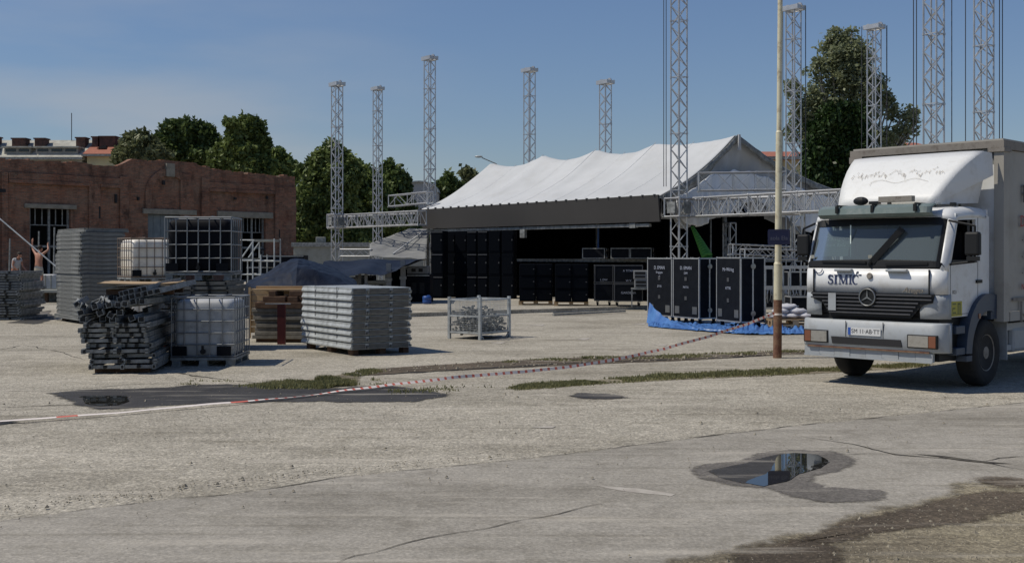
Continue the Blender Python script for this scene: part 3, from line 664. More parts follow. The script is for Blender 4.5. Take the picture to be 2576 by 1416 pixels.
tree('broadleaf_tree', 'wide green tree with a humped crown above the brick ruin arch', [(470,335,50,34),(430,372,60,40),(520,352,28,34),(500,395,60,34),(400,392,40,30)], 96, M_leafd, 24000, .27, 12)
tree('broadleaf_tree', 'tall lopsided green tree leaning right above the brick ruin', [(618,325,36,28),(600,350,34,30),(645,322,22,20),(640,365,32,34),(600,395,52,40),(655,350,16,22),(560,400,36,30),(640,420,45,34)], 90, M_leaf, 26000, .26, 13)
tree('broadleaf_tree', 'light green low tree peeping over the right end of the ruin', [(700,418,38,30),(728,440,22,30),(670,430,30,26)], 104, M_leafl, 9000, .30, 14)
tree('broadleaf_tree', 'big pale green tree with a ragged pointed top left of the tallest masts', [(835,395,32,42),(800,430,38,42),(850,450,52,50),(785,500,42,52),(840,530,60,60),(800,590,56,46),(870,600,60,40),(880,420,20,22),(772,560,34,60)], 86, M_leaf, 42000, .24, 15, zb=.1)
tree('broadleaf_tree', 'rounded bright green tree between the two left lattice masts', [(905,460,48,46),(935,500,52,55),(890,540,50,50),(950,570,58,46),(915,620,60,36)], 92, M_leafl, 26000, .26, 16)
tree('broadleaf_tree', 'dark green tree right of the second mast beside the grey hangar', [(992,450,32,34),(985,490,40,40),(1003,520,34,36),(980,560,44,44),(1040,600,50,30)], 98, M_leafd, 18000, .27, 17)
tree('broadleaf_tree', 'small dark round tree left of the white tent roof', [(1128,472,30,26),(1110,492,28,24),(1150,490,26,22),(1120,530,50,30)], 112, M_leafd, 9000, .32, 18)
tree('broadleaf_tree', 'tiny pale treetop under the street lamp behind the tent', [(1176,441,13,9),(1190,450,12,8)], 125, M_leafp, 1500, .45, 19)
tree('birch_tree', 'tall loose birch with drooping grey green twigs behind the right masts', [(2120,95,45,20),(2090,120,34,26),(2150,130,46,34),(2115,165,60,40),(2060,175,34,30),(2150,205,62,44),(2085,235,62,46),(2040,270,32,40),(2160,275,60,46),(2110,310,70,46),(2030,330,26,40),(2205,240,30,50),(2238,258,20,22),(2286,290,22,26),(2280,330,12,22),(2225,345,36,30),(2215,390,36,24),(2140,370,60,40),(2250,290,20,16),(1992,225,18,30),(2006,285,24,34),(1988,330,16,26),(2262,330,18,26),(2300,318,10,22)],
     80, M_birch, 23000, .20, 20, M_birchbark, droop=.55, shell=.25, trunk_px=2130)
tree('conifer_tree', 'dense almost black conifer in front of the birch', [(2088,300,34,40),(2135,300,36,40),(2070,350,38,50),(2125,360,46,56),(2165,350,30,44),(2050,410,36,50),(2110,420,56,56),(2165,420,36,50),(2060,480,46,50),(2140,480,56,50)], 70, M_conif, 32000, .19, 21, droop=-.3, shell=.6)
tree('broadleaf_tree', 'low dark bush tree above the truck roof rail right of the conifer', [(2228,368,30,20),(2205,400,34,22),(2245,395,24,20)], 84, M_leafd, 5000, .34, 22)

# ================================================================ FAR BUILDINGS
def house(name, label, pxl, pxr, pyr, pye, Y, roofm, wallm, chim=[], dorm=None, sky=[]):
    k = Y/F; xl, xr = (pxl-CX)*k, (pxr-CX)*k; zr = CH-(pyr-HZ)*k; ze = CH-(pye-HZ)*k; D = 9.0
    r = thing(name, label, 'building', ((xl+xr)/2, Y, 0)); hw = (xr-xl)/2
    b = MB(); b.box(-hw+.3, hw-.3, .6, D-.6, 0, ze-.05); b.build('wall', wallm, r)
    b = MB(); b.prism([(-.0, ze-.05), (D/2, zr), (D, ze-.05), (D, ze-.35), (-.0, ze-.35)], 'x', -hw, hw); rf = b.build('roof', roofm, r)
    b = MB(); b.box(-hw-.05, hw+.05, -.25, -.02, ze-.35, ze-.1); b.build('gutter', M_galvd, r)
    for (a, c, t, q) in chim:
        xa, xb = (a-CX)*k-(xl+xr)/2, (c-CX)*k-(xl+xr)/2; zt = CH-(t-HZ)*k; zb = CH-(q-HZ)*k
        b = MB(); b.box(xa, xb, D/2-2.2, D/2-.9, zb-1.2, zt-.15); b.box(xa-.12, xb+.12, D/2-2.3, D/2-.8, zt-.15, zt); b.build('chimney', M_chim, rf)
    for (a, c) in sky:
        xa, xb = (a-CX)*k-(xl+xr)/2, (c-CX)*k-(xl+xr)/2; s = (zr-ze)/(D/2)
        for_y = 1.4; b = MB(); b.add([(xa,for_y,ze+s*for_y+.1),(xb,for_y,ze+s*for_y+.1),(xb-.3,for_y+1.2,ze+s*(for_y+1.2)+.1),(xa+.5,for_y+1.2,ze+s*(for_y+1.2)+.1)], [(0,1,2,3)]); b.build('skylight', M_window, r, solid=.08)
    if dorm:
        for (a, c) in dorm:
            xa, xb = (a-CX)*k-(xl+xr)/2, (c-CX)*k-(xl+xr)/2
            s = (zr-ze)/(D/2); y0 = .7; za = ze+s*y0*.4; zb = ze+(zr-ze)*.45
            b = MB(); b.box(xa, xb, y0, y0+3, za, zb); dd = b.build('dormer', M_wallgr, r)
            b = MB(); b.box(xa-.2, xb+.2, y0-.3, y0+3.4, zb+.003, zb+.18); b.build('dormer_roof', M_roofgrey, dd)
            b = MB(); nn = max(2, int((xb-xa)/1.5))
            for i in range(nn):
                q0 = xa+(xb-xa)*(i+.12)/nn; q1 = xa+(xb-xa)*(i+.88)/nn; b.box(q0, q1, y0-.06, y0-.003, za+.5, zb-.12)
            b.build('window', M_window, dd)
    return r
house('apartment_house', 'long old house with grey roof, dormers and sooty chimneys', -260, 207, 343, 394, 132, M_roofgrey, M_wallgr, [(8,42,342,372),(66,92,342,357),(172,195,340,352),(-60,-30,338,350)], [(4,70),(84,190),(-80,-20)])
b_ = bpy.data.objects['apartment_house']
m_ = MB(); m_.tube((8.0,4.4,13.5), (8.0,4.4,19.4), .05, 5); m_.build('antenna', M_rope, b_)
house('terrace_house', 'cream house with red tiled roof and skylights left of the flowering tree', 207.5, 420, 345, 386, 132, M_roofred, M_wallye, [(213,228,338,370),(232,272,337,362),(306,350,338,350)], None, [(232,256),(288,305)])
house('far_house', 'orange tile roof corner peeking between the two trees above the ruin', 505, 590, 348, 372, 128, M_roofred, M_wallye)
house('far_house', 'red tile roof seen between the pole and the dark conifer', 1905, 2040, 370, 392, 100, M_roofred, M_wallye)
house('far_house', 'small house roof with pale gable beside the right masts above the truck', 2262, 2350, 346, 368, 96, M_roofred, M_pale)
def hangar():
    Y = 108; k = Y/F; r = thing('hangar', 'pale grey barrel roofed hangar behind the third mast', 'building', ((1055-CX)*k, Y, 0))
    zt = CH-(458-HZ)*k; hw = 1.75; b = MB(); pts = [(-hw,0)]+[(hw*math.cos(t), zt-1.0+1.0*math.sin(t)) for t in [math.pi-math.pi*i/12 for i in range(13)]]+[(hw,0)]
    b.prism(pts, 'y', 0, 12); b.build('hall', M_hangar, r)
    b = MB()
    for i in range(12):
        t0, t1 = math.pi-math.pi*i/12, math.pi-math.pi*(i+1)/12
        P = [(q*math.cos(t), y_, zt-1.0+(q-hw+1.0)*math.sin(t)) for t in (t0, t1) for q in (hw+.01, hw+.12) for y_ in (-.3, 12.2)]
        b.add(P, [(0,2,6,4),(1,5,7,3),(0,4,5,1),(2,3,7,6)])
    b.build('roof', M_galv, r)
hangar()
def annex():
    Y = 66; k = Y/F; r = thing('low_annex', 'low pale flat roofed annex right of the brick ruin', 'building', ((800-CX)*k, Y, .1))
    zt = CH-(621-HZ)*k; hw = 62*k*1.0
    b = MB(); b.box(-hw, hw+6, 0, 4, 0, zt-.1); b.build('wall', M_pale, r)
    b = MB(); b.box(-hw-.1, hw+6.1, -.12, 4.1, zt-.1+.003, zt+.16); b.build('roof', M_galvd, r)
    t = thing('cooling_unit', 'small white box unit standing on the low annex roof', 'air conditioner', (W(807,613,Y+.8)[0], Y+.8, .1+zt+.165))
    b = MB(); b.box(-.27,.27,-.2,.2,0,.33); b.build('casing', M_pale, t, bevel=.02)
    b = MB(); b.box(-.2,-.02,-.215,-.203,.1,.25); b.box(.04,.2,-.215,-.203,.1,.25); b.build('grille', M_galvd, t)
annex()
def streetlamp():
    p = W(1240, 410, 90); r = thing('street_lamp', 'street lamp head on a thin arm behind the tent ridge', 'street lamp', (p.x+.3, 90, 0))
    b = MB(); b.tube((0,0,0), (0,0,p.z-.1), .09, 8, .05); b.tube((0,0,p.z-.1), (-1.2,0,p.z+.42), .04, 6); b.build('pole', M_galvd, r)
    b = MB(); b.ball((-1.45,0,p.z+.5), .3, 10, 6, (1.1,.5,.32)); b.build('lamp_head', M_galv, r, smooth=True)
streetlamp()
# ================================================================ STAGE TENT
YAW = math.atan2(-.781, .624); SU = Vector((.624,-.781,0)); SV = Vector((.781,.624,0)); PZ = .12
SL = Vector((-4.27, 52, 0)); LEN = 15.36
def st(s, w_, z): return Vector((s, w_, z))             # stage-local: s along the front, w to the back
def inst(px, w_=0):                                      # stage s at image column px on the plane w
    k = (px-CX)/F; a = SL+SV*w_; return (k*a.y-a.x)/(SU.x-k*SU.y)
def tent():
    r = thing('stage_tent', 'white ridged stage roof with charcoal front band and grey gable sheet', 'stage roof', SL, YAW)
    RW, RZ, EZ, BW, BZ = 4.2, 6.55, 4.03, 11.0, 4.55
    peaks = [0, 3.9, 7.5, 11.1, LEN+.1]
    def ridge(s):
        for a, b in zip(peaks, peaks[1:]):
            if a <= s <= b+.01: t = (s-a)/(b-a); return RZ-.30*4*t*(1-t)*(1 if b < 15 else .55)-(.1 if a == 0 else 0)*(1-t)
        return RZ
    def prof(s, t):
        if t < .42:
            q = t/.42; w_ = RW*q; z = EZ+(ridge(s)-EZ)*q; z -= .26*math.sin(math.pi*q)
        else:
            q = (t-.42)/.58; w_ = RW+(BW-RW)*q; z = ridge(s)+(BZ-ridge(s))*q-.30*math.sin(math.pi*q)
        # cable-tensioned seams at every bay, slack between
        for p in peaks[1:-1]:
            z += .07*math.exp(-((s-p-.25*math.sin(t*5))/.22)**2)*math.sin(math.pi*min(1, t/.42))
        z += .035*noise.noise(Vector((s*.7, t*5, 2)))+.02*noise.noise(Vector((s*2.2+t*6, t*3, 7)))
        return st(s, w_, z)
    b = MB(); b.grid(110, 44, lambda a, t: prof(a*LEN, t)); b.build('roof', M_tent, r, smooth=True, solid=.03)
    # left end skirt tip
    # gable sheet: hanging folds with a scalloped hem
    hem = [(0,3.95),(.5,3.6),(1.2,2.95),(1.7,2.88),(2.8,3.25),(3.6,3.35),(4.4,3.8),(5.2,4.02),(6.0,3.5),(6.8,3.35),(7.6,3.0),(8.4,2.75),(9.0,2.9),(10,3.5),(11,3.7)]
    def hz(w_):
        for (a, za), (c, zc) in zip(hem, hem[1:]):
            if a <= w_ <= c: t = (w_-a)/(c-a); t = t*t*(3-2*t); return za+(zc-za)*t
        return 3.7
    def gab(a, t):
        w_ = a*BW; tt = (w_/RW*.42) if w_ < RW else .42+.58*(w_-RW)/(BW-RW)
        zt = prof(LEN, tt).z-.04; z = zt+(hz(w_)-zt)*t
        fold = .16*noise.noise(Vector((w_*1.7, t*.9, 5)))+.10*t*noise.noise(Vector((w_*4.2, t*1.2, 15)))+.12*t*math.sin(w_*2.2+t)+.06*t*math.sin(w_*7.1)
        return st(LEN-.12-.5*t*(w_>.0)*math.sin(math.pi*a)+fold, w_, z)
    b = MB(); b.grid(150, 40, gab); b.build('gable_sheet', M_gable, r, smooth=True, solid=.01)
    def pale(a, t):
        w_ = .6+a*9.6; zt = 5.15-.75*abs(a-.38)*2; zt = min(zt, prof(LEN, (w_/RW*.42) if w_ < RW else .42+.58*(w_-RW)/(BW-RW)).z-.35); zb = hz(w_)+.05
        q = .20*noise.noise(Vector((w_*2.6, t*.7, 25)))+.10*noise.noise(Vector((w_*7, t*1.3, 31)))+.07*math.sin(w_*9+t*1.5)
        return st(LEN+.22+q*(.3+.7*t), w_, zt+(zb-zt)*t+.10*noise.noise(Vector((w_*2, 3, 3)))*(1-t))
    b = MB(); b.grid(150, 20, pale); b.build('pale_curtain', mat('pale gable curtain', (.82,.84,.85), .8, col2=(.70,.72,.73), scale=1.5), r, smooth=True, solid=.01)
    for s0 in peaks[1:-1]+[1.9,5.7,9.3,13.2]:
        b = MB()
        for k in range(20):
            t0, t1 = .42*k/20, .42*(k+1)/20; b.tube(prof(s0, t0)+Vector((0,0,.012)), prof(s0, t1)+Vector((0,0,.012)), .012, 4)
        b.build('seam', M_gable, r)
    # dark ragged flap edge under the gable rim
    b = MB()
    def flap(a, t):
        w_ = .1+a*10.7; tt = (w_/RW*.42) if w_ < RW else .42+.58*(w_-RW)/(BW-RW)
        z = prof(LEN, tt).z; dp = .22+.22*abs(noise.noise(Vector((w_*1.3, 1, 1))))+.08*noise.noise(Vector((w_*5, 1, 1)))
        return st(LEN+.05+.05*noise.noise(Vector((w_*3, t, 3))), w_, z-.02-dp*t)
    b.grid(120, 3, flap); b.build('gable_valance', M_galvd, r, smooth=True, solid=.01)
    b = MB(); b.prism([(RW-.09, 5.9), (RW+.09, 5.9), (RW+.05, RZ-.05), (RW-.05, RZ-.05)], 'x', LEN+.12, LEN+.16); b.build('peak_flap', M_tent, r)
    # fascia band, leaning outwards at the top
    b = MB(); b.add([st(-.35,-.16,4.02),st(LEN+.05,-.16,4.06),st(LEN-.0,-.02,3.10),st(.25,-.02,3.12), st(-.35,-.08,4.02),st(LEN+.05,-.08,4.06),st(LEN-.0,.06,3.10),st(.25,.06,3.12)], [(0,3,2,1),(4,5,6,7),(0,1,5,4),(1,2,6,5),(2,3,7,6),(3,0,4,7)])
    b.build('fascia', M_fascia, r)
    b = MB(); b.bar(st(.4,.12,3.04), st(LEN-.6,.12,2.99), .12, .11); b.box(LEN-1.6,LEN-1.3,.03,.2,2.90,3.08); b.box(7.3,7.6,.05,.18,2.62,2.98); b.build('fascia_beam', M_galvd, r)
    b = MB(); q = .2
    while q < LEN: b.box(q,q+.05,-.19,-.10,4.03,4.085); q += .6
    parts(b, 'fixing_clip', M_rope, r)
    for s in (.3, 5.2, 10.1, LEN-.35):
        b = MB(); tr(b, st(s,10.6,PZ), st(s,10.6,4.3), .3, .3, .5); b.build('rear_post', M_alu, r)
    for s in (.45, 7.6, LEN-.6):
        b = MB(); b.tube(st(s,RW,PZ), st(s,RW,6.2), .09, 8); b.build('ridge_post', M_galvd, r)
    return r
def tr(b, p0, p1, w_, h, pitch, rc=.025, rd=.012, up=None, yaw=0, style='zig'):
    p0, p1 = Vector(p0), Vector(p1); d = (p1-p0); Ln = d.length; d.normalize()
    if up is None: up = Vector((0,0,1)) if abs(d.z) < .9 else Vector((math.cos(yaw), math.sin(yaw), 0))
    a = d.cross(up).normalized(); c = a.cross(d).normalized()
    C = [a*(i*w_/2)+c*(j*h/2) for i, j in ((-1,-1),(1,-1),(1,1),(-1,1))]
    for q in C: b.tube(p0+q, p1+q, rc, 6)
    n = max(1, round(Ln/pitch))
    for f in range(4):
        A, B = C[f], C[(f+1)%4]
        for k in range(n):
            s0, s1 = p0+d*(Ln*k/n), p0+d*(Ln*(k+1)/n)
            if (k+f) % 2: b.tube(s0+A, s1+B, rd, 4)
            else: b.tube(s0+B, s1+A, rd, 4)
            if style == 'v': 
                if k % 2 == 0: b.tube(s0+A, s0+B, rd, 4)
    for s in (p0, p1):
        for f in range(4): b.tube(s+C[f], s+C[(f+1)%4], rc*.9, 5)
    k = 2.0
    while k < Ln-.5:                                    # couplers between truss modules
        for f in range(4): b.tube(p0+d*(k-.03)+C[f], p0+d*(k+.03)+C[f], rc*1.5, 6); b.tube(p0+d*k+C[f], p0+d*k+C[(f+1)%4], rd, 4)
        k += 2.0
    return b
tent()
def deckstage():
    r = thing('stage_deck', 'dark stage platform under the tent with black drapes added to darken it', 'stage', SL+Vector((0,0,PZ)), YAW)
    b = MB(); b.box(1.5, LEN-.8, 2.2, 10.2, 1.50, 1.62); b.build('deck', M_galvd, r)
    b = MB()
    for s in np.arange(1.6, LEN-.9, 1.2): 
        for w_ in (2.3, 5, 8, 10): b.box(s-.03, s+.03, w_-.03, w_+.03, 0, 1.49)
    b.build('leg_frame', M_galvd, r)
    def drape(s0, w0, s1, w1, z0, z1, lab):  # black drapes added so the stage interior stays dark
        b = MB(); L_ = math.hypot(s1-s0, w1-w0); nx = int(L_*9)
        def f(a, t):
            q = .05*math.sin(a*L_*14)+.04*noise.noise(Vector((a*L_*3, 1, 2)))
            dx, dy = (s1-s0)/L_, (w1-w0)/L_
            return st(s0+(s1-s0)*a-dy*q, w0+(w1-w0)*a+dx*q, z0+(z1-z0)*t)
        b.grid(nx, 2, f); b.build('drape', M_black, r, smooth=True, solid=.01)
    drape(.5, 4.6, LEN-1.0, 4.6, .0, 4.2, ''); drape(.35, .45, .35, 10.5, .0, 3.85, ''); drape(LEN-.9, 1.2, LEN-.9, 10.4, .0, 3.9, ''); drape(1.4, 2.1, LEN-.85, 2.1, .0, 1.48, ''); drape(.5, 10.4, LEN-1, 10.4, 0, 4.1, '')
deckstage()
def onst(px, w_, z=PZ): s = inst(px, w_); p = SL+SU*s+SV*w_; return Vector((p.x, p.y, z))

# ================================================================ LATTICE MASTS
TW = {}
def mast(px, ytop, Y, label, z0=PZ, wd=.40, cable=(), head=True, lean=0):
    X = (px-CX)/F*Y; H = CH-(ytop-HZ)/F*Y-z0; r = thing('lattice_mast', label, 'lattice mast', (X, Y, z0), YAW, 'aluminium lattice masts around the stage')
    b = MB(); tr(b, (0,0,.08), (0,0,H-.25), wd, wd, .36, .028, .018); b.build('mast', M_alu, r)
    b = MB(); b.box(-.45,.45,-.07,.07,0,.08); b.box(-.07,.07,-.45,-.071,0,.08); b.box(-.07,.07,.071,.45,0,.08); b.build('base', M_galv, r)
    if head:
        b = MB(); h = wd/2+.06
        b.box(-h-.12,h+.12,-h,-h+.08,H-.245,H-.06); b.box(-h-.12,h+.12,h-.08,h,H-.245,H-.06); b.box(-h-.12,-h-.05,-h+.083,h-.083,H-.22,H-.08); b.box(h+.05,h+.12,-h+.083,h-.083,H-.22,H-.08)
        b.lathe([(.001,-.03),(.13,-.03),(.13,.03),(.001,.03)], (-h-.02,0,H-.1), 'y', 12); b.lathe([(.001,-.03),(.13,-.03),(.13,.03),(.001,.03)], (h+.02,0,H-.1), 'y', 12)
        b.build('head', M_alu, r)
    for dx, dy, zb in cable:
        b = MB(); b.tube((dx,dy,H-.1), (dx,dy,zb), .014, 5); b.build('hoist_cable', M_rope, r)
    return r
mast(848, 205, 54.7, 'leftmost lattice mast carrying the left end of the ring truss')
mast(950, 217, 64.0, 'second lattice mast from the left, standing before leafy trees', wd=.38)
mast(1081, 140, 55.5, 'third lattice mast from the left, rising just left of the white tent')
mast(1332, 170, 58.0, 'lattice mast showing behind the left half of the white roof', wd=.42)
mast(1523, 200, 53.5, 'lattice mast showing behind the middle of the white roof')
mast(1708, -260, 39.5, 'tall lattice mast in front of the tent corner running out of the picture', cable=((-.22,-.42,4.2),(-.30,-.46,4.2)))
mast(1996, 12, 42.8, 'lattice mast just right of the cream pole with pulley head', cable=((.3,.35,4.0),(-.42,-.1,4.0),(.42,.2,4.0)))
mast(2199, 60, 47.0, 'lattice mast with pulley head in front of the birch', cable=((-.4,-.3,3.2),(.42,.3,3.2),(.36,.36,3.2)))
mast(2349, -330, 31.85, 'tall lattice mast behind the truck, left one of the cropped pair', cable=((-.36,-.3,3.2),(-.42,-.36,3.2),(.38,.3,3.2)))
mast(2475, -360, 33.6, 'tall lattice mast behind the truck, right one of the cropped pair', cable=((-.42,-.3,3.2),(.3,.36,3.2),(.36,.42,3.2)))
mast(1835, 545, 43.0, 'short inner lattice mast holding up the truss in front of the dark stage', head=False, wd=.34)
# sleeves where the ring meets the masts
def beam(p0, p1, w_, h, pitch, label, style='v', rc=.03, rd=.017, group='trusses of the ring around the stage'):
    p0, p1 = Vector(p0), Vector(p1); m = (p0+p1)/2; yaw = math.atan2((p1-p0).y, (p1-p0).x); L_ = (p1-p0).length
    r = thing('truss_beam', label, 'truss', (p0.x, p0.y, p0.z), yaw, group)
    tilt = p1.z-p0.z
    b = MB(); tr(b, (0,0,0), (math.hypot(p1.x-p0.x, p1.y-p0.y),0,tilt), w_, h, pitch, rc, rd, style=style); b.build('lattice', M_alu, r)
    b = MB(); 
    for x in (0, math.hypot(p1.x-p0.x, p1.y-p0.y)): b.box(x-.03,x+.03,-w_/2-.04,w_/2+.04,(tilt if x else 0)-h/2-.05,(tilt if x else 0)-h/2+.0); 
    parts(b, 'end_plate', M_galv, r)
    return r
def rp(px, Y, z): return Vector(((px-CX)/F*Y, Y, z))
beam(rp(836,55.6,3.57), rp(1062,50.6,3.60), .5, .62, .42, 'left ring truss reaching from the leftmost mast to the charcoal band')
beam(rp(846,57.6,3.60), rp(1060,53.0,3.62), .4, .55, .50, 'second left ring truss just behind the first one')
beam(rp(985,54.5,4.55), rp(1082,52.0,4.60), .35, .52, .9, 'small raised truss frame above the left ring by the third mast')
beam(rp(1676,40.6,3.58), rp(2128,34.6,3.60), .5, .64, .45, 'right ring truss crossing in front of the grey gable')
beam(rp(1690,42.0,3.60), rp(2130,36.2,3.62), .4, .60, .38, 'second right ring truss just behind the front one')
beam(rp(1757,39.4,4.48), rp(1975,39.2,4.50), .38, .62, .62, 'upper short truss resting on the right ring before the gable')
beam(rp(1715,39.9,3.58)+Vector((.2,.2,0)), onst(1985,0,3.58)+Vector((1.0,2.2,0)), .4, .6, .42, 'ring truss running back from the corner mast under the gable')
beam(rp(1838,39.0,2.10), rp(1985,39.6,2.02), .34, .34, .40, 'upper loose truss length lying behind the rack cases', 'zig', group='loose trusses lying right of the stage')
beam(rp(1868,37.2,1.93), rp(2022,37.8,1.90), .32, .32, .40, 'lower loose truss length lying in front of the other one', 'zig', group='loose trusses lying right of the stage')
beam(rp(858,52.5,2.02), rp(935,52.2,2.02), .3, .32, .40, 'loose truss lying beyond the dark tarpaulin left of the stage', 'zig', group='loose trusses lying left of the stage')
def sleeve(px, Y, label, z0=3.26, z1=3.90, h=.36):
    r = thing('sleeve_block', label, 'sleeve block', ((px-CX)/F*Y, Y, z0), YAW, 'sleeve blocks on the masts')
    b = MB()
    for z in (0, z1-z0):
        for a, c in (((-h,-h),(h,-h)),((h,-h),(h,h)),((h,h),(-h,h)),((-h,h),(-h,-h))): b.tube((*a,z),(*c,z),.03,6)
    for a in ((-h,-h),(h,-h),(h,h),(-h,h)): b.tube((*a,0),(*a,z1-z0),.03,6)
    b.build('frame', M_alu, r)
    b = MB()
    for s in (-1,1):
        b.box(s*(h+.03)-.02, s*(h+.03)+.02, -.18,.18,.12,z1-z0-.12); b.box(-.18,.18, s*(h+.03)-.02, s*(h+.03)+.02,.12,z1-z0-.12)
    parts(b, 'roller_plate', M_galvd, r)
sleeve(1708, 39.5, 'box sleeve around the tall mast at the tent corner')
sleeve(848, 54.7, 'box sleeve around the leftmost mast')
for px, Y, z0, z1, lab in ((1990,37.9,2.0,3.2,'thin upright tube under the ring right of the pole'),(1788,41.5,PZ,3.25,'thin upright tube between tall mast and short inner mast'),(1762,43.3,PZ,3.2,'thin upright tube close behind the tall corner mast'),(2024,37.0,PZ,3.3,'upright tube beside the truck mirror')):
    b = MB(); b.tube(((px-CX)/F*Y, Y, z0), ((px-CX)/F*Y, Y, z1), .028, 6)
    tag(b.build('scaffold_tube', M_galvd), lab, 'scaffold tube', 'upright tubes by the stage')
# blue strap hanging in the stage mouth, green roll leaning
p = W(1505, 573, 44.5); b = MB(); b.tube(p, (p.x, p.y, 1.75), .035, 6); tag(b.build('blue_pipe', mat('blue paint', (.03,.09,.28), .5)), 'thin blue upright pipe in the dark stage mouth', 'pipe')
b = MB(); a, c = W(1741, 570, 41.2), W(1779, 645, 40.6); n = 12
for k in range(n): 
    t0, t1 = k/n, (k+1)/n; b.tube(a.lerp(c, t0), a.lerp(c, t1), .06+.15*t0, 10, .06+.15*t1)
tag(b.build('green_roll', M_greenstrap, smooth=True), 'bright green rolled tarp leaning behind the tall rack cases', 'rolled tarp')
b = MB(); q = c+Vector((.0,.05,0)); b.tube(q, (q.x+.05, q.y+.1, .9), .2, 10, .16); 
b.build('roll_foot', M_greenstrap, bpy.data.objects['green_roll'], smooth=True)

# pale wing sheet left of the stage
def wing():
    r = thing('wing_canopy', 'pale sloping fabric wing roof between the left mast and speakers', 'canopy', (0,0,0))
    Y0 = 51.0
    A, B, C, D = W(930,645,Y0), W(1072,652,Y0-1.0), W(1076,574,Y0+3.0), W(1030,576,Y0+4.2); E = W(930,612,Y0+2.2)
    b = MB()
    def f(u_, v_):
        bot = A.lerp(B, u_); top = (E.lerp(D, u_/.68) if u_ < .68 else D.lerp(C, (u_-.68)/.32)); p = bot.lerp(top, v_)
        p.z += .07*noise.noise(Vector((u_*5, v_*4, 3)))-.15*math.sin(math.pi*v_)*.5; return p
    b.grid(30, 16, f); b.build('fabric', M_gable if 0 else mat('pale wing fabric', (.20,.205,.20), .85, col2=(.15,.155,.16), scale=1.2), r, smooth=True, solid=.02)
    b = MB(); q0 = f(.42,.12)+Vector((0,-.05,.03)); q1 = f(.92,.85)+Vector((0,-.05,.05)); b.tube(q0, q1, .035, 5); b.build('rope', M_tent, r)
    b = MB()
    for q in (A, B, E, C): b.tube((q.x,q.y,PZ), (q.x,q.y,q.z+.02), .05, 6)
    b.build('post', M_galvd, r)
wing()

# ================================================================ SPEAKERS AND CASES BY THE STAGE
def cabinet(w_, h, d, label, loc, rz, group, edge=True, name='speaker_cabinet'):
    r = thing(name, label, 'speaker', loc, rz, group)
    b = MB(); b.box(-w_/2,w_/2,0,d,.0,h); b.build('body', M_cabinet, r, bevel=.012, seg=1)
    b = MB(); b.box(-w_/2+.05,w_/2-.05,-.012,-.001,h*.1,h*.86); b.build('grille', M_cabinet, r)
    if edge:
        b = MB(); b.box(-w_/2+.02,w_/2-.02,-.02,-.002,h-.075,h-.03); b.build('trim', M_dimtrim, r)  # paler strip paints the highlight along the top edge
    b = MB(); b.box(w_/2-.09,w_/2-.045,-.03,-.013,h*.55,h*.62); b.build('handle', M_dimtrim, r)
    return r
pr = {}
def col(px, Y, w_, h, n, d, what, rz=0, group='black speaker cabinets beside the stage', edge=True, z0=PZ):
    for k in range(n):
        lab = ('bottom' if k == 0 else 'top' if k == n-1 else 'middle')+' one, '+what
        key = (w_, h, d, edge)
        loc = ((px-CX)/F*Y, Y, z0+k*(h+.012))
        if key in pr: dup(pr[key], loc, rz, lab, group)
        else: pr[key] = cabinet(w_, h, d, lab, loc, rz, group, edge)
col(1099, 46.0, .52, .92, 3, .7, 'blue black cabinet at the left edge of the stage', -.25)
col(1131, 47.2, .50, .92, 3, .7, 'unlit cabinet just right of the leftmost column', -.25, edge=False)
col(1160, 46.6, .50, .92, 3, .7, 'unlit cabinet left of the trimmed pair', -.25, edge=False)
col(1187, 46.0, .42, .92, 3, .7, 'left cabinet of the trimmed pair', -.2)
col(1214, 45.7, .42, .92, 3, .7, 'right cabinet of the trimmed pair', -.2)
col(1244, 45.6, .50, .92, 3, .7, 'unlit cabinet right of the trimmed pair', -.2, edge=False)
col(1277, 45.4, .50, .92, 3, .7, 'unlit cabinet left of the pallet loads', -.2, edge=False)
def pallet(loc, rz, label, group, w_=1.2, d=.8, m=None):
    r = thing('wooden_pallet', label, 'pallet', loc, rz, group); m = m or M_wood
    b = MB()
    for i in range(5): y = d*(i/4)-(.09*i/4); b.box(-w_/2,w_/2,y,y+.09,.122,.144)
    parts(b, 'top_board', m, r)
    b = MB()
    for i in range(3):
        x = (-w_/2, -.07, w_/2-.14)[i]
        b.box(x,x+.14,0,d,.10,.121)
    parts(b, 'stringer', m, r)
    b = MB()
    for i in range(3):
        for j in range(3):
            x = (-w_/2, -.07, w_/2-.14)[i]; y = (0, d/2-.05, d-.1)[j]; b.box(x,x+.14,y,y+.1,.022,.099)
    parts(b, 'block', m, r)
    b = MB()
    for j in range(3): y = (0, d/2-.05, d-.1)[j]; b.box(-w_/2,w_/2,y,y+.1,0,.021)
    parts(b, 'bottom_board', m, r)
    return r
Yp = 39.6
p1_ = pallet(((1347-CX)/F*Yp, Yp, PZ), -.05, 'pale pallet under the left speaker load', 'pallets under the speaker loads', 1.2)
dup(p1_, ((1437-CX)/F*(Yp-.7), Yp-.7, PZ), -.05, 'pale pallet under the right speaker load', 'pallets under the speaker loads')
for px, Y, nm in ((1327,39.5,'left cabinet column of the left pallet'),(1369,39.5,'right cabinet column of the left pallet'),(1417,38.8,'left cabinet column of the right pallet'),(1459,38.8,'right cabinet column of the right pallet')):
    col(px, Y, .575, .43, 3, .6, nm, -.05, 'speaker cabinets on pallets', edge=False, z0=PZ+.146)
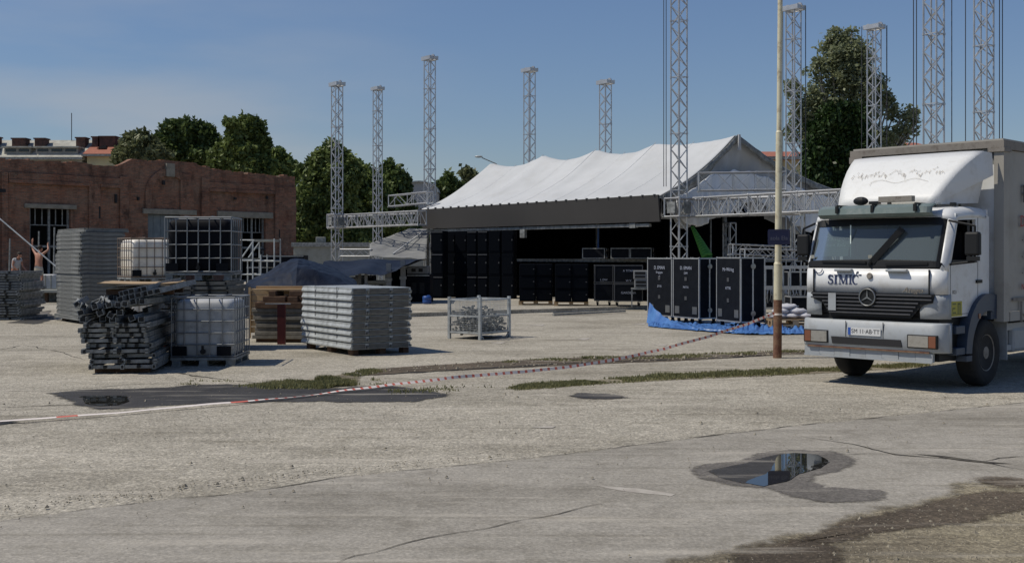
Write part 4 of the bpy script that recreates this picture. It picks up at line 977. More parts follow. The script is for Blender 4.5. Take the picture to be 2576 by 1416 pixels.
def case(w_, h, d, label, loc, rz, group, name='road_case', wheels=True, words=(), body=None, plates=True, mid=True, edge=None):
    r = thing(name, label, 'flight case', loc, rz, group); z0 = .17 if wheels else 0; body = body or M_caseblk; e = .035
    b = MB(); b.box(-w_/2+.008,w_/2-.008,.008,d-.008,z0+.008,z0+h-.008); b.build('body', body, r)
    b = MB()
    for x in (-w_/2, w_/2-e):
        for y in (0, d-e): b.box(x,x+e,y,y+e,z0+e+.001,z0+h-e-.001)
    for z in (z0, z0+h-e):
        for y in (0, d-e): b.box(-w_/2,w_/2,y,y+e,z,z+e)
        for x in (-w_/2, w_/2-e): b.box(x,x+e,e+.001,d-e-.001,z,z+e)
    b.build('edging', edge or M_caseedge, r)
    if plates:
        b = MB(); s = min(.2, w_*.22)
        for x in (-w_/2+.1, w_/2-.1-s): b.box(x,x+s,-.004,.0075,z0+.12,z0+.12+s)
        parts(b, 'handle_plate', M_chrome, r)
    if mid and wheels:
        b = MB()
        for x in (-w_/2+.02, w_/2-.02):
            for y in (.02, d-.02):
                for z in (z0+.02, z0+h-.02): b.ball((x,y,z), .032, 8, 6)
        parts(b, 'ball_corner', M_chrome, r)
        b = MB()
        for z in (.30,.62): b.box(-.05,.05,-.008,.0075,z0+h*z,z0+h*z+.10)
        parts(b, 'front_latch', M_dimtrim, r)
    if wheels:
        for x in (-w_/2+.12, w_/2-.12):
            for y in (.12, d-.12):
                b = MB(); b.lathe([(.001,-.022),(.055,-.025),(.06,-.02),(.06,.02),(.055,.025),(.001,.022)], (x,y,.06), 'x', 14); b.box(x-.035,x-.028,y-.03,y+.03,.05,.155); b.box(x+.028,x+.035,y-.03,y+.03,.05,.155); b.box(x-.05,x+.05,y-.05,y+.05,.156,.169); b.build('castor', M_blackp, r)
    for (s_, zz, sz) in words: text(r, s_, sz, face_front(0,-.002+.0085*0,z0+zz) if 0 else Matrix.Translation((0,-.001,z0+zz)) @ Matrix.Rotation(R(90),4,'X'), M_letter, 'stencil', .001)
    if mid:      # split side with butterfly latches
        b = MB(); b.box(w_/2-.006,w_/2+.004,d/2-.02,d/2+.02,z0+e+.002,z0+h-e-.002); b.build('side_seam', M_caseedge, r)
        for z in (.86, .14):
            b = MB(); b.lathe([(.001,0),(.075,0),(.07,.02),(.001,.022)], (w_/2+.0045,d/2,z0+h*z), 'x', 16); b.build('latch', M_chrome, r)
    return r
# three tall rack cases
a1 = math.atan2(-2.1, 1.12)
rack = 'tall black rack cases on castors'
pA = Vector((3.87, 31.9, 0)); dA = Vector((math.cos(a1), math.sin(a1), 0)); Wc = 1.20
case(Wc-.02, 1.64, .70, 'left one of three tall black rack cases, tarp lying at its foot', pA+dA*Wc*.5, a1, rack, words=(('D. EMAN', 1.36, .13), ('Kragujev', 1.23, .09), ('o', 1.12, .12), ('27176', .84, .08)))
case(Wc-.02, 1.64, .70, 'middle one of three tall black rack cases with its dark side open to view', pA+dA*Wc*1.52, a1, rack, words=(('D. EMAN', 1.36, .13), ('DIM', 1.22, .09), ('MAT15', .84, .08)))
a2 = math.atan2(-1.2, .42); pB = Vector((5.36, 29.25, 0)); dB = Vector((math.cos(a2), math.sin(a2), 0))
case(1.22, 1.66, .72, 'right one of three tall black rack cases nearest the cream pole', pB+dB*.62, a2, rack, words=(('Mr-Wiring', 1.34, .13), ('ATTIK', .86, .1)))
# black cases with white stencils
ck = 'black stencilled cases right of the speaker pallets'
for (px, Y, z, w_, h, ws, lab, wh) in ((1519,39.0,0,.66,.62,(),'lower left black case of the stencilled block',True),(1581,38.5,0,1.0,.62,(('GARDENA', .3, .11),),'lower right black case of the stencilled block',True),
    (1519,39.0,.81,.66,.62,(('L DW', .1, .1),),'upper left black case of the stencilled block',False),(1581,38.5,.81,1.0,.62,(('A TITAN', .42, .10),('W V', .08, .1)),'upper right black case of the stencilled block',False)):
    case(w_, h, .8, lab, ((px-CX)/F*Y, Y, PZ+z), -.05, ck, wheels=wh, words=ws, plates=False, mid=False, edge=M_dimtrim)
gk = 'grey edged equipment cases on the stage deck'
for px, Y, w_, lab in ((1493,44.2,.95,'open grey framed case left of the blue pipe'),(1560,43.6,.78,'grey edged case right of the blue pipe'),(1612,43.0,.86,'grey edged case at the right end of the deck row')):
    case(w_, .42, .5, lab, ((px-CX)/F*Y, Y, 1.76), -.4, gk, wheels=False, plates=False, mid=True, edge=M_galvd)
for px, Y, z, lab in ((1616,38.0,1.40,'flat grey truss plate stack left of the rack cases'),(1618,38.0,1.0,'small grey amplifier box left of the rack cases')):
    r = thing('equipment_box', lab, 'equipment box', ((px-CX)/F*Y, Y, PZ+z-.35+.35*0), -.1); b = MB(); b.box(-.3,.3,0,.5,0,.30); b.build('casing', M_flightg, r, bevel=.02); b = MB(); b.box(-.25,.1,-.012,-.001,.05,.12); b.box(-.25,.1,-.012,-.001,.16,.25); b.build('panel', M_blackp, r)
r = thing('steel_table', 'low steel stand carrying the grey boxes left of the rack cases', 'stand', ((1617-CX)/F*38, 38, PZ), -.1)
b = MB(); b.box(-.4,.4,-.05,.6,.60,.645); b.build('top', M_galvd, r); 
for x in (-.37,.37):
    for y in (-.02,.57): b = MB(); b.box(x-.02,x+.02,y-.02,y+.02,0,.598); b.build('leg', M_galvd, r)
r = bpy.data.objects['equipment_box.001']; r.location.z = PZ+.647; bpy.data.objects['equipment_box'].location.z = PZ+.95
# ================================================================ IBC TANKS
def ibc(label, loc, rz, tank, cage, w_=1.2, d=1.0, h=1.16, nx=6, ny=5, nz_=4, group='caged liquid tanks', cap=True, rc=.010):
    r = thing('caged_tank', label, 'IBC tank', loc, rz, group); zb = .15
    b = MB(); N_ = 9
    # bulging plastic bottle
    def ring(z, ins, bulge):
        P = []; rr = .11
        for cx_, cy_, a0 in ((w_-.035-ins-rr, d-.035-ins-rr, 0),(.035+ins+rr, d-.035-ins-rr, 90),(.035+ins+rr,.035+ins+rr,180),(w_-.035-ins-rr,.035+ins+rr,270)):
            for k in range(6):
                t = R(a0+18*k); P.append((cx_+rr*math.cos(t), cy_+rr*math.sin(t), z))
        return P
    prof = [(zb+.005,.05),(zb+.05,.012),(zb+.3,.003),(zb+.6,.0),(h-.20,.004),(h-.12,.012),(h-.075,.04),(h-.05,.09),(h-.045,.30)]
    vs = []; 
    for z, ins in prof: vs += ring(z, ins, 0)
    m = 24; fs = [(j*m+k, j*m+(k+1)%m, (j+1)*m+(k+1)%m, (j+1)*m+k) for j in range(len(prof)-1) for k in range(m)]+[tuple(range(m-1,-1,-1)), tuple(range((len(prof)-1)*m, len(prof)*m))]
    b.add(vs, fs); b.build('bottle', tank, r, smooth=True)
    b = MB(); zt = h-.015
    hz_ = [zb+.02+(zt-zb-.02)*k/nz_ for k in range(nz_+1)]
    for z in hz_:
        e = 1.4 if z in (hz_[0], hz_[-1]) else 1
        for p, q in (((0,0,z),(w_,0,z)),((w_,0,z),(w_,d,z)),((w_,d,z),(0,d,z)),((0,d,z),(0,0,z))): b.tube(p, q, rc*e, 6)
    for k in range(nx+1):
        x = w_*k/nx
        for y in (0, d): b.tube((x,y,zb),(x,y,zt), rc*(1.2 if k in (0,nx) else 1), 6)
    for k in range(1, ny):
        y = d*k/ny
        for x in (0, w_): b.tube((x,y,zb),(x,y,zt), rc, 6)
    for k in (.3,.7): b.tube((w_*k,0,zt+rc*1.5),(w_*k,d,zt+rc*1.5), rc*1.1, 6)
    b.build('cage', cage, r)
    b = MB()
    b.box(-.012,w_+.012,-.012,d+.012,.105,.145)
    for i, x in enumerate((0,(w_-.16)/2,w_-.16)):
        b.box(x,x+.16,-.01,d+.01,0,.022)
        for y in (0,(d-.12)/2,d-.12): b.box(x+.01,x+.15,y,y+.12,.0225,.1045)
    b.build('pallet_frame', M_galvd, r)
    if cap:
        b = MB(); b.lathe([(.001,0),(.11,0),(.11,.03),(.09,.035),(.001,.035)], (w_/2,d/2,h-.047), 'z', 16); b.build('lid', M_tankk, r)
    b = MB(); b.lathe([(.04,-.0),(.045,-.06),(.001,-.062)], (w_/2,.03,zb+.10), 'y', 12); b.box(w_/2-.02,w_/2+.02,-.045,-.033,zb+.10,zb+.2); b.build('valve', M_blackp, r)
    for x in (.02, w_-.30):
        b = MB(); b.box(x,x+.24,-.016,-.011,zb+.03,zb+.19); b.build('corner_plate', M_tankk, r)
    return r
ibc('grimy grey blue caged tank on the ground right of the front steel pile', (-5.73,18.72,0), R(2), M_tankg, M_cage, 1.06, 1.2, 1.17, 5, 6, 5)
ibc('black caged tank perched high on grey frames above the grimy tank', (-6.86,22.0,1.375), R(3), M_tankk, M_cage, 1.30, 1.05, 1.26, 6, 5, 4, cap=False, rc=.013)
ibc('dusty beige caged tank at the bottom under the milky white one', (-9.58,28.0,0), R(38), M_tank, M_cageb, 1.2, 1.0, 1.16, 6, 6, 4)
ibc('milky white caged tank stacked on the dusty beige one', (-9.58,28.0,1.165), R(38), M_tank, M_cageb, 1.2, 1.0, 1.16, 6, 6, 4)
ibc('low white caged tank half hidden behind the plywood topped pile', (-13.9,36.6,0), R(38), M_tank, M_cage, 1.2, 1.0, 1.14, 6, 6, 4)

# ================================================================ DECK STACKS
def ribdeck(parent, L_, Wd, h, m, m2, name='deck'):
    # a deck panel: long side along +y, short side along +x, ribbed rails
    b = MB(); e = .03
    pr_ = [(0,.0),(-.03,.018),(-.03,.040),(-.008,.085),(-.008,h-.012),(0,h-.012)]
    b.prism([(p[0], p[1]) for p in pr_], 'y', .0, L_)           # near long rail
    b.prism([(Wd-p[0], p[1]) for p in reversed(pr_)], 'y', .0, L_)
    b.box(.001,Wd-.001,0,.03,.004,h-.014); b.box(.001,Wd-.001,L_-.03,L_,.004,h-.014)
    b.box(.005,Wd-.005,.031,L_-.031,h-.03,h-.008)
    o = b.build(name, m, parent); return o
# strapped galvanised bundle in the middle of the yard
def bundle():
    rz = math.atan2(.57,.82); r = thing('deck_bundle', 'strapped bundle of ribbed galvanised deck panels on timber feet', 'deck bundle', (-2.97,20.72,0), rz)
    L_, Wd, h, n = 2.2, 1.24, .129, 9
    for k in range(n):
        dx, dy = random.uniform(-.012,.012), random.uniform(-.02,.02)
        o = ribdeck(r, L_, Wd, h, M_galv, M_beigedeck); o.location = (dx-(.02 if k < 4 else 0), dy, .105+k*h)
        e = MB()                                                     # end face fittings
        for x in (.0,.30,.76,1.06):
            w_ = .018 if x else .0
        for x0, x1, dd in ((.02,.28,.012),(.36,.78,.02),(.86,1.20,.012)): e.box(x0,x1,-dd,-.001,.012,h-.022)
        for x in (.30,.80): e.box(x,x+.045,-.035,-.002,.02,.07)
        parts(e, 'end_plate', M_beigedeck, o)
        e = MB()
        for x in (-.02,.31,.81,1.215): e.box(x,x+.035,-.05,-.036 if x not in (-.02,1.215) else -.004,.03,.062)
        parts(e, 'hook', M_galvd, o)
    for y in (.58, 1.55):
        b = MB(); z1 = .105+n*h
        b.box(-.036,-.033,y,y+.02,.1,z1+.004); b.box(-.036,Wd+.036,y,y+.02,z1+.004,z1+.008); b.box(Wd+.033,Wd+.036,y,y+.02,.1,z1+.004); b.build('strap', M_rope, r)
    for x0, y0 in ((.02,.04),(.02,.95),(.02,1.9),(.6,.04),(.6,1.9),(1.1,.04),(1.1,1.9),(1.1,.95)):
        b = MB(); b.box(x0,x0+.12,y0,y0+.18,0,.1); b.build('timber_foot', M_timber, r)
bundle()
# tall stack of grey decks on the left
def deckstack_():
    rz = math.atan2(.6,.8); base = Vector((-11.8,30.5,0)); h = .116; proto = None; grp = 'grey deck panels in the tall stack'
    b = MB(); 
    for x0, y0 in ((.1,.1),(.95,.1),(.1,2.0),(.95,2.0)): b.box(x0,x0+.12,y0,y0+.3,0,.09)
    b = None
    bearers('dark timber block under the tall grey deck stack', base, rz, [(.1,1.07,.1,.3,0,.09),(.1,1.07,2.0,2.3,0,.09)])
    for k in range(22):
        if proto is None:
            r = thing('scaffold_deck', 'grey scaffold deck, lowest of the tall stack left of the white tanks', 'scaffold deck', base, rz, grp)
            b = MB(); b.box(.03,1.17,.03,2.47,.02,.105); b.build('plate', M_greydeck, r)
            b = MB()
            b.box(.045,1.155,-.004,.028,.001,.104); b.box(.045,1.155,2.472,2.504,.001,.104)
            b.box(-.004,.028,.075,2.425,.001,.104); b.box(1.172,1.204,.075,2.425,.001,.104)
            b.box(.045,1.155,-.010,-.0045,.082,.103); b.box(-.010,-.0045,.075,2.425,.082,.103)
            b.build('rim', M_greydeck, r)
            b = MB()
            for x in (.0,1.15):
                for y in (0,2.45): b.box(x,x+.05,y,y+.05,.0,.06)
            parts(b, 'corner_block', M_galvd, r)
            proto = r
        else: r = dup(proto, label='grey scaffold deck, %s in the tall stack left of the white tanks' % nth(k, 22))
        j = Vector((random.uniform(-.012,.012), random.uniform(-.015,.015), 0))
        off = Vector((-.05,.02,0)) if 11 <= k < 16 else Vector((0,0,0))
        if k == 0: off = Vector((-.02,-.1,0))
        if k == 21: off = Vector((.08,.12,0))
        r.location = base+j+off+Vector((0,0,.09+k*h)); r.rotation_euler = (0,0,rz+random.uniform(-.006,.006)+(.03 if k == 21 else 0))
# pile of steel frames in front, jumbled on top
def frame_proto(name, label, L_, Wd, h, group, m=M_galvd, cat='scaffold section'):
    r = thing(name, label, cat, (0,0,0), 0, group); b = MB(); t = .055
    for x in (0, Wd/2-t/2, Wd-t): 
        b.box(x,x+t,0,L_,0,h); b.box(x-.008,x+t+.008,0,L_,h*.42,h*.56)
    for y in (.02, L_*.33, L_*.66, L_-t-.02): b.box(t+.001,Wd/2-t/2-.001,y,y+t,.012,h-.012); b.box(Wd/2+t/2+.001,Wd-t-.001,y,y+t,.012,h-.012)
    b.build('rails', m, r)
    b = MB()
    for x in (0, Wd/2-t/2, Wd-t): b.box(x+.012,x+t-.012,-.004,.02,.015,h-.015)
    for x in (Wd*.22, Wd*.72): b.box(x,x+.05,-.02,.018,.02,h-.01)
    parts(b, 'socket', M_blackp, r)  # black plugs paint the shade inside the open tube ends
    return r
def bearers(lab, base, rz, boxes, m=None):
    wd = {1:[''], 2:['front ','rear '], 3:['front ','middle ','rear ']}[len(boxes)]
    for w_, bx in zip(wd, boxes):
        t_ = thing('timber_bearer', w_+lab, 'timber', base, rz); b = MB(); b.box(*bx); b.build('beam', m or M_timber, t_, bevel=.006, seg=1)
def frontpile():
    base = Vector((-6.72,17.55,0)); grp = 'steel frames of the front pile'; rz0 = R(8)
    lab = 'dull steel frame lying in the neat lower half of the front left pile'
    bearers('dark timber bearer under the front left steel pile', base, rz0, [(.1,.95,.15,.27,0,.07),(.1,.95,1.6,1.72,0,.07),(.1,.95,3.0,3.12,0,.07)])
    p = frame_proto('scaffold_section', lab, 3.6, 1.02, .078, grp)
    z = .072; rnd = random.Random(4)
    for k in range(9):
        r = p if k == 0 else dup(p)
        if k:
            for ch in [o for o in bpy.data.objects if o.parent == r and o.name.startswith('socket')]: ch.location.x = rnd.uniform(-.03, .22)*(1 if ch.data.vertices[0].co.x < .6 else -1)
        r['label'] = 'dull steel section, %s in the neat lower half of the front pile' % nth(k, 9)
        dx = [.10,.06,.00,-.08,-.05,-.06,-.04,-.09,-.05][k]+rnd.uniform(-.05,.05)
        r.location = base+Vector((dx, rnd.uniform(-.10,.05), z)); r.rotation_euler = (0,0,rz0+rnd.uniform(-.02,.02)); z += .082
    # channel profiles with black blocks painting the shade in their open ends
    lab2 = 'loose steel channel lying crosswise in the jumbled top half of the front left pile'; g2 = 'loose channels on the front pile'
    c = thing('steel_channel', lab2, 'steel channel', (0,0,0), 0, g2); b = MB(); b.box(0,.10,0,2.0,0,.012); b.box(0,.012,0,2.0,.0125,.085); b.box(.088,.10,0,2.0,.0125,.085); b.box(.03,.07,0,2.0,.05,.062); b.build('profile', M_galvd, c)
    b = MB(); b.box(.022,.079,-.008,.04,.024,.075); b.build('coupling', M_blackp, c)
    first = True
    cur = ['','',0]; ORD = ['leftmost','second from left','third from left','fourth from left','fifth from left','sixth from left','seventh from left','eighth from left']
    def put(x, y, zz, rz, ry=0, rx=0):
        nonlocal first
        o = c if first else dup(c); first = False; o['label'], o['group'] = cur[0] % ORD[cur[2]], cur[1]; cur[2] += 1
        o.location = (x, y, zz); o.rotation_euler = (rx, ry, rz)
    x0, y0 = base.x, base.y
    cur[:] = ['%s channel of the lowest loose row on the front pile', 'lowest row of loose channels', 0]
    for k in range(8): put(x0-.10+k*.13, y0+rnd.uniform(-.15,.5), z+.002, rz0+rnd.uniform(-.05,.05), rnd.choice((0,0,.9,-.4)))
    cur[:] = ['%s channel of the second, turned row on the front pile', 'second row of loose channels', 0]
    for k in range(7): put(x0-.16+k*.135, y0+.05+rnd.uniform(-.25,.7), z+.09+rnd.uniform(0,.03), rz0+.10+rnd.uniform(-.12,.12), rnd.uniform(-.5,.5))
    cur[:] = ['%s channel of the tilted middle row on the front pile', 'tilted middle row of channels', 0]
    for k in range(7): put(x0+.10+k*.112, y0+.1+rnd.uniform(-.1,.1), z+.19+.015*k, rz0-.14+rnd.uniform(-.10,.10), -.12+rnd.uniform(-.3,.3))
    cur[:] = ['%s of the channels jutting out upper left of the front pile', 'channels sticking out at the left', 0]
    for k in range(6): put(x0-.28+k*.11, y0+.25+rnd.uniform(-.1,.1), z+.21+.01*k, rz0+.16+rnd.uniform(-.15,.15), rnd.uniform(-.6,.6), .01)
    cur[:] = ['%s channel of the slanting bundle, upper right of the front pile', 'slanting bundle of channels', 0]
    for k in range(7): put(x0+.42+k*.095, y0+.3+rnd.uniform(-.08,.08), z+.30+.022*k, rz0-.16+rnd.uniform(-.02,.02), -.2, .05)
    cur[:] = ['%s channel lying on top of the slanting bundle, front pile', 'channels on the slanting bundle', 0]
    for k in range(5): put(x0+.35+k*.1, y0+.45+rnd.uniform(-.08,.08), z+.385+.02*k, rz0-.13, -.2, .05)
    cur[:] = ['%s channel under the timbers and plywood of the front pile', 'channels under the plywood', 0]
    for k in range(5): put(x0-.05+k*.13, y0+1.1, z+.30+.0*k, rz0+.02, 0, 0)
    bearers('brown timber carrying the plywood on the front left pile', (x0+.02, y0+1.1, z+.40), rz0, [(-.1,1.0,0,.10,0,.09),(-.1,1.0,1.0,1.10,0,.09)])
    ply = 'sheets of weathered plywood'
    for k, (dx, dy, w_, L_, a, mm, lab) in enumerate(((-.02,1.0,1.12,1.5,.02,M_ply,'lowest brown plywood sheet on the front left pile'),(-.10,.95,1.14,1.5,-.05,M_ply,'middle plywood sheet on the front left pile'),(-.16,.90,1.28,1.7,.06,M_wood,'topmost pale plywood sheet overhanging the front left pile'))):
        zz = z+.495+k*.05; s = thing('plywood_sheet', lab, 'plywood', (x0+dx, y0+dy, zz), rz0+a, ply); b = MB()
        b.grid(10, 8, lambda u_, v_: Vector((u_*w_, v_*L_, .02*math.sin(u_*3.1)*(1 if k < 2 else -1)+.012*noise.noise(Vector((u_*3,v_*3,k))))))
        b.build('sheet', mm, s, solid=.018)
deckstack_()
frontpile()
# stack of grey frames carrying the black tank
def carrier():
    base = Vector((-7.02,21.85,0)); grp = 'grey frames under the black tank'; lab = 'dull grey frame in the stack carrying the black tank'
    bearers('reddish brown bearer under the sections that carry the black tank', base, 0, [(.05,1.35,.1,.25,0,.095),(.05,1.35,.95,1.1,0,.095)], M_redsteel)
    p = frame_proto('scaffold_section', lab, 1.35, 1.45, .085, grp, M_beigedeck); z = .1; rnd = random.Random(9)
    for k in range(14):
        r = p if k == 0 else dup(p); r['label'] = 'dusty grey section, %s of the stack carrying the black tank' % nth(k, 14); r.location = base+Vector((rnd.uniform(-.05,.03), rnd.uniform(-.05,.03), z)); r.rotation_euler = (0,0,rnd.uniform(-.03,.03)); z += .0905
carrier()
# far left dark pile
def leftpile():
    grp = 'dark frames at the left picture edge'; lab = 'dark steel frame in the pile cut by the left picture edge'
    base = G(-80,806); p = frame_proto('scaffold_section', lab, 2.0, 1.45, .075, grp, M_galvd); z = .0; rnd = random.Random(2)
    for k in range(18):
        r = p if k == 0 else dup(p); r['label'] = 'dark steel section, %s in the pile at the left picture edge' % nth(k, 18); r.location = base+Vector((rnd.uniform(-.08,.08), rnd.uniform(-.08,.08), z)); r.rotation_euler = (0,0,.1+rnd.uniform(-.04,.04)); z += .079
leftpile()
# slab load with timbers, board and red post
def slabload():
    Y = 24.0; X = (636-CX)/F*Y; a = R(-6)
    bearers('dark bearer under the grey slab stack behind the ribbed bundle', (X+.05,Y,0), a, [(0,1.2,.05,.2,0,.075),(0,1.2,.8,.95,0,.075)])
    M_sl = mat('stained concrete slabs', (.23,.215,.185), .9, col2=(.15,.14,.12), scale=3, dirt=(.06,.055,.05), dscale=5)
    proto = None; z = .078
    for k in range(8):
        if proto is None:
            proto = r = thing('paving_slab', 'stained grey slab, lowest of the stack behind the ribbed bundle', 'slab', (0,0,0), 0, 'grey slabs in the stack behind the bundle'); b = MB(); b.box(0,1.28,0,1.0,0,.078); b.build('slab', M_sl, r, bevel=.008)
        else: r = dup(proto, label='stained grey slab, %s of the stack behind the ribbed bundle' % nth(k, 8))
        r.location = (X+random.uniform(-.02,.03)+.04*math.sin(k*.5), Y+random.uniform(-.03,.02), z); r.rotation_euler = (0,0,a+random.uniform(-.02,.02)); z += .082
    g_ = 'dark timbers on the slab stack'
    for k, (x, y, w_, d, h, zz) in enumerate(((.06,-.06,1.3,.16,.13,0),(.05,.25,1.25,.16,.13,0),(.05,.7,1.25,.16,.13,0),(.22,-.03,.5,.7,.12,.135),(.78,-.08,.22,.9,.12,.135),(1.02,-.02,.22,.85,.12,.135),(.34,.02,.16,.6,.11,.26),(.80,.0,.44,.8,.11,.26))):
        r = thing('old_timber', ['front long dark timber lying on the slabs','middle long dark timber lying on the slabs','rear long dark timber lying on the slabs','wide dark timber block on the left of the second layer','narrow dark timber block in the middle of the second layer','dark timber block at the right end of the second layer','single dark timber stub standing out at the top left','wide dark timber on top at the right'][k], 'timber', (X+x*.98, Y+y, z+zz), a, g_ if zz == 0 else g_+', upper layers'); b = MB(); b.box(0,w_,0,d,0,h); b.build('beam', M_timber, r, bevel=.01)
    zt = z+.375
    r = thing('board', 'pale wide board lying across the dark timbers', 'board', (X-.08, Y+.15, zt), a+.02); b = MB(); b.box(0,1.5,0,1.1,0,.03); b.box(.02,1.45,.3,.4,.031,.09); b.build('plank', M_wood, r)
    r = thing('crate_side', 'pale timber crate beside the dark timbers, behind the grimy tank', 'crate', (X-.38, Y+1.25, 0), a); b = MB()
    for k in range(7): b.box(0,1.0,0,.03,.12+k*.145,.255+k*.145); b.box(.97,1.0,.031,.9,.12+k*.145,.255+k*.145)
    b.box(0,.05,-.03,-.001,0,1.15); b.box(.93,.98,-.03,-.001,0,1.15); b.build('planking', M_wood, r)
    r = thing('red_post', 'dark red steel post standing before the slab stack', 'post', ((707-CX)/F*23.4, 23.4, 0), 0); b = MB(); b.box(-.08,.08,0,.012,0,.84); b.box(-.08,-.068,.0125,.1,0,.84); b.box(.068,.08,.0125,.1,0,.84); b.build('web', M_redsteel, r); b = MB(); b.box(-.33,.2,-.02,.02,.845,.865); b.build('top_strip', M_galv, r)
slabload()

# ================================================================ WIRE STILLAGE
def stillage():
    rz = math.atan2(.82,.57); r = thing('wire_stillage', 'grey mesh sided steel stillage full of small scaffold fittings', 'stillage', (-.70,24.6,0), rz)
    Wx, Dy, H = 1.18, .92, .94; t = .06                     # local +x right-back, +y left-back
    for x in (0, Wx-t):
        for y in (0, Dy-t):
            b = MB(); b.box(x,x+t,y,y+t,0,H); b.build('corner_post', M_galv, r)
    b = MB()
    for z in (.13,.50,.86):
        b.box(t+.001,Wx-t-.001,.005,.04,z,z+.035); b.box(t+.001,Wx-t-.001,Dy-.04,Dy-.005,z,z+.035)
        b.box(.005,.04,t+.001,Dy-t-.001,z,z+.035); b.box(Wx-.04,Wx-.005,t+.001,Dy-t-.001,z,z+.035)
    b.build('rail', M_galv, r)
    b = MB(); b.box(.041,Wx-.041,.041,Dy-.041,.115,.129); b.build('floor', M_galvd, r)
    for nm, f in (('mesh_panel', lambda a, z: (a, .02, z)), ('mesh_panel', lambda a, z: (.02, a*Dy/Wx, z)), ('mesh_panel', lambda a, z: (a, Dy-.02, z)), ('mesh_panel', lambda a, z: (Wx-.02, a*Dy/Wx, z))):
        b = MB(); k = t
        while k < Wx-t: b.tube(f(k,.16), f(k,.86), .0028, 4); k += .05
        z = .18
        while z < .86: b.tube(f(t,z), f(Wx-t,z), .0028, 4); z += .05
        b.build(nm, M_galv, r)
    # load of fittings: a heap nobody could count
    b = MB(); rnd = random.Random(3)
    for k in range(420):
        p = Vector((rnd.uniform(.1,Wx-.1), rnd.uniform(.1,Dy-.1), 0)); top = .62-.25*abs(noise.noise(Vector((p.x*3,p.y*3,1))))-.25*(1-p.y/Dy)*0+(.12 if p.y > .5 else -.08)
        p.z = rnd.uniform(.14, max(.2, top)); d = Vector((rnd.gauss(0,1), rnd.gauss(0,1), rnd.gauss(0,.4))).normalized()*rnd.uniform(.05,.11); b.tube(p, p+d, rnd.uniform(.012,.022), 6)
        b.lathe([(.001,-.02),(.032,-.02),(.032,.02),(.001,.02)], p+d, 'z', 7)
    tag(b.build('scaffold_fittings', M_galvd, kind='stuff'), 'heap of small steel scaffold fittings filling the mesh stillage', 'scaffold fittings')
    o = bpy.data.objects['scaffold_fittings']; o.location = r.location; o.rotation_euler = r.rotation_euler
    b = MB(); b.box(t+.001,Wx-t-.001,.0,.005-.001,.0,.0)   # placeholder strip removed
    for a0 in ((.0,.12),(Wx-t,-.12)):
        b = MB(); b.bar((a0[0]+t/2, .03, .12), (a0[0]+t/2+a0[1], .03, .015), .03); b.build('foot_brace', M_galv, r)
stillage()
# profile lying on the yard and blue bucket
b = MB(); p, q = G(1392,795), G(1572,787); b.bar(p+Vector((0,0,.04)), q+Vector((0,0,.06)), .09, .05); b.bar(p+Vector((0,.0,.1)), q+Vector((0,.12,.115)), .05, .035)
tag(b.build('steel_profile', M_galvd), 'long steel profile lying on the open yard before the speaker pallets', 'steel profile')
r = thing('blue_bucket', 'small blue plastic drum by the leftmost speaker column', 'drum', ((1074-CX)/F*40.5, 40.5, PZ))
b = MB(); b.lathe([(.001,0),(.13,0),(.16,.04),(.165,.13),(.15,.15),(.165,.17),(.16,.27),(.12,.30),(.001,.30)], (0,0,0), 'z', 20); b.build('shell', M_bluebin, r, smooth=True)
b = MB(); b.lathe([(.001,0),(.05,0),(.05,.03),(.001,.03)], (.06,0,.3), 'z', 12); b.build('stopper', M_bluebin, r)

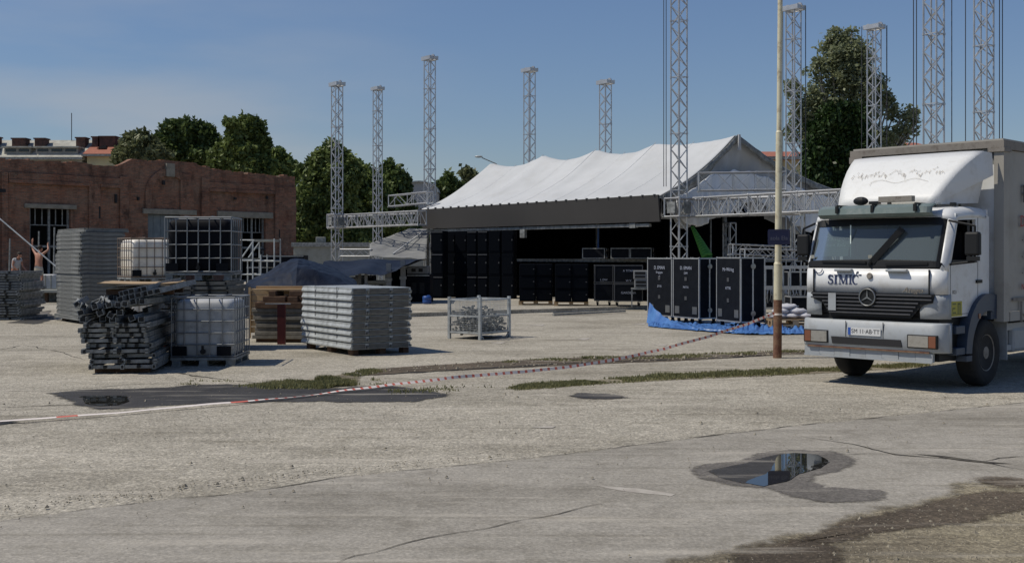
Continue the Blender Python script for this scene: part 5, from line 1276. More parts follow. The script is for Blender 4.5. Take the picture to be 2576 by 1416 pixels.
# ================================================================ DARK TARPAULINS AND GEAR LEFT OF THE STAGE
def tarps():
    Y0 = 35.0; k = Y0/F
    prof = [(622,712),(640,706),(668,690),(700,668),(722,656),(746,650),(770,655),(800,668),(835,688),(870,706),(900,716)]
    def top(px):
        for (a, ya), (b_, yb) in zip(prof, prof[1:]):
            if a <= px <= b_: t = (px-a)/(b_-a); t = t*t*(3-2*t)*.5+t*.5; return CH-((ya+(yb-ya)*t)-HZ)*k
        return .9
    def f(u_, v_):
        px = 622+u_*278; z = top(px); dep = (v_-.35)*3.6; x = (px-CX)*k
        sh = math.exp(-(max(0, -dep-.35)/1.0)**2) if dep < 0 else math.exp(-(max(0, dep-.8)/1.1)**2)
        fan = math.atan2(x+6.75, -dep+.9)                        # folds radiate from the peak
        crease = .13*abs(noise.noise(Vector((fan*3.0, 2, 3))))*min(1, abs(dep)+.25)+.07*noise.noise(Vector((x*1.3, dep*1.3, 8)))+.02*noise.noise(Vector((x*4, dep*4, 4)))
        return Vector((x, Y0+dep, max(.25, z*sh+crease-.05)))
    rows = [[(618,716,33.4),(640,724,32.9),(698,726,32.2),(738,727,32.0),(744,727,31.9),(802,727,32.0),(884,724,32.6),(905,722,33.6)],
            [(624,711,33.9),(650,703,33.6),(700,690,33.2),(731,682,33.0),(747,672,32.8),(790,680,32.9),(850,694,33.3),(898,712,34.0)],
            [(628,706,34.6),(668,688,34.4),(702,667,34.3),(728,654,34.4),(752,650,34.4),(786,660,34.6),(838,674,35.0),(894,706,35.2)],
            [(632,707,35.4),(672,690,35.4),(705,669,35.5),(735,654,35.6),(765,653,35.8),(806,662,36.0),(850,680,36.2),(892,708,36.4)],
            [(640,730,38),(680,728,38),(710,727,38),(740,726,38.2),(770,726,38.2),(810,726,38.4),(850,727,38.4),(890,730,38.4)]]
    PT = [[W(*q) for q in r_] for r_ in rows]
    PT.insert(0, [p+Vector((0,-.22,.12-p.z)) for p in PT[0]])             # skirt reaching down to the ground
    for r_ in PT: r_.insert(0, r_[0]+Vector((-.18,0,.10-r_[0].z))); r_.append(r_[-1]+Vector((.2,0,.10-r_[-1].z)))
    for p in PT[-1]: p.z = .1
    def f(u_, v_):
        a = u_*9; i = min(int(a), 8); q = a-i; c_ = v_*5; j = min(int(c_), 4); w2 = c_-j
        p = PT[j][i].lerp(PT[j][i+1], q).lerp(PT[j+1][i].lerp(PT[j+1][i+1], q), w2)
        edge = math.sin(math.pi*min(1, max(0, v_)))
        return p+Vector((0, 0, .06*noise.noise(Vector((p.x*1.9, p.y*1.9, 1)))+.05*abs(noise.noise(Vector((p.x*3.7+p.y, p.y*2.1, 4))))-.02))
    b = MB(); b.grid(72, 40, f); tag(b.build('tarpaulin', M_tarpk, smooth=False, solid=.008), 'dark blue tarpaulin draped in a peaked heap behind the slab stack', 'tarpaulin')
    r = thing('equipment_crate', 'hidden crate under the peaked dark tarpaulin heap', 'crate', ((748-CX)*k, Y0+.1, 0)); b = MB(); b.box(-.6,.6,-.4,.5,.0,1.45); b.build('casing', M_caseblk, r, bevel=.02)
    # long sheet stretched over the gear towards the speakers
    def g2(u_, v_):
        bx = 815+u_*262; by = 655-5*u_+3*math.sin(u_*9); Yb = 44.0
        fx = 790+u_*275; fy = 704-20*u_-30*max(0,u_-.55)/.45*.9+5*math.sin(u_*11); Yf = 39.6+1.2*u_
        B, A = W(bx, by, Yb), W(fx, fy, Yf); p = A.lerp(B, v_)
        p.z += .10*noise.noise(Vector((u_*4+v_, v_*1.6, 2)))+.05*abs(noise.noise(Vector((u_*8+v_*3, v_*2, 6))))-.08*math.sin(math.pi*v_)*(.5+.5*math.sin(u_*9)); return p
    b = MB(); b.grid(90, 24, g2); tag(b.build('tarpaulin', M_tarpk, smooth=False, solid=.008), 'long dark blue tarpaulin stretched over gear left of the speakers', 'tarpaulin')
    for px, Y, zt, lab in ((978,41.0,1.62,'thick grey post under the long tarpaulin, left of the pair'),(1014,41.4,1.72,'thick grey post under the long tarpaulin, right of the pair'),(921,40.6,1.30,'grey post under the long tarpaulin by the white box'),(905,41.2,1.28,'thin grey post at the left end under the long tarpaulin')):
        t_ = thing('tarp_post', lab, 'post', ((px-CX)/F*Y, Y, PZ)); b = MB(); w_ = .09 if px > 950 else .05; b.box(-w_,w_,-w_,w_,0,zt-PZ-.03); b.build('shaft', M_flightg, t_); b = MB(); b.box(-w_-.03,w_+.03,-w_-.03,w_+.03,(zt-PZ)*.55,(zt-PZ)*.62); b.build('clamp', M_galvd, t_)
    def eq(px, Y, w_, h, d, m, lab, z=PZ, name='equipment_box', panel=True, rz=-.1):
        t_ = thing(name, lab, 'equipment box', ((px-CX)/F*Y, Y, z), rz); b = MB(); b.box(-w_/2,w_/2,0,d,0,h); b.build('casing', m, t_, bevel=.015, seg=1)
        if panel:
            b = MB(); b.box(-w_*.28,-w_*.08,-.012,-.001,h*.3,h*.7); b.box(w_*.06,w_*.26,-.012,-.001,h*.3,h*.7); b.build('panel', M_blackp, t_)
        b = MB(); b.box(-w_/2+.03,w_/2-.03,-.016,-.002,h-.06,h-.03); b.build('trim', M_caseedge if m is not M_flightg else M_galvd, t_)
    eq(950,41.5,.78,.50,.6,M_pale,'pale box with two dark panels under the long tarpaulin', .45)
    eq(950,41.5,.85,.32,.6,M_caseblk,'black box under the pale two panel box', PZ, panel=False)
    eq(885,41.6,.7,.95,.6,M_flightg,'grey cabinet under the left end of the long tarpaulin')
    eq(916,42.6,.7,1.0,.6,M_caseblk,'black cabinet behind the pale box under the long tarpaulin', panel=False)
    eq(998,43.0,.9,1.30,.7,M_caseblk,'black cabinet between the two thick grey posts', panel=False)
    eq(1052,42.2,.92,1.05,.7,M_caseblk,'black wheeled looking cabinet left of the speaker columns')
    eq(1050,42.3,.80,.30,.6,M_flightg,'grey flat unit lying on the black cabinet left of the speakers', PZ+1.055)
    eq(895,47.0,1.9,.42,.8,M_flightg,'long grey low box beyond the long tarpaulin, below the loose truss', 1.22)
    t_ = thing('trestle', 'steel trestle carrying the long grey low box', 'trestle', ((895-CX)/F*47, 47, PZ), -.1); 
    for x in (-.8,.8): b = MB(); b.box(x-.03,x+.03,.05,.1,0,1.09); b.build('leg', M_galvd, t_)
    b = MB(); b.box(-.9,.9,.02,.14,1.0915,1.098); b.build('top', M_galvd, t_)
    eq(712,50.0,1.9,.50,1.0,M_caseblk,'long black covered box in front of the ruin corner', 1.4, panel=False, rz=0)
    eq(680,50.3,2.2,1.05,1.0,M_caseblk,'bulky black base box in front of the ruin corner', .34, panel=False, rz=0)
    # light scaffold with a step platform by the right opening
    Y = 46; s = thing('work_scaffold', 'light grey work scaffold with a small platform by the right opening', 'scaffold', ((650-CX)/F*Y, Y, .3)); kk = Y/F
    X = lambda px: (px-650)*kk; Z = lambda py: CH-(py-HZ)*kk-.3
    for x_, y_ in ((606,652),(636,700-95),(656,640),(690,600)):
        b = MB(); 
        for dy in (0, 1.2): b.tube((X(x_),dy,0), (X(x_),dy,Z(y_)), .035, 6)
        parts(b, 'upright', M_galv, s)
    b = MB()
    for dy in (0,1.2):
        b.tube((X(604),dy,Z(604)), (X(640),dy,Z(604)), .025, 6); b.tube((X(604),dy,Z(655)), (X(690),dy,Z(657)), .035, 6); b.tube((X(604),dy,Z(690)), (X(690),dy,Z(692)), .03, 6); b.tube((X(608),dy,Z(648)), (X(638),dy,Z(606)), .035, 6)
    parts(b, 'brace', M_galv, s)
    b = MB(); b.box(X(640),X(688),0,1.2,Z(608),Z(602)); b.box(X(606),X(640),0,1.2,Z(658)+.04,Z(650)); parts(b, 'platform', M_pale, s)
tarps()
# leftovers between the piles and the ruin
r = thing('white_crate', 'white ribbed plastic crate left of the tall deck stack', 'crate', ((114-CX)/F*46, 46, 0)); b = MB(); b.box(-.6,.6,0,1,.5,1.1); b.build('shell', M_tent, r, bevel=.04); b = MB(); b.box(-.5,.5,.1,.9,0,.499); b.build('stand', M_galvd, r)
b = MB(); 
for k in range(5): b.box(-.5+k*.24,-.46+k*.24,-.02,-.003,.5,1.08)
b.build('rib', M_pale, r)
r = thing('plank_platform', 'low pale plank platform the bare chested man stands on', 'platform', ((98-CX)/F*44.6, 44.6, 0)); b = MB(); b.box(-1.0,1.4,0,4.5,.40,.50); b.build('planks', M_pale, r)
for x in (-.85,.1,1.2):
    for y in (.3,2.2,4.2): b = MB(); b.box(x,x+.12,y,y+.12,0,.399); b.build('leg', M_timber, r)
for px, Y, yt, lab in ((22,47,600,'thin grey prop beside the man in the pale shirt'),(95,47.5,582,'thin prop at the left edge of the dark left opening'),(134,46.5,572,'thin tapered prop before the dark left opening'),(48,48.5,655,'short prop between the two men')):
    zt = CH-(yt-HZ)/F*Y; b = MB(); b.tube(((px-CX)/F*Y, Y, 0), ((px-CX)/F*Y+.05, Y, zt), .035, 6); tag(b.build('prop', M_galvd), lab, 'prop', 'steel props by the left opening')
b = MB(); b.tube(W(-60,500,45.6), W(172,697,45.0), .03, 6); tag(b.build('long_pipe', M_galv), 'long thin pipe slanting down, held up by the bare chested man', 'pipe')

# ================================================================ CREAM POLE WITH SIGN
def pole():
    X, Y = 4.84, 20.3; r = thing('cream_pole', 'tall stepped cream pole with rusty foot left of the truck', 'pole', (X, Y, 0)); r.rotation_euler = (0, R(.45), 0)
    b = MB(); b.tube((0,0,0), (0,0,1.06), .078, 20, .076); b.build('foot', M_rust, r, smooth=False)
    b = MB(); b.tube((0,0,1.06), (0,0,1.70), .076, 20, .075); b.lathe([(.075,0),(.078,.01),(.062,.045),(.060,.05)], (0,0,1.70), 'z', 20); b.build('lower_shaft', M_cream, r)
    b = MB(); b.tube((0,0,1.745), (0,0,4.1), .060, 20, .059); b.lathe([(.059,0),(.061,.01),(.046,.04)], (0,0,4.1), 'z', 20); b.tube((0,0,4.14), (0,0,8.6), .047, 16, .042); b.build('upper_shaft', M_cream, r)
    s = thing('street_sign', 'small navy sign with worn pale lettering on the cream pole', 'sign', (X+.008, Y-.085, 2.20)); 
    b = MB(); pts = []; w_, h, q = .20, .14, .03
    for cx_, cy_, a0 in ((w_-q,h-q,0),(-w_+q,h-q,90),(-w_+q,-h+q,180),(w_-q,-h+q,270)):
        for k in range(5): t = R(a0+22.5*k); pts.append((cx_+q*math.cos(t), cy_+q*math.sin(t)))
    b.prism(pts, 'y', -.004, .004); b.build('plate', M_navy, s)
    dim = mat('faded lettering', (.13,.14,.19), .7)
    text(s, 'aola Ela', .105, Matrix.Translation((0,-.006,-.02)) @ Matrix.Rotation(R(90),4,'X'), dim, 'lettering', .001)
    b = MB()
    for a in ((-w_+.018,-w_+.024),(w_-.024,w_-.018)): b.box(*a,-.0055,-.0042,-h+.02,h-.02)
    for a in ((-h+.018,-h+.024),(h-.024,h-.018)): b.box(-w_+.0245,w_-.0245,-.0055,-.0042,*a)
    b.build('rim', mat('sign rim', (.05,.055,.10), .5), s)
    b = MB(); b.box(-.075,.075,.005,.016,-.03,.03); b.build('bracket', M_galvd, s)
pole()
def tape():
    A = Vector((4.77,20.24,.785)); pts = []
    E = G(-60,1067); mid = G(1300,942)
    C = [(4.77,20.24,.785),(4.2,19.83,.62),(3.4,19.27,.43),(2.5,18.67,.26),(1.7,18.13,.14),(.95,17.68,.07),(.2,17.25,.035),(-.6,16.7,.03)]
    pts = [Vector(c) for c in C]+[G(*q, .03) for q in [(1100,959),(1000,969),(900,980),(700,1002),(500,1020),(300,1038),(120,1052),(0,1060),(-120,1070)]]
    # resample
    S_ = [pts[0]]; 
    for a, b in zip(pts, pts[1:]):
        n = max(1, int((b-a).length/.045)); S_ += [a.lerp(b, (k+1)/n) for k in range(n)]
    V = []; Fm = []; tw = 1.45
    for i, p in enumerate(S_):
        d = (S_[min(i+1,len(S_)-1)]-S_[max(i-1,0)]).normalized(); side = d.cross(Vector((0,0,1))).normalized(); up = side.cross(d)
        s = i*.045; th = (1.25+.35*noise.noise(Vector((s*.9,1,1)))) if p.x > -.7 else (1.25-1.1*min(1,(-.7-p.x)/2)+.5*noise.noise(Vector((s*.6,2,1))))
        wv = .023 if p.x > -.7 else .022; o = side*math.cos(th)*wv+up*math.sin(th)*wv; q = p+Vector((0,0,.035*math.sin(th)+.01*noise.noise(Vector((s*2,5,5)))))
        V += [q-o, q+o]
    me = bpy.data.meshes.new('barrier_tape'); n = len(S_); me.from_pydata([tuple(v) for v in V], [], [(2*i,2*i+1,2*i+3,2*i+2) for i in range(n-1)])
    me.materials.append(mat('white tape', (.80,.72,.66), .5)); me.materials.append(mat('red tape', (.62,.15,.10), .5))
    for i, p_ in enumerate(me.polygons): p_.material_index = 1 if i % 3 == 0 and V[2*i].x > -3.2 or ((i//5) % 9 == 0 and V[2*i].x <= -3.2) else 0
    o = bpy.data.objects.new('barrier_tape', me); COL.objects.link(o); tag(o, 'red and white barrier tape sagging from the pole across the yard', 'barrier tape')
    b = MB(); b.lathe([(.0795,-.02),(.082,-.02),(.082,.015),(.0795,.015)], (4.846,20.3,.80), 'z', 20); b.build('knot', me.materials[0], o)
tape()

# ================================================================ BLUE TARP, SACKS, RACK RIGHT OF THE CASES
def bluetarp():
    # strip swept along the ground line seen in front of the cases
    front = [G(*q) for q in [(1630,822),(1665,826),(1740,832),(1810,838),(1880,843),(1960,843),(2040,842)]]
    back = [G(1634,800,.0), G(1668,808), G(1740,812), G(1810,815), G(1880,816), G(1960,817), G(2040,820)]
    hh = [(.52,.02),(.20,.05),(.10,.04),(.07,.03),(.20,.12),(.16,.10),(.14,.10)]
    def f(u_, v_):
        t = u_*(len(front)-1); i = min(int(t), len(front)-2); q = t-i; A = front[i].lerp(front[i+1], q); B = back[i].lerp(back[i+1], q)
        p = A.lerp(B, v_); s = u_*8.5
        rid = (.35+.9*abs(noise.noise(Vector((s*.8, v_*1.2, 9)))))*.9*abs(noise.noise(Vector((s*1.6, v_*2.2, 1))))+.35*abs(noise.noise(Vector((s*4.5, v_*4, 3))))+.12*abs(noise.noise(Vector((s*11, v_*8, 5))))
        amp = .42 if u_ > .55 else .20
        p.z = .02+rid*amp*math.sin(math.pi*(.08+.84*v_))+(.30*math.exp(-((v_-.9)/.3)**2)*math.exp(-(u_/.06)**2))
        return p
    b = MB(); b.grid(150, 26, f); o = b.build('blue_tarpaulin', M_tarpb, smooth=False, solid=.006); tag(o, 'crumpled bright blue tarpaulin on the ground before the rack cases', 'tarpaulin')
    # corner pulled up the left rack case
    P0 = [G(1630,806), G(1762,838)]; 
    def g3(u_, v_):
        base = G(1634+u_*125, 812+u_*20); topz = .50*max(0,1-u_*1.25)**2.4+.05; p = base+Vector((-.12*(1-v_), -.30*(1-v_), 0)); p.z = .02+topz*v_+.03*noise.noise(Vector((u_*9, v_*3, 2)))
        return p+Vector((0,.0,0))+Vector((.02*math.sin(u_*40),.03*math.sin(u_*31),0))
    b = MB(); b.grid(40, 12, g3); b.build('raised_corner', M_tarpb, o, smooth=False, solid=.006)
    def h3(u_, v_):
        A = G(1735+u_*110, 829+u_*9); p = A+Vector((.0,-.18-.12*math.sin(u_*3)+.28*v_,0)); p.z = .035+.05*abs(noise.noise(Vector((u_*8, v_*3, 4)))); return p
    b = MB(); b.grid(40, 6, h3); b.build('pale_fold', M_tarpw, o, smooth=True, solid=.004)
bluetarp()
def sacks():
    Y = 27.6; X = (2000-CX)/F*Y
    r = pallet((X,Y-.1,.0), -.02, 'pallet under the white sacks behind the cream pole', 'pallets under the sacks'); r2 = dup(r, (X,Y-.1,.146), -.02, 'upper pallet directly under the white sacks behind the pole')
    rnd = random.Random(5); spots = [(-.36,.1,0,'left sack of the bottom layer'),(.0,.12,0,'middle sack of the bottom layer'),(.38,.1,0,'right sack of the bottom layer on the pallet'),(-.22,.15,.12,'left sack of the upper layer'),(.16,.14,.12,'right sack of the upper layer'),(-.05,.2,.23,'topmost white sack')]
    for i, (x, y, z, lab) in enumerate(spots):
        s = thing('sack', lab+' behind the cream pole', 'sack', (X+x, Y+y, .295+z), rnd.uniform(-.4,.4), 'white sacks on the pallet'); b = MB(); b.ball((0,.15,.07), .26, 18, 10, (1,.8,.30))
        b.v = [(v[0]+.03*noise.noise(Vector(v)*7+Vector((i,0,0))), v[1]+.03*noise.noise(Vector(v)*6+Vector((0,i,0))), max(0, v[2]+.035*noise.noise(Vector(v)*8+Vector((i,1,0))))) for v in b.v]
        b.build('bag', M_sack, s, smooth=True); b = MB(); b.bar((.2,.15,.08),(.31,.17,.07),.07,.02); b.build('tied_end', M_sack, s)
    # steel rack with rails and hanging leads
    Y = 33.5; kk = Y/F; k0 = thing('steel_rack', 'long steel rack with two white rails behind the cream pole', 'rack', ((1985-CX)*kk, Y, 0)); Xp = lambda px: (px-1985)*kk; Zp = lambda py: CH-(py-HZ)*kk
    b = MB(); 
    for dy in (0,.9): b.box(Xp(1926),Xp(2062),dy,dy+.05,Zp(676),Zp(669)); b.box(Xp(1926),Xp(2062),dy,dy+.07,Zp(729),Zp(721))
    parts(b, 'rail', M_caseedge, k0)
    for px in (1927,1948,1972,1990,2016,2058):
        b = MB(); b.box(Xp(px)-.02,Xp(px)+.02,.06,.1,0,Zp(669)-.09); b.build('upright', M_galv, k0)
    b = MB(); rnd = random.Random(8)
    for k in range(26):
        x = rnd.uniform(Xp(1930),Xp(2055)); b.path([(x,.0,Zp(729)),(x+rnd.uniform(-.06,.06),-.04,Zp(729)-.12),(x+rnd.uniform(-.1,.1),-.03,Zp(729)-rnd.uniform(.16,.42))], .012, 5)
    b.build('strap', M_chrome, k0)
    for px, Y, w_, h, z, lab in ((2022,31.5,.75,.55,0,'black case on the ground between pole and truck'),(2030,35.5,1.2,1.2,0,'tall black case behind the steel rack by the truck'),(1950,36.0,1.0,1.3,0,'tall black case behind the steel rack left of the pole')):
        case(w_, h, .7, lab, ((px-CX)/F*Y, Y, z), 0, 'black cases by the steel rack', plates=False, mid=False, wheels=True)
sacks()
# ================================================================ TRUCK
def XS(hw, r, n=5, m=8, lo=-99, hi=99):
    o = []
    for k in range(n, 0, -1): t = R(90*k/n); o.append((-(hw-r)-r*math.sin(t), r*(1-math.cos(t))))
    for k in range(m+1): o.append((-(hw-r)+2*(hw-r)*k/m, 0))
    for k in range(1, n+1): t = R(90*k/n); o.append(((hw-r)+r*math.sin(t), r*(1-math.cos(t))))
    return [q for q in o if lo <= q[0] <= hi]
def sweep(b, prof, xs, bow=.03, cen=(-.4,1.7), yonly=False):
    P = [Vector(p) for p in prof]; Nn = []
    for i in range(len(P)):
        d = (P[min(i+1,len(P)-1)]-P[max(i-1,0)]).normalized(); n = Vector((-d.y, d.x))
        if n.dot(Vector(cen)-P[i]) < 0: n = -n
        if yonly: n = Vector((1,0))
        Nn.append(n)
    vs = []
    for x, ins in xs:
        for p, n in zip(P, Nn): q = p+n*(ins+bow*(abs(x)/1.06)**2*.8); vs.append((x, q.x, q.y))
    m = len(P); b.add(vs, [(i*m+j, i*m+j+1, (i+1)*m+j+1, (i+1)*m+j) for i in range(len(xs)-1) for j in range(m-1)])
    return b
def side_poly(b, pts, x, th=.05): b.prism(pts, 'x', x, x-th*(1 if x > 0 else -1))
def truck():
    T = thing('box_truck', 'white cab over truck with roof deflector and beige curtain body', 'truck', (6.01,16.65,0), R(-46))
    P = lambda b, n, m, par=T, **k: b.build(n, m, par, **k)
    XA = XS(1.06,.14)
    # cab shell
    b = MB(); sweep(b, [(-1.335,1.33),(-1.34,1.5),(-1.325,1.68)], XA); P(b, 'front_panel', M_white, smooth=True, solid=.02)
    fp = bpy.data.objects['front_panel']
    b = MB(); sweep(b, [(-1.075,2.38),(-1.04,2.44),(-.98,2.495),(-.88,2.53),(-.6,2.555),(-.2,2.565),(.06,2.555),(.13,2.52),(.16,2.44)], XA); P(b, 'roof', M_white, smooth=True, solid=.02)
    for lo, hi in ((-99,-.985),(.985,99)):
        b = MB(); sweep(b, [(-1.325,1.681),(-1.30,1.78),(-1.075,2.381)], XS(1.06,.14,8,8,lo,hi)); P(b, 'windscreen_pillar', M_white, smooth=True, solid=.02)
    wa, wb, wc, wd = (-1.06,1.79), (-.86,2.35), (-.30,2.37), (-.28,1.79)
    arch = [(-.655*math.cos(R(a)), .48+.70*math.sin(R(a))) for a in (56,65,75,90,102)]
    arch = [(-.40,1.02)]+[p for p in arch if p[1] > 1.03]
    for q in (1.06, -1.06):
        b = MB(); side_poly(b, [(-1.165,1.70), wa, wb, (-.93,2.44)], q); side_poly(b, [(-.93,2.44), wb, wc, (.15,2.42), (.05,2.44)], q)
        side_poly(b, [wc, wd, (.15,1.70), (.15,2.42)], q)
        side_poly(b, [(-1.165,1.02)]+arch+[(.15,1.17),(.15,1.70),wd,wa,(-1.165,1.70)], q)
        P(b, 'cab_side', M_white)
    b = MB(); b.box(-1.04,1.04,.10,.15,1.0,2.52); P(b, 'rear_wall', M_white)
    b = MB(); b.box(-1.0,1.0,-1.27,.09,1.03,1.30); b.box(-.98,.98,.04,.095,1.31,2.45); b.box(-1.0,1.0,-1.24,-.95,1.31,1.76)
    for x in (-.55,.55): b.box(x-.25,x+.25,-.35,.02,1.3,1.75); b.box(x-.24,x+.24,-.14,0.03,1.75,2.2); b.box(x-.13,x+.13,-.12,-.0,2.2,2.36)
    P(b, 'interior', M_int)
    b = MB(); n = 20
    for k in range(n):
        t0, t1 = 2*math.pi*k/n, 2*math.pi*(k+1)/n; b.tube((.5+.23*math.cos(t0),-.86+.08*math.sin(t0),1.9+.2*math.sin(t0)),(.5+.23*math.cos(t1),-.86+.08*math.sin(t1),1.9+.2*math.sin(t1)),.015,5)
    P(b, 'steering_wheel', M_blackp)
    # windscreen
    b = MB(); sweep(b, [(-1.302,1.775),(-1.23,1.96),(-1.15,2.18),(-1.073,2.385)], XS(1.0,.10,4,8)); ws = P(b, 'windscreen', M_glass, smooth=True)
    b = MB(); sweep(b, [(-1.333,1.683),(-1.338,1.70),(-1.325,1.785),(-1.30,1.80)], XS(1.045,.13)); P(b, 'cowl', M_blackp, solid=.01)
    for lo, hi in ((-99,-.925),(.925,99)):
        b = MB(); sweep(b, [(-1.306,1.79),(-1.08,2.385)], XS(.995,.10,6,8,lo,hi)); P(b, 'screen_seal', M_blackp, ws, solid=.012)
    b = MB(); sweep(b, [(-1.115,2.29),(-1.08,2.39)], XS(.99,.10)); P(b, 'screen_seal', M_blackp, ws, solid=.012)
    # notice behind the glass
    b = MB(); M = Matrix.Translation((-.62,-1.15,2.04)) @ Matrix.Rotation(R(-20),4,'X')
    b.box(-.22,.22,-.004,.004,-.20,.20, M); nb = P(b, 'windscreen_notice', mat('tinted notice sheet', (.22,.29,.28), .5))
    ml = mat('pale green lettering', (.75,.85,.80), .6)
    for s, zz, sz in (('Transport', .07, .10), ('d.o.o. Rača', -.03, .07)):
        text(nb, s, sz, M @ Matrix.Translation((0,-.006,zz)) @ Matrix.Rotation(R(90),4,'X'), ml, 'lettering', .001)
    b = MB(); b.box(-.375,-.36,-1.20,-1.19,1.84,2.3); P(b, 'curtain_edge', ml)
    for x, m_ in ((-.93, M_pale), (.0, M_pale)):
        b = MB(); b.box(x-.03,x+.03,-1.318 if x > -.5 else -1.29,-1.312 if x > -.5 else -1.284,1.82,1.87); P(b, 'sticker', m_, ws)
    # wipers
    b = MB(); b.bar((.04,-1.345,1.77), (.42,-1.20,2.24), .03, .085); b.tube((.0,-1.35,1.74), (.03,-1.34,1.80), .03, 8); P(b, 'wiper', M_blackp)
    b = MB(); b.bar((-.05,-1.345,1.765), (-.75,-1.33,1.775), .02, .03); P(b, 'wiper', M_blackp)
    b = MB(); b.bar((.25,-1.345,1.735), (.85,-1.32,1.75), .03, .03); P(b, 'wiper', M_blackp)
    # hood details
    for x0, x1 in ((-.52,-.25),(.27,.58)): b = MB(); b.box(x0,x1,-1.40,-1.335,1.635,1.672); b.build('grab_handle', M_silver, T, bevel=.01)
    b = MB(); b.lathe([(.001,-.03),(.035,-.03),(.045,-.01),(.045,.0),(.001,0)], (.01,-1.345,1.575), 'y', 16); P(b, 'cap', M_rim)
    b = MB(); b.box(.875,.881,-1.362,-1.300,1.335,1.67); b.box(-.881,-.875,-1.362,-1.300,1.335,1.67); P(b, 'panel_gap', M_blackp)
    b = MB(); 
    for k in range(14):
        t0, t1 = R(180+13*k), R(180+13*(k+1)); b.tube((-.80+.06*math.cos(t0),-1.345,1.665+.06*math.sin(t0)),(-.80+.06*math.cos(t1),-1.345,1.665+.06*math.sin(t1)),.007,4)
    P(b, 'tow_eye_mark', M_navyl)
    # serif name built from strokes: S I M I C with a detached accent
    b = MB(); H = .135; y_ = -1.352
    def stroke(pts, ws):
        for (p, q), (w0, w1) in zip(zip(pts, pts[1:]), zip(ws, ws[1:])):
            p, q = Vector(p), Vector(q); d = (q-p).normalized(); n = Vector((-d.y, d.x))
            V = [p+n*w0/2, q+n*w1/2, q-n*w1/2, p-n*w0/2]; b.add([(v.x, y_-.0005, v.y) for v in V]+[(v.x, y_+.012, v.y) for v in V], [(0,1,2,3),(7,6,5,4),(0,4,5,1),(1,5,6,2),(2,6,7,3),(3,7,4,0)])
    z0 = 1.452; zz = lambda t: z0+H*t
    def I(x, w_=.026): stroke([(x,zz(0)),(x,zz(1))],[w_,w_]); stroke([(x-.026,zz(.03)),(x+.026,zz(.03))],[.009,.009]); stroke([(x-.026,zz(.97)),(x+.026,zz(.97))],[.009,.009])
    sx = -.605; ths = [R(a) for a in range(60,275,20)]; 
    up_ = [(sx+.0+.030*math.cos(R(a)), zz(.75)+.030*math.sin(R(a))) for a in range(30,271,24)]
    dn_ = [(sx+.0+.034*math.cos(R(a)), zz(.27)+.033*math.sin(R(a))) for a in range(90,-151,-24)]
    stroke(up_, [.008+.016*(i/(len(up_)-1)) for i in range(len(up_))]); stroke(dn_, [.026-.017*(i/(len(dn_)-1)) for i in range(len(dn_))])
    stroke([(sx+.032,zz(.97)),(sx+.032,zz(.72))],[.006,.006]); stroke([(sx-.034,zz(.03)),(sx-.034,zz(.3))],[.006,.006])
    I(-.522)
    mx_ = -.455; stroke([(mx_,zz(0)),(mx_,zz(1))],[.009,.009]); stroke([(mx_+.005,zz(1)),(mx_+.055,zz(.05))],[.028,.026]); stroke([(mx_+.055,zz(.05)),(mx_+.10,zz(1))],[.009,.009]); stroke([(mx_+.105,zz(0)),(mx_+.105,zz(1))],[.026,.026])
    for x in (mx_, mx_+.105): stroke([(x-.02,zz(.03)),(x+.02,zz(.03))],[.009,.009]); 
    stroke([(mx_-.022,zz(.97)),(mx_+.02,zz(.97))],[.009,.009]); stroke([(mx_+.09,zz(.97)),(mx_+.13,zz(.97))],[.009,.009])
    I(-.288)
    cxx = -.205; C_ = [(cxx+.045*math.cos(R(a)), zz(.5)+.066*math.sin(R(a))) for a in range(48,313,16)]
    stroke(C_, [.007+.022*math.sin(math.pi*i/(len(C_)-1))**1.2 for i in range(len(C_))]); stroke([(cxx+.033,zz(.98)),(cxx+.033,zz(.72))],[.006,.006])
    stroke([(-.20,zz(1.10)),(-.185,zz(1.32)),(-.165,zz(1.36))],[.006,.008,.006]); stroke([(-.165,zz(1.05)),(-.135,zz(1.0)),(-.12,zz(1.06))],[.009,.012,.006])
    P(b, 'owner_name', M_navyl)
    text(T, 'Atego', .105, face_front(.64,-1.352,1.385), M_rim, 'model_script', .003, shear=.45, sx=1.15)
    # grille with slats, ring emblem
    b = MB(); b.prism([(-.90,1.335),(.95,1.335),(.93,1.22),(.80,1.19),(.62,1.0),(-.60,1.0),(-.72,1.18),(-.88,1.24)], 'y', -1.365, -1.30); gr = P(b, 'grille', M_blackp)
    b = MB()
    for k in range(6):
        z = 1.305-k*.052; t = max(0,(1.24-z)/.24); xr = .93-(.16 if z < 1.25 else 0)-.17*t; b.prism([(-1.372,z-.008),(-1.395,z+.0),(-1.392,z+.016),(-1.367,z+.018)], 'x', -xr+.03, xr)
    P(b, 'slat', M_blackp2, gr)
    b = MB(); n = 36
    for k in range(n):
        t0, t1 = 2*math.pi*k/n, 2*math.pi*(k+1)/n; b.tube((.118*math.cos(t0),-1.405,1.275+.118*math.sin(t0)),(.118*math.cos(t1),-1.405,1.275+.118*math.sin(t1)),.010,6)
    for a in (90,210,330):
        b.prism([(-.013,0),(.0,.113),(.013,0)], 'y', -1.408, -1.402, Matrix.Translation((0,0,1.275)) @ Matrix.Rotation(-R(a-90),4,'Y'))
    P(b, 'emblem', M_chrome, gr)
    b = MB(); b.lathe([(.001,-.02),(.135,-.02),(.14,-.01),(.14,.0),(.001,.0)], (0,-1.375,1.275), 'y', 32); P(b, 'emblem_dish', M_blackp, gr)
    b = MB(); b.box(-.61,-.49,-1.402,-1.396,1.075,1.325); P(b, 'grey_patch', M_silver, gr)
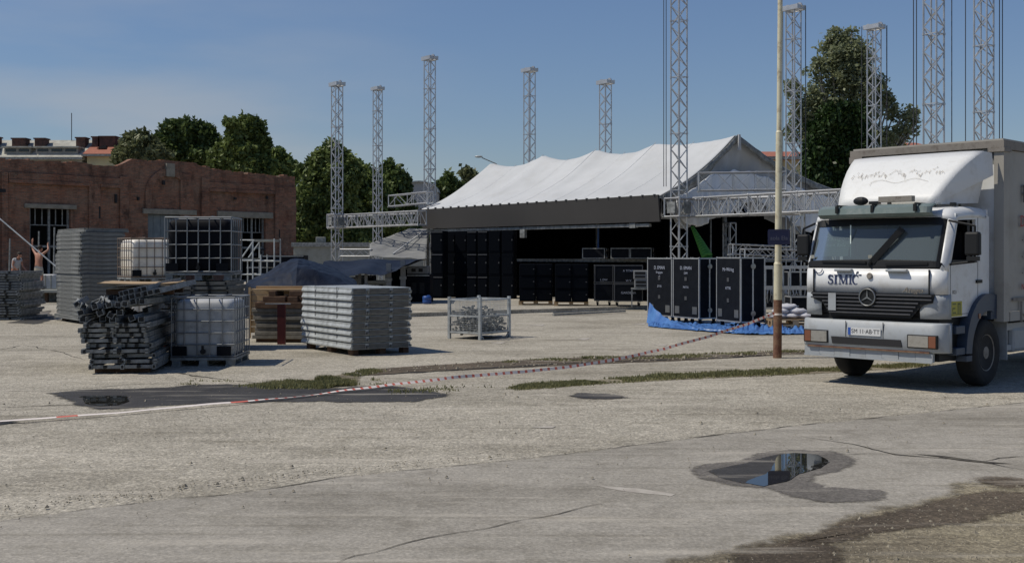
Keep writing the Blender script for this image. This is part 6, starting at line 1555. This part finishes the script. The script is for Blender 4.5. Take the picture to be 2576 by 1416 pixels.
    # corner panels
    for lo, hi in ((-99,-.70),(.70,99)):
        b = MB(); sweep(b, [(-1.345,1.0),(-1.355,1.1),(-1.352,1.24),(-1.34,1.325)], XS(1.07,.17,6,12,lo,hi), yonly=True); s = 1 if lo > 0 else -1
        b.box(s*1.055, s*1.07, -1.17, -1.10, 1.0, 1.325); P(b, 'corner_panel', M_silver, smooth=True, solid=.012)
    # front undershell and bumper
    b = MB(); b.box(-.98,.98,-1.26,-.55,.42,1.02); b.box(-.42,.42,-.5,7.4,.42,.78); b.box(-1.0,1.0,-.5,-.3,.78,1.0); b.box(-.9,.9,.05,.3,.45,.98); P(b, 'chassis', M_blackp)
    b = MB(); sweep(b, [(-1.28,.54),(-1.37,.545),(-1.395,.57),(-1.40,.75),(-1.385,.92),(-1.36,.94),(-1.28,.942)], XS(1.09,.17,7), yonly=True); 
    for s in (-1,1): b.box(s*1.065, s*1.09, -1.20, -1.12, .545, .935)
    bp_ = P(b, 'bumper', M_silver, smooth=True, solid=.012)
    b = MB(); b.prism([(-.56,.70),(.50,.70),(.52,.60),(-.54,.60)], 'y', -1.412, -1.38); P(b, 'air_intake', M_int, bp_)  # proud dark block paints the shade of the open slot
    b = MB()
    for x in (-.33,.24): b.box(x-.003,x+.003,-1.4095,-1.398,.71,.93)
    P(b, 'panel_gap', M_blackp, bp_)
    b = MB(); b.box(-.29,.21,-1.418,-1.411,.735,.845); lp = P(b, 'number_plate', M_whitel)
    b = MB(); b.box(-.287,-.245,-1.4205,-1.4182,.738,.842); P(b, 'blue_band', M_plateblue, lp)
    text(lp, 'SM 11·AB·TT', .085, face_front(-.02,-1.4195,.79), M_blackl, 'plate_text', .001, sx=.93)
    for s in (-1, 1):
        xa, xb = (.61,1.0) if s > 0 else (-.99,-.63)
        b = MB(); b.box(xa-.02,xb+.02,-1.409,-1.36,.60,.785); hl = b.build('headlight', M_blackp, T, bevel=.01)
        o0, o1 = (xb-.10, xb) if s > 0 else (xa, xa+.10); l0, l1 = (xa,xb-.105) if s > 0 else (xa+.105,xb)
        b = MB(); b.box(l0,l1,-1.416,-1.4095,.615,.77); b.build('lens', M_lens, hl, bevel=.003)
        b = MB(); b.box(o0,o1,-1.415,-1.4095,.615,.77); b.build('indicator', M_orange, hl, bevel=.003)
    b = MB()
    for k in range(8): x0 = -1.02+k*.245; b.box(x0,x0+.24,-1.36-.004*(k%3),-1.30,.405+.008*((k*3)%4),.535)
    b.box(-1.02,.93,-1.375,-1.366,.40,.425); P(b, 'underrun_guard', M_silver)
    b = MB(); b.box(-.95,.9,-1.398,-1.37,.536,.556); P(b, 'dented_strip', M_rust)
    # sun visor
    vis = mat('smoky visor', (.14,.18,.17), .35, dirt=(.30,.32,.30), dscale=4, damt=.6)
    b = MB(); sweep(b, [(-1.20,2.40),(-1.30,2.405),(-1.36,2.45),(-1.34,2.53),(-1.22,2.575),(-1.08,2.58)], XS(.86,.08,3,8), bow=.10, yonly=True); vs_ = P(b, 'sun_visor', vis, solid=.008)
    for x in (-.5,.05,.68): b = MB(); b.box(x-.012,x+.012,-1.345,-1.03,2.565,2.588); b.box(x-.02,x+.02,-1.368,-1.33,2.47,2.57); b.build('bracket', M_blackp, vs_)
    b = MB(); b.ball((-.30,-1.03,2.65), .09, 12, 8, (1.3,.8,.7)); b.box(-.16,.0,-1.06,-1.0,2.60,2.64); P(b, 'beacon', M_blackp)
    b = MB(); b.box(.0,.50,-1.08,-.98,2.62,2.70); b.box(.12,.16,-1.05,-1.0,2.56,2.62); P(b, 'light_bar', M_rim)
    # side: door gaps, window, handle, sticker
    for s in (-1,1):
        b = MB()
        for y0, y1, z0_, z1_ in ((-1.10,-1.094,1.06,1.74),(-.235,-.229,1.12,2.40),(-.92,-.235,2.405,2.411),(-1.10,-.5,1.055,1.061)): b.box(s*1.0605,s*1.063,y0,y1,z0_,z1_)
        P(b, 'door_gap', M_blackp)
        b = MB(); b.prism([(-1.05,1.80),(-.865,2.335),(-.56,2.352),(-.56,1.80)], 'x', s*1.035, s*1.03) if s < 0 else b.box(1.02,1.03,-.50,-.42,1.8,2.36); P(b, 'door_window', M_glass if s < 0 else M_blackp)
        b = MB(); b.box(s*1.05,s*1.085,-.30,-.13,1.475,1.52); P(b, 'door_handle', M_blackp)
        b = MB(); b.prism([(-1.075,1.76),(-1.05,1.80),(-.28,1.80),(-.28,1.765)], 'x', s*1.055, s*1.072); P(b, 'window_sill', M_blackp)
    b = MB(); b.box(1.0605,1.0625,-1.07,-.74,1.03,1.235); st_ = P(b, 'yellow_sticker', M_yellow)
    dk = mat('faded green print', (.13,.15,.06), .7)
    b = MB(); 
    for y0,z0_,y1,z1_ in ((-1.04,1.19,-.93,1.21),(-1.04,1.13,-.95,1.15),(-1.04,1.07,-.93,1.09),(-.88,1.06,-.85,1.21),(-.82,1.06,-.79,1.21),(-.88,1.19,-.79,1.21),(-1.04,1.1,-1.02,1.13)): b.box(1.0627,1.0635,y0,y1,z0_,z1_)
    b.build('print', dk, st_)
    text(T, '1823', .07, face_right(-.98,0,0) if 0 else Matrix.Translation((1.061,-.98,1.36)) @ Matrix.Rotation(R(90),4,'Z') @ Matrix.Rotation(R(90),4,'X'), M_rim, 'model_number', .002)
    # mirrors
    for s in (-1,1):
        xm = 1.46 if s > 0 else 1.22; yo_ = .14 if s > 0 else 0
        b = MB(); b.box(min(s*xm,s*(xm-.2)),max(s*xm,s*(xm-.2)),-1.27+yo_,-1.17+yo_,1.86,2.18); mi = b.build('wing_mirror', M_blackp, T, bevel=.03)
        b = MB(); b.box(min(s*(xm-.01),s*(xm-.19)),max(s*(xm-.01),s*(xm-.19)),-1.165+yo_,-1.162+yo_,1.87,2.15); b.build('mirror_glass', M_chrome, mi)
        b = MB(); b.path([(s*1.02,-1.06,2.34),(s*(xm-.08),-1.20+yo_,2.26),(s*(xm-.08),-1.21+yo_,1.78),(s*1.05,-1.12,1.74)], .016, 6); b.box(min(s*(xm-.17),s*(xm-.02)),max(s*(xm-.17),s*(xm-.02)),-1.26+yo_,-1.18+yo_,1.79,1.85); b.build('arm', M_blackp, mi)
    # arches, steps, wheels
    def arch_(s):
        b = MB(); n = 14; A0, A1 = 178, 74
        for k in range(n):
            a0, a1 = R(A0+(A1-A0)*k/n), R(A0+(A1-A0)*(k+1)/n)
            q = [(o_*math.cos(a), .48+p_*math.sin(a)) for a in (a0,a1) for o_, p_ in ((.74,.84),(.56,.60))]
            vs = [(x_, y, z) for x_ in (s*.84, s*1.125) for y, z in q]
            b.add(vs, [(0,1,3,2),(4,6,7,5),(0,2,6,4),(1,5,7,3),(0,4,5,1),(2,3,7,6)])
        b.box(min(s*.84,s*1.125),max(s*.84,s*1.125),-.74,-.56,.40,.477); b.box(min(s*.84,s*1.1),max(s*.84,s*1.1),.12,.34,.95,1.30)
        P(b, 'wheel_arch', M_bluep, smooth=True).modifiers.new('e', 'EDGE_SPLIT')
        b = MB(); b.box(min(s*.8,s*1.11),max(s*.8,s*1.11),-1.02,-.745,.79,.90); P(b, 'step', M_bluep, bevel=.01); b = MB(); b.box(min(s*.8,s*1.11),max(s*.8,s*1.11),-1.02,-.745,.50,.60); P(b, 'step', M_bluep, bevel=.01)
        b = MB(); b.box(min(s*1.126,s*1.135),max(s*1.126,s*1.135),-.36,-.30,.98,1.05); P(b, 'side_marker', M_orange)
        b = MB(); b.box(min(s*.86,s*1.13),max(s*.86,s*1.13),.60,.62,.34,.90); P(b, 'mudflap', M_silver)
    arch_(1); arch_(-1)
    def wheel(x, y, s, dual=False):
        pf = [(.25,.02),(.29,.0),(.40,-.008),(.45,.012),(.474,.045),(.48,.09),(.48,.19),(.474,.235),(.45,.268),(.40,.288),(.29,.28),(.25,.26)]
        b = MB(); b.lathe([(r_, s*(h-.28)) for r_, h in pf], (x,y,.48), 'x', 40); w0 = b.build('wheel', M_rubber, T, smooth=True)
        b = MB(); b.lathe([(r_, s*(h-.28)) for r_, h in [(.249,.03),(.262,.27),(.25,.262),(.235,.19),(.205,.17),(.165,.175),(.15,.19),(.12,.20),(.105,.24),(.085,.265),(.001,.268)]], (x,y,.48), 'x', 32); rm = b.build('rim', M_rim, w0, smooth=False)
        b = MB()
        for k in range(10): t = 2*math.pi*k/10; b.tube((x+s*(.165-.28),y+.185*math.cos(t),.48+.185*math.sin(t)), (x+s*(.205-.28),y+.185*math.cos(t),.48+.185*math.sin(t)), .014, 6)
        for k in range(8): t = 2*math.pi*(k+.5)/8; b.tube((x+s*(.16-.28),y+.222*math.cos(t),.48+.222*math.sin(t)), (x+s*(.187-.28),y+.222*math.cos(t),.48+.222*math.sin(t)), .018, 8)
        b.build('hub_bolts', M_chrome, w0)
    wheel(1.10,0,1); wheel(-1.10,0,-1); wheel(1.12,4.4,1); wheel(-1.12,4.4,-1)
    b = MB(); b.tube((-.85,0,.48),(.85,0,.48),.07,10); P(b, 'axle', M_blackp); b = MB(); b.tube((-.85,4.4,.48),(.85,4.4,.48),.10,10); P(b, 'axle', M_blackp)
    b = MB(); b.box(.55,1.08,.95,1.75,.42,.80); P(b, 'fuel_tank', M_silver, bevel=.06)
    b = MB(); b.box(1.02,1.06,.72,2.6,.76,.86); P(b, 'side_guard', M_silver); b = MB(); b.box(1.02,1.05,.72,2.6,.46,.54); P(b, 'side_guard', M_silver)
    # body
    y0, y1, hw, z0_, z1_ = .35, 7.4, 1.2, .91, 3.52
    b = MB(); b.box(-hw+.03,hw-.03,y0+.001,y0+.04,z0_+.1,3.18); P(b, 'bulkhead', M_white); b = MB(); b.box(-hw+.03,hw-.03,y1-.04,y1,z0_,z1_-.1); P(b, 'rear_door', M_white)
    b = MB(); b.box(-hw+.04,hw-.04,y0+.03,y0+.05,3.18,z1_-.08); P(b, 'bulkhead_recess', M_galvd)
    b = MB()
    for x in (-.35,.55): b = MB(); b.box(x-.025,x+.025,y0+.0,y0+.029,3.18,z1_-.1); P(b, 'roof_stay', M_curtain)
    for x in (-hw, hw-.14): b = MB(); b.box(x,x+.14,y0-.03,y0+.16,z0_,z1_-.10); P(b, 'corner_post', M_curtain)
    b = MB(); b.box(-hw-.01,hw+.01,y0-.05,y0+.05,z1_-.10+.001,z1_); b.box(-hw-.01,-hw+.08,y0+.051,y1,z1_-.12,z1_); b.box(hw-.08,hw+.01,y0+.051,y1,z1_-.12,z1_); 
    b.box(hw-.22,hw+.02,y0-.06,y0+.2,z1_-.16,z1_-.101); b.box(-hw-.02,-hw+.2,y0-.06,y0+.2,z1_-.20,z1_-.101); P(b, 'top_rail', M_rail)
    b = MB(); b.box(-hw+.02,hw-.02,y0,y1,z1_-.02,z1_+.03); P(b, 'roof_tarp', M_curtain)
    for s in (-1,1): b = MB(); b.grid(140, 16, lambda u_, v_: Vector((s*(hw-.012+.012*math.sin(u_*90)*math.sin(math.pi*v_)+.02*noise.noise(Vector((u_*12, v_*2, 4)))), y0+.17+u_*(y1-y0-.2), z0_+.14+v_*(z1_-.13-z0_-.14)))); P(b, 'side_curtain', M_curtain, smooth=True)
    for s in (-1,1): b = MB(); b.box(min(s*(hw-.03),s*(hw+.012)),max(s*(hw-.03),s*(hw+.012)),y0+.17,y1,z0_,z0_+.135); P(b, 'lower_rail', M_curtain)
    b = MB(); b.box(hw+.0125,hw+.022,y0+.25,y1,1.20,1.245)
    for y in np.arange(y0+.55, y1, .9): b.box(hw+.013,hw+.03,y-.02,y+.02,.88,1.19); b.bar((hw+.02,y,1.02),(hw+.03,y+.2,.95),.018)
    P(b, 'strap_strip', M_rail)
    fr_ = lambda y, z: Matrix.Translation((hw+.022,y,z)) @ Matrix.Rotation(R(90),4,'Z') @ Matrix.Rotation(R(90),4,'X')
    for s_, y, z, sz, m_ in (('P', 1.03, 2.76, .38, M_blackl), ('DO', 1.04, 2.36, .24, M_redl), ('- E', .99, 2.10, .14, M_blackl), ('- Z', .99, 1.86, .14, M_blackl), ('- 7', .99, 1.62, .14, M_blackl), ('N', .95, 1.40, .13, M_redl)):
        text(T, s_, sz, fr_(y, z), m_, 'side_lettering', .002)
    # roof deflector
    pf = [(-.92,2.585,.73),(-.81,2.73,.775),(-.67,2.88,.825),(-.50,3.03,.875),(-.32,3.16,.925),(-.13,3.275,.97),(.06,3.37,1.01)]
    b = MB(); m = 14; vs = []
    for (y, z, h) in pf:
        for k in range(m+1):
            x = -h+2*h*k/m; u_ = abs(x)/h; vs.append((x, y+.02*u_**6, z-.012*u_**6))
    b.add(vs, [(j*(m+1)+i, j*(m+1)+i+1, (j+1)*(m+1)+i+1, (j+1)*(m+1)+i) for j in range(len(pf)-1) for i in range(m)])
    chalk = mat('chalky white paint', (.68,.69,.68), .5, dirt=(.5,.48,.42), dscale=7, damt=.35, bump=.15, bscale=30)
    df = P(b, 'roof_deflector', chalk, smooth=True, solid=.012)
    for s in (-1,1):
        b = MB(); Fp = [(s*h, y+.02, z-.012) for (y,z,h) in pf]; n = len(Fp)
        Tp, Mp, M2, B2 = (s*1.06,.24,3.34), (s*1.07,.26,3.02), (s*.97,.18,3.0), (s*.90,.14,2.62)
        fa = list(range(n))+[n, n+1]; b.add(Fp+[Tp, Mp, M2, B2], [tuple(fa), (0, n+1, n+2), (0, n+2, n+3)]); b.build('deflector_side', M_white, df, solid=.01)
    b = MB(); rnd = random.Random(12)
    def onf(x, t):
        i = min(int(t), len(pf)-2); q = t-i; y = pf[i][0]*(1-q)+pf[i+1][0]*q; z = pf[i][1]*(1-q)+pf[i+1][1]*q; return Vector((x, y-.016, z+.012))
    for k in range(34):
        x = -.72+k*.042; t = 3.15+.5*math.sin(k*.9)*rnd.random(); p = onf(x, t)
        for j in range(3):
            x2, t2 = x+rnd.uniform(-.005,.03)*(j+1)*.6, t+rnd.uniform(-.35,.35); q = onf(x2, max(2.5, min(4.4, t2))); b.tube(p, q, .0022, 3); p = q
    b.build('peeled_writing', mat('peeled brown lettering', (.48,.42,.34), .8), df)
    b = MB(); p = onf(-.35, 2.0)
    for k in range(22): q = onf(-.35+k*.042, 2.35+.18*math.sin(k*.5)); b.tube(p, q, .0022, 3); p = q
    b.build('peeled_writing', bpy.data.materials['peeled brown lettering'], df)
    b = MB()
    for x in (-.7,.7): b.bar((x,.0,2.55),(x,.05,3.2),.03); b.bar((x,-.8,2.56),(x,.05,2.9),.03)
    parts(b, 'stay', M_galvd, df)
    b = MB(); b.box(.88,.94,-.72,-.64,2.555,2.60); P(b, 'marker_lamp', M_blackp)
    b = MB(); b.path([(.2,.16,1.6),(.25,.3,1.3),(.3,.34,1.5)], .02, 6); b.path([(-.2,.16,1.7),(-.2,.3,1.35),(-.1,.34,1.55)], .02, 6); P(b, 'air_line', M_rope)
truck()

# ================================================================ PEOPLE
def skin(name, J, E, m, parent, sub=1):
    names = list(J); me = bpy.data.meshes.new(name); me.from_pydata([J[n][0] for n in names], [(names.index(a), names.index(b)) for a, b in E], [])
    me.materials.append(m); o = bpy.data.objects.new(name, me); COL.objects.link(o); o.parent = parent
    md = o.modifiers.new('k', 'SKIN'); 
    if not me.skin_vertices: 
        bpy.context.view_layer.objects.active = o
    sv = me.skin_vertices[0].data
    for i, n in enumerate(names): r = J[n][1]; sv[i].radius = (r if isinstance(r, tuple) else (r, r)); sv[i].use_root = (i == 0)
    md.use_smooth_shade = True; s = o.modifiers.new('s', 'SUBSURF'); s.levels = s.render_levels = sub; return o
def hand(J, E, pre, w_, d, up):
    d = Vector(d).normalized(); sd = d.cross(Vector(up)).normalized(); w_ = Vector(w_)
    J[pre+'palm'] = (tuple(w_+d*.08), (.036,.018)); E.append((pre+'w', pre+'palm'))
    for k, (off, ln) in enumerate(((-.03,.075),(-.01,.088),(.01,.082),(.028,.062))):
        a = w_+d*.09+sd*off; b_ = a+d*ln*.5+Vector(up)*.012; c = a+d*ln*.75+Vector(up)*.045
        J[f'{pre}f{k}a'] = (tuple(a), .0095); J[f'{pre}f{k}b'] = (tuple(b_), .009); J[f'{pre}f{k}c'] = (tuple(c), .0075); E += [(pre+'palm',f'{pre}f{k}a'),(f'{pre}f{k}a',f'{pre}f{k}b'),(f'{pre}f{k}b',f'{pre}f{k}c')]
    a = w_+d*.04-sd*.04; c = a+d*.04-sd*.02+Vector(up)*.02; J[pre+'ta'] = (tuple(a), .012); J[pre+'tb'] = (tuple(c), .009); E += [(pre+'w',pre+'ta'),(pre+'ta',pre+'tb')]
def person(label, loc, rz, pose, kind):
    r = thing('person', label, 'person', loc, rz)
    # local frame: faces -Y, x to the viewer's right
    hip = Vector((0,0,.95)); ch = Vector(pose['chest']); nk = Vector(pose['neck']); hd = Vector(pose['head'])
    J = {'hip': (tuple(hip), (.15,.11)), 'belly': (tuple(hip.lerp(ch,.5)), (.14,.105)), 'chest': (tuple(ch), (.165,.12)), 'neckb': (tuple(nk-Vector((0,0,.03))), (.075,.07)), 'neck': (tuple(nk+(hd-nk)*.25), .052), 'jaw': (tuple(hd-Vector((0,.015,.06))), (.062,.07)), 'skull': (tuple(hd+Vector((0,0,.035))), (.078,.09)), 'crown': (tuple(hd+Vector((0,.01,.10))), (.05,.06)), 'nose': (tuple(hd+Vector((0,-.10,-.01))), .012)}
    E = [('hip','belly'),('belly','chest'),('chest','neckb'),('neckb','neck'),('neck','jaw'),('jaw','skull'),('skull','crown'),('skull','nose')]
    for s, q in ((-1,'l'),(1,'r')):
        sh, el, wr = [Vector(v) for v in pose['arm'+q]]; kn, an = [Vector(v) for v in pose['leg'+q]]
        J[q+'sh'] = (tuple(sh), .06); J[q+'ua'] = (tuple(sh.lerp(el,.45)), .052); J[q+'el'] = (tuple(el), .04); J[q+'fa'] = (tuple(el.lerp(wr,.4)), .04); J[q+'w'] = (tuple(wr), .027)
        E += [('chest',q+'sh'),(q+'sh',q+'ua'),(q+'ua',q+'el'),(q+'el',q+'fa'),(q+'fa',q+'w')]
        hand(J, E, q, wr, wr-el, pose.get('hup', (0,-.8,.3)))
        th = Vector((s*.10,0,.86)); J[q+'th'] = (tuple(th), .09); J[q+'kn'] = (tuple(kn), .058); J[q+'cf'] = (tuple(kn.lerp(an,.35)), .058); J[q+'an'] = (tuple(an), .038)
        E += [('hip',q+'th'),(q+'th',q+'kn'),(q+'kn',q+'cf'),(q+'cf',q+'an')]
        J[q+'e'] = (tuple(hd+Vector((s*.085,.01,.0))), .018); E.append(('skull',q+'e'))
    body = skin('body', J, E, M_skin, r)
    b = MB(); b.ball(tuple(hd+Vector((0,.02,.055))), .104, 14, 9, (.86,1.02,.92)); b.v = [v for v in b.v]; hr = b.build('hair', M_hair, r, smooth=True)
    mdl = {}
    Jt = {'w': (tuple(hip+Vector((0,0,.06))), (.155,.12)), 'h': (tuple(hip-Vector((0,0,.03))), (.165,.13))}; Et = [('w','h')]
    low = .62 if kind == 'shorts' else 1.0
    for q in ('l','r'):
        th, kn, an = Vector(J[q+'th'][0]), Vector(J[q+'kn'][0]), Vector(J[q+'an'][0]); Jt[q+'1'] = (tuple(th-Vector((0,0,.05))), .108); Et.append(('h', q+'1'))
        Jt[q+'2'] = (tuple(th.lerp(kn,.85)), .092 if kind == 'shorts' else .078); Et.append((q+'1', q+'2'))
        if kind != 'shorts': Jt[q+'3'] = (tuple(kn.lerp(an,.5)), .068); Jt[q+'4'] = (tuple(kn.lerp(an,.93)), .06); Et += [(q+'2',q+'3'),(q+'3',q+'4')]
    skin('shorts' if kind == 'shorts' else 'trousers', Jt, Et, M_short if kind == 'shorts' else M_trouser, r)
    if kind != 'shorts':
        Js = {'a': (tuple(hip+Vector((0,0,.02))), (.17,.135)), 'b': (J['belly'][0], (.165,.13)), 'c': (tuple(ch+Vector((0,0,.01))), (.185,.14)), 'd': (tuple(nk-Vector((0,0,.05))), (.09,.085))}; Es = [('a','b'),('b','c'),('c','d')]
        for q in ('l','r'): sh, ua = Vector(J[q+'sh'][0]), Vector(J[q+'ua'][0]); Js[q+'s'] = (tuple(sh), .08); Js[q+'u'] = (tuple(ua), .072); Es += [('c',q+'s'),(q+'s',q+'u')]
        skin('t_shirt', Js, Es, M_shirt, r)
    for q in ('l','r'):
        an = Vector(J[q+'an'][0]); b = MB(); b.ball((an.x, an.y-.06, .05), .075, 12, 8, (.72,1.85,.68)); b.tube((an.x,an.y,.05),(an.x,an.y,.24 if kind == 'shorts' else .12), .058, 10, .052); b.v = [(x,y,max(z,0)) for x,y,z in b.v]; b.build('boot', M_boot if kind == 'shorts' else M_blackp, r, smooth=True)
person('bare chested man in cream shorts and brown boots raising both arms to a long pipe', ((97-CX)/F*45.6, 45.6, .502), R(160), dict(chest=(0,-.03,1.30), neck=(0,-.06,1.52), head=(.01,-.12,1.66),
    armr=[(.20,-.05,1.46),(.42,-.12,1.66),(.47,-.16,1.93)], arml=[(-.20,-.05,1.46),(-.36,-.16,1.62),(-.22,-.28,1.80)], legl=[(-.15,-.04,.50),(-.19,.02,.09)], legr=[(.14,-.05,.50),(.18,.0,.09)]), 'shorts')
person('man in pale grey T-shirt and dark trousers bending slightly by the props', ((36-CX)/F*47.5, 47.5, .30), R(70), dict(chest=(0,-.10,1.28), neck=(0,-.20,1.48), head=(0,-.30,1.60),
    armr=[(.19,-.17,1.42),(.24,-.22,1.16),(.20,-.40,1.0)], arml=[(-.19,-.17,1.42),(-.25,-.16,1.16),(-.20,-.34,.98)], legl=[(-.12,-.10,.50),(-.12,.05,.09)], legr=[(.12,-.02,.50),(.13,.10,.09)]), 'long')
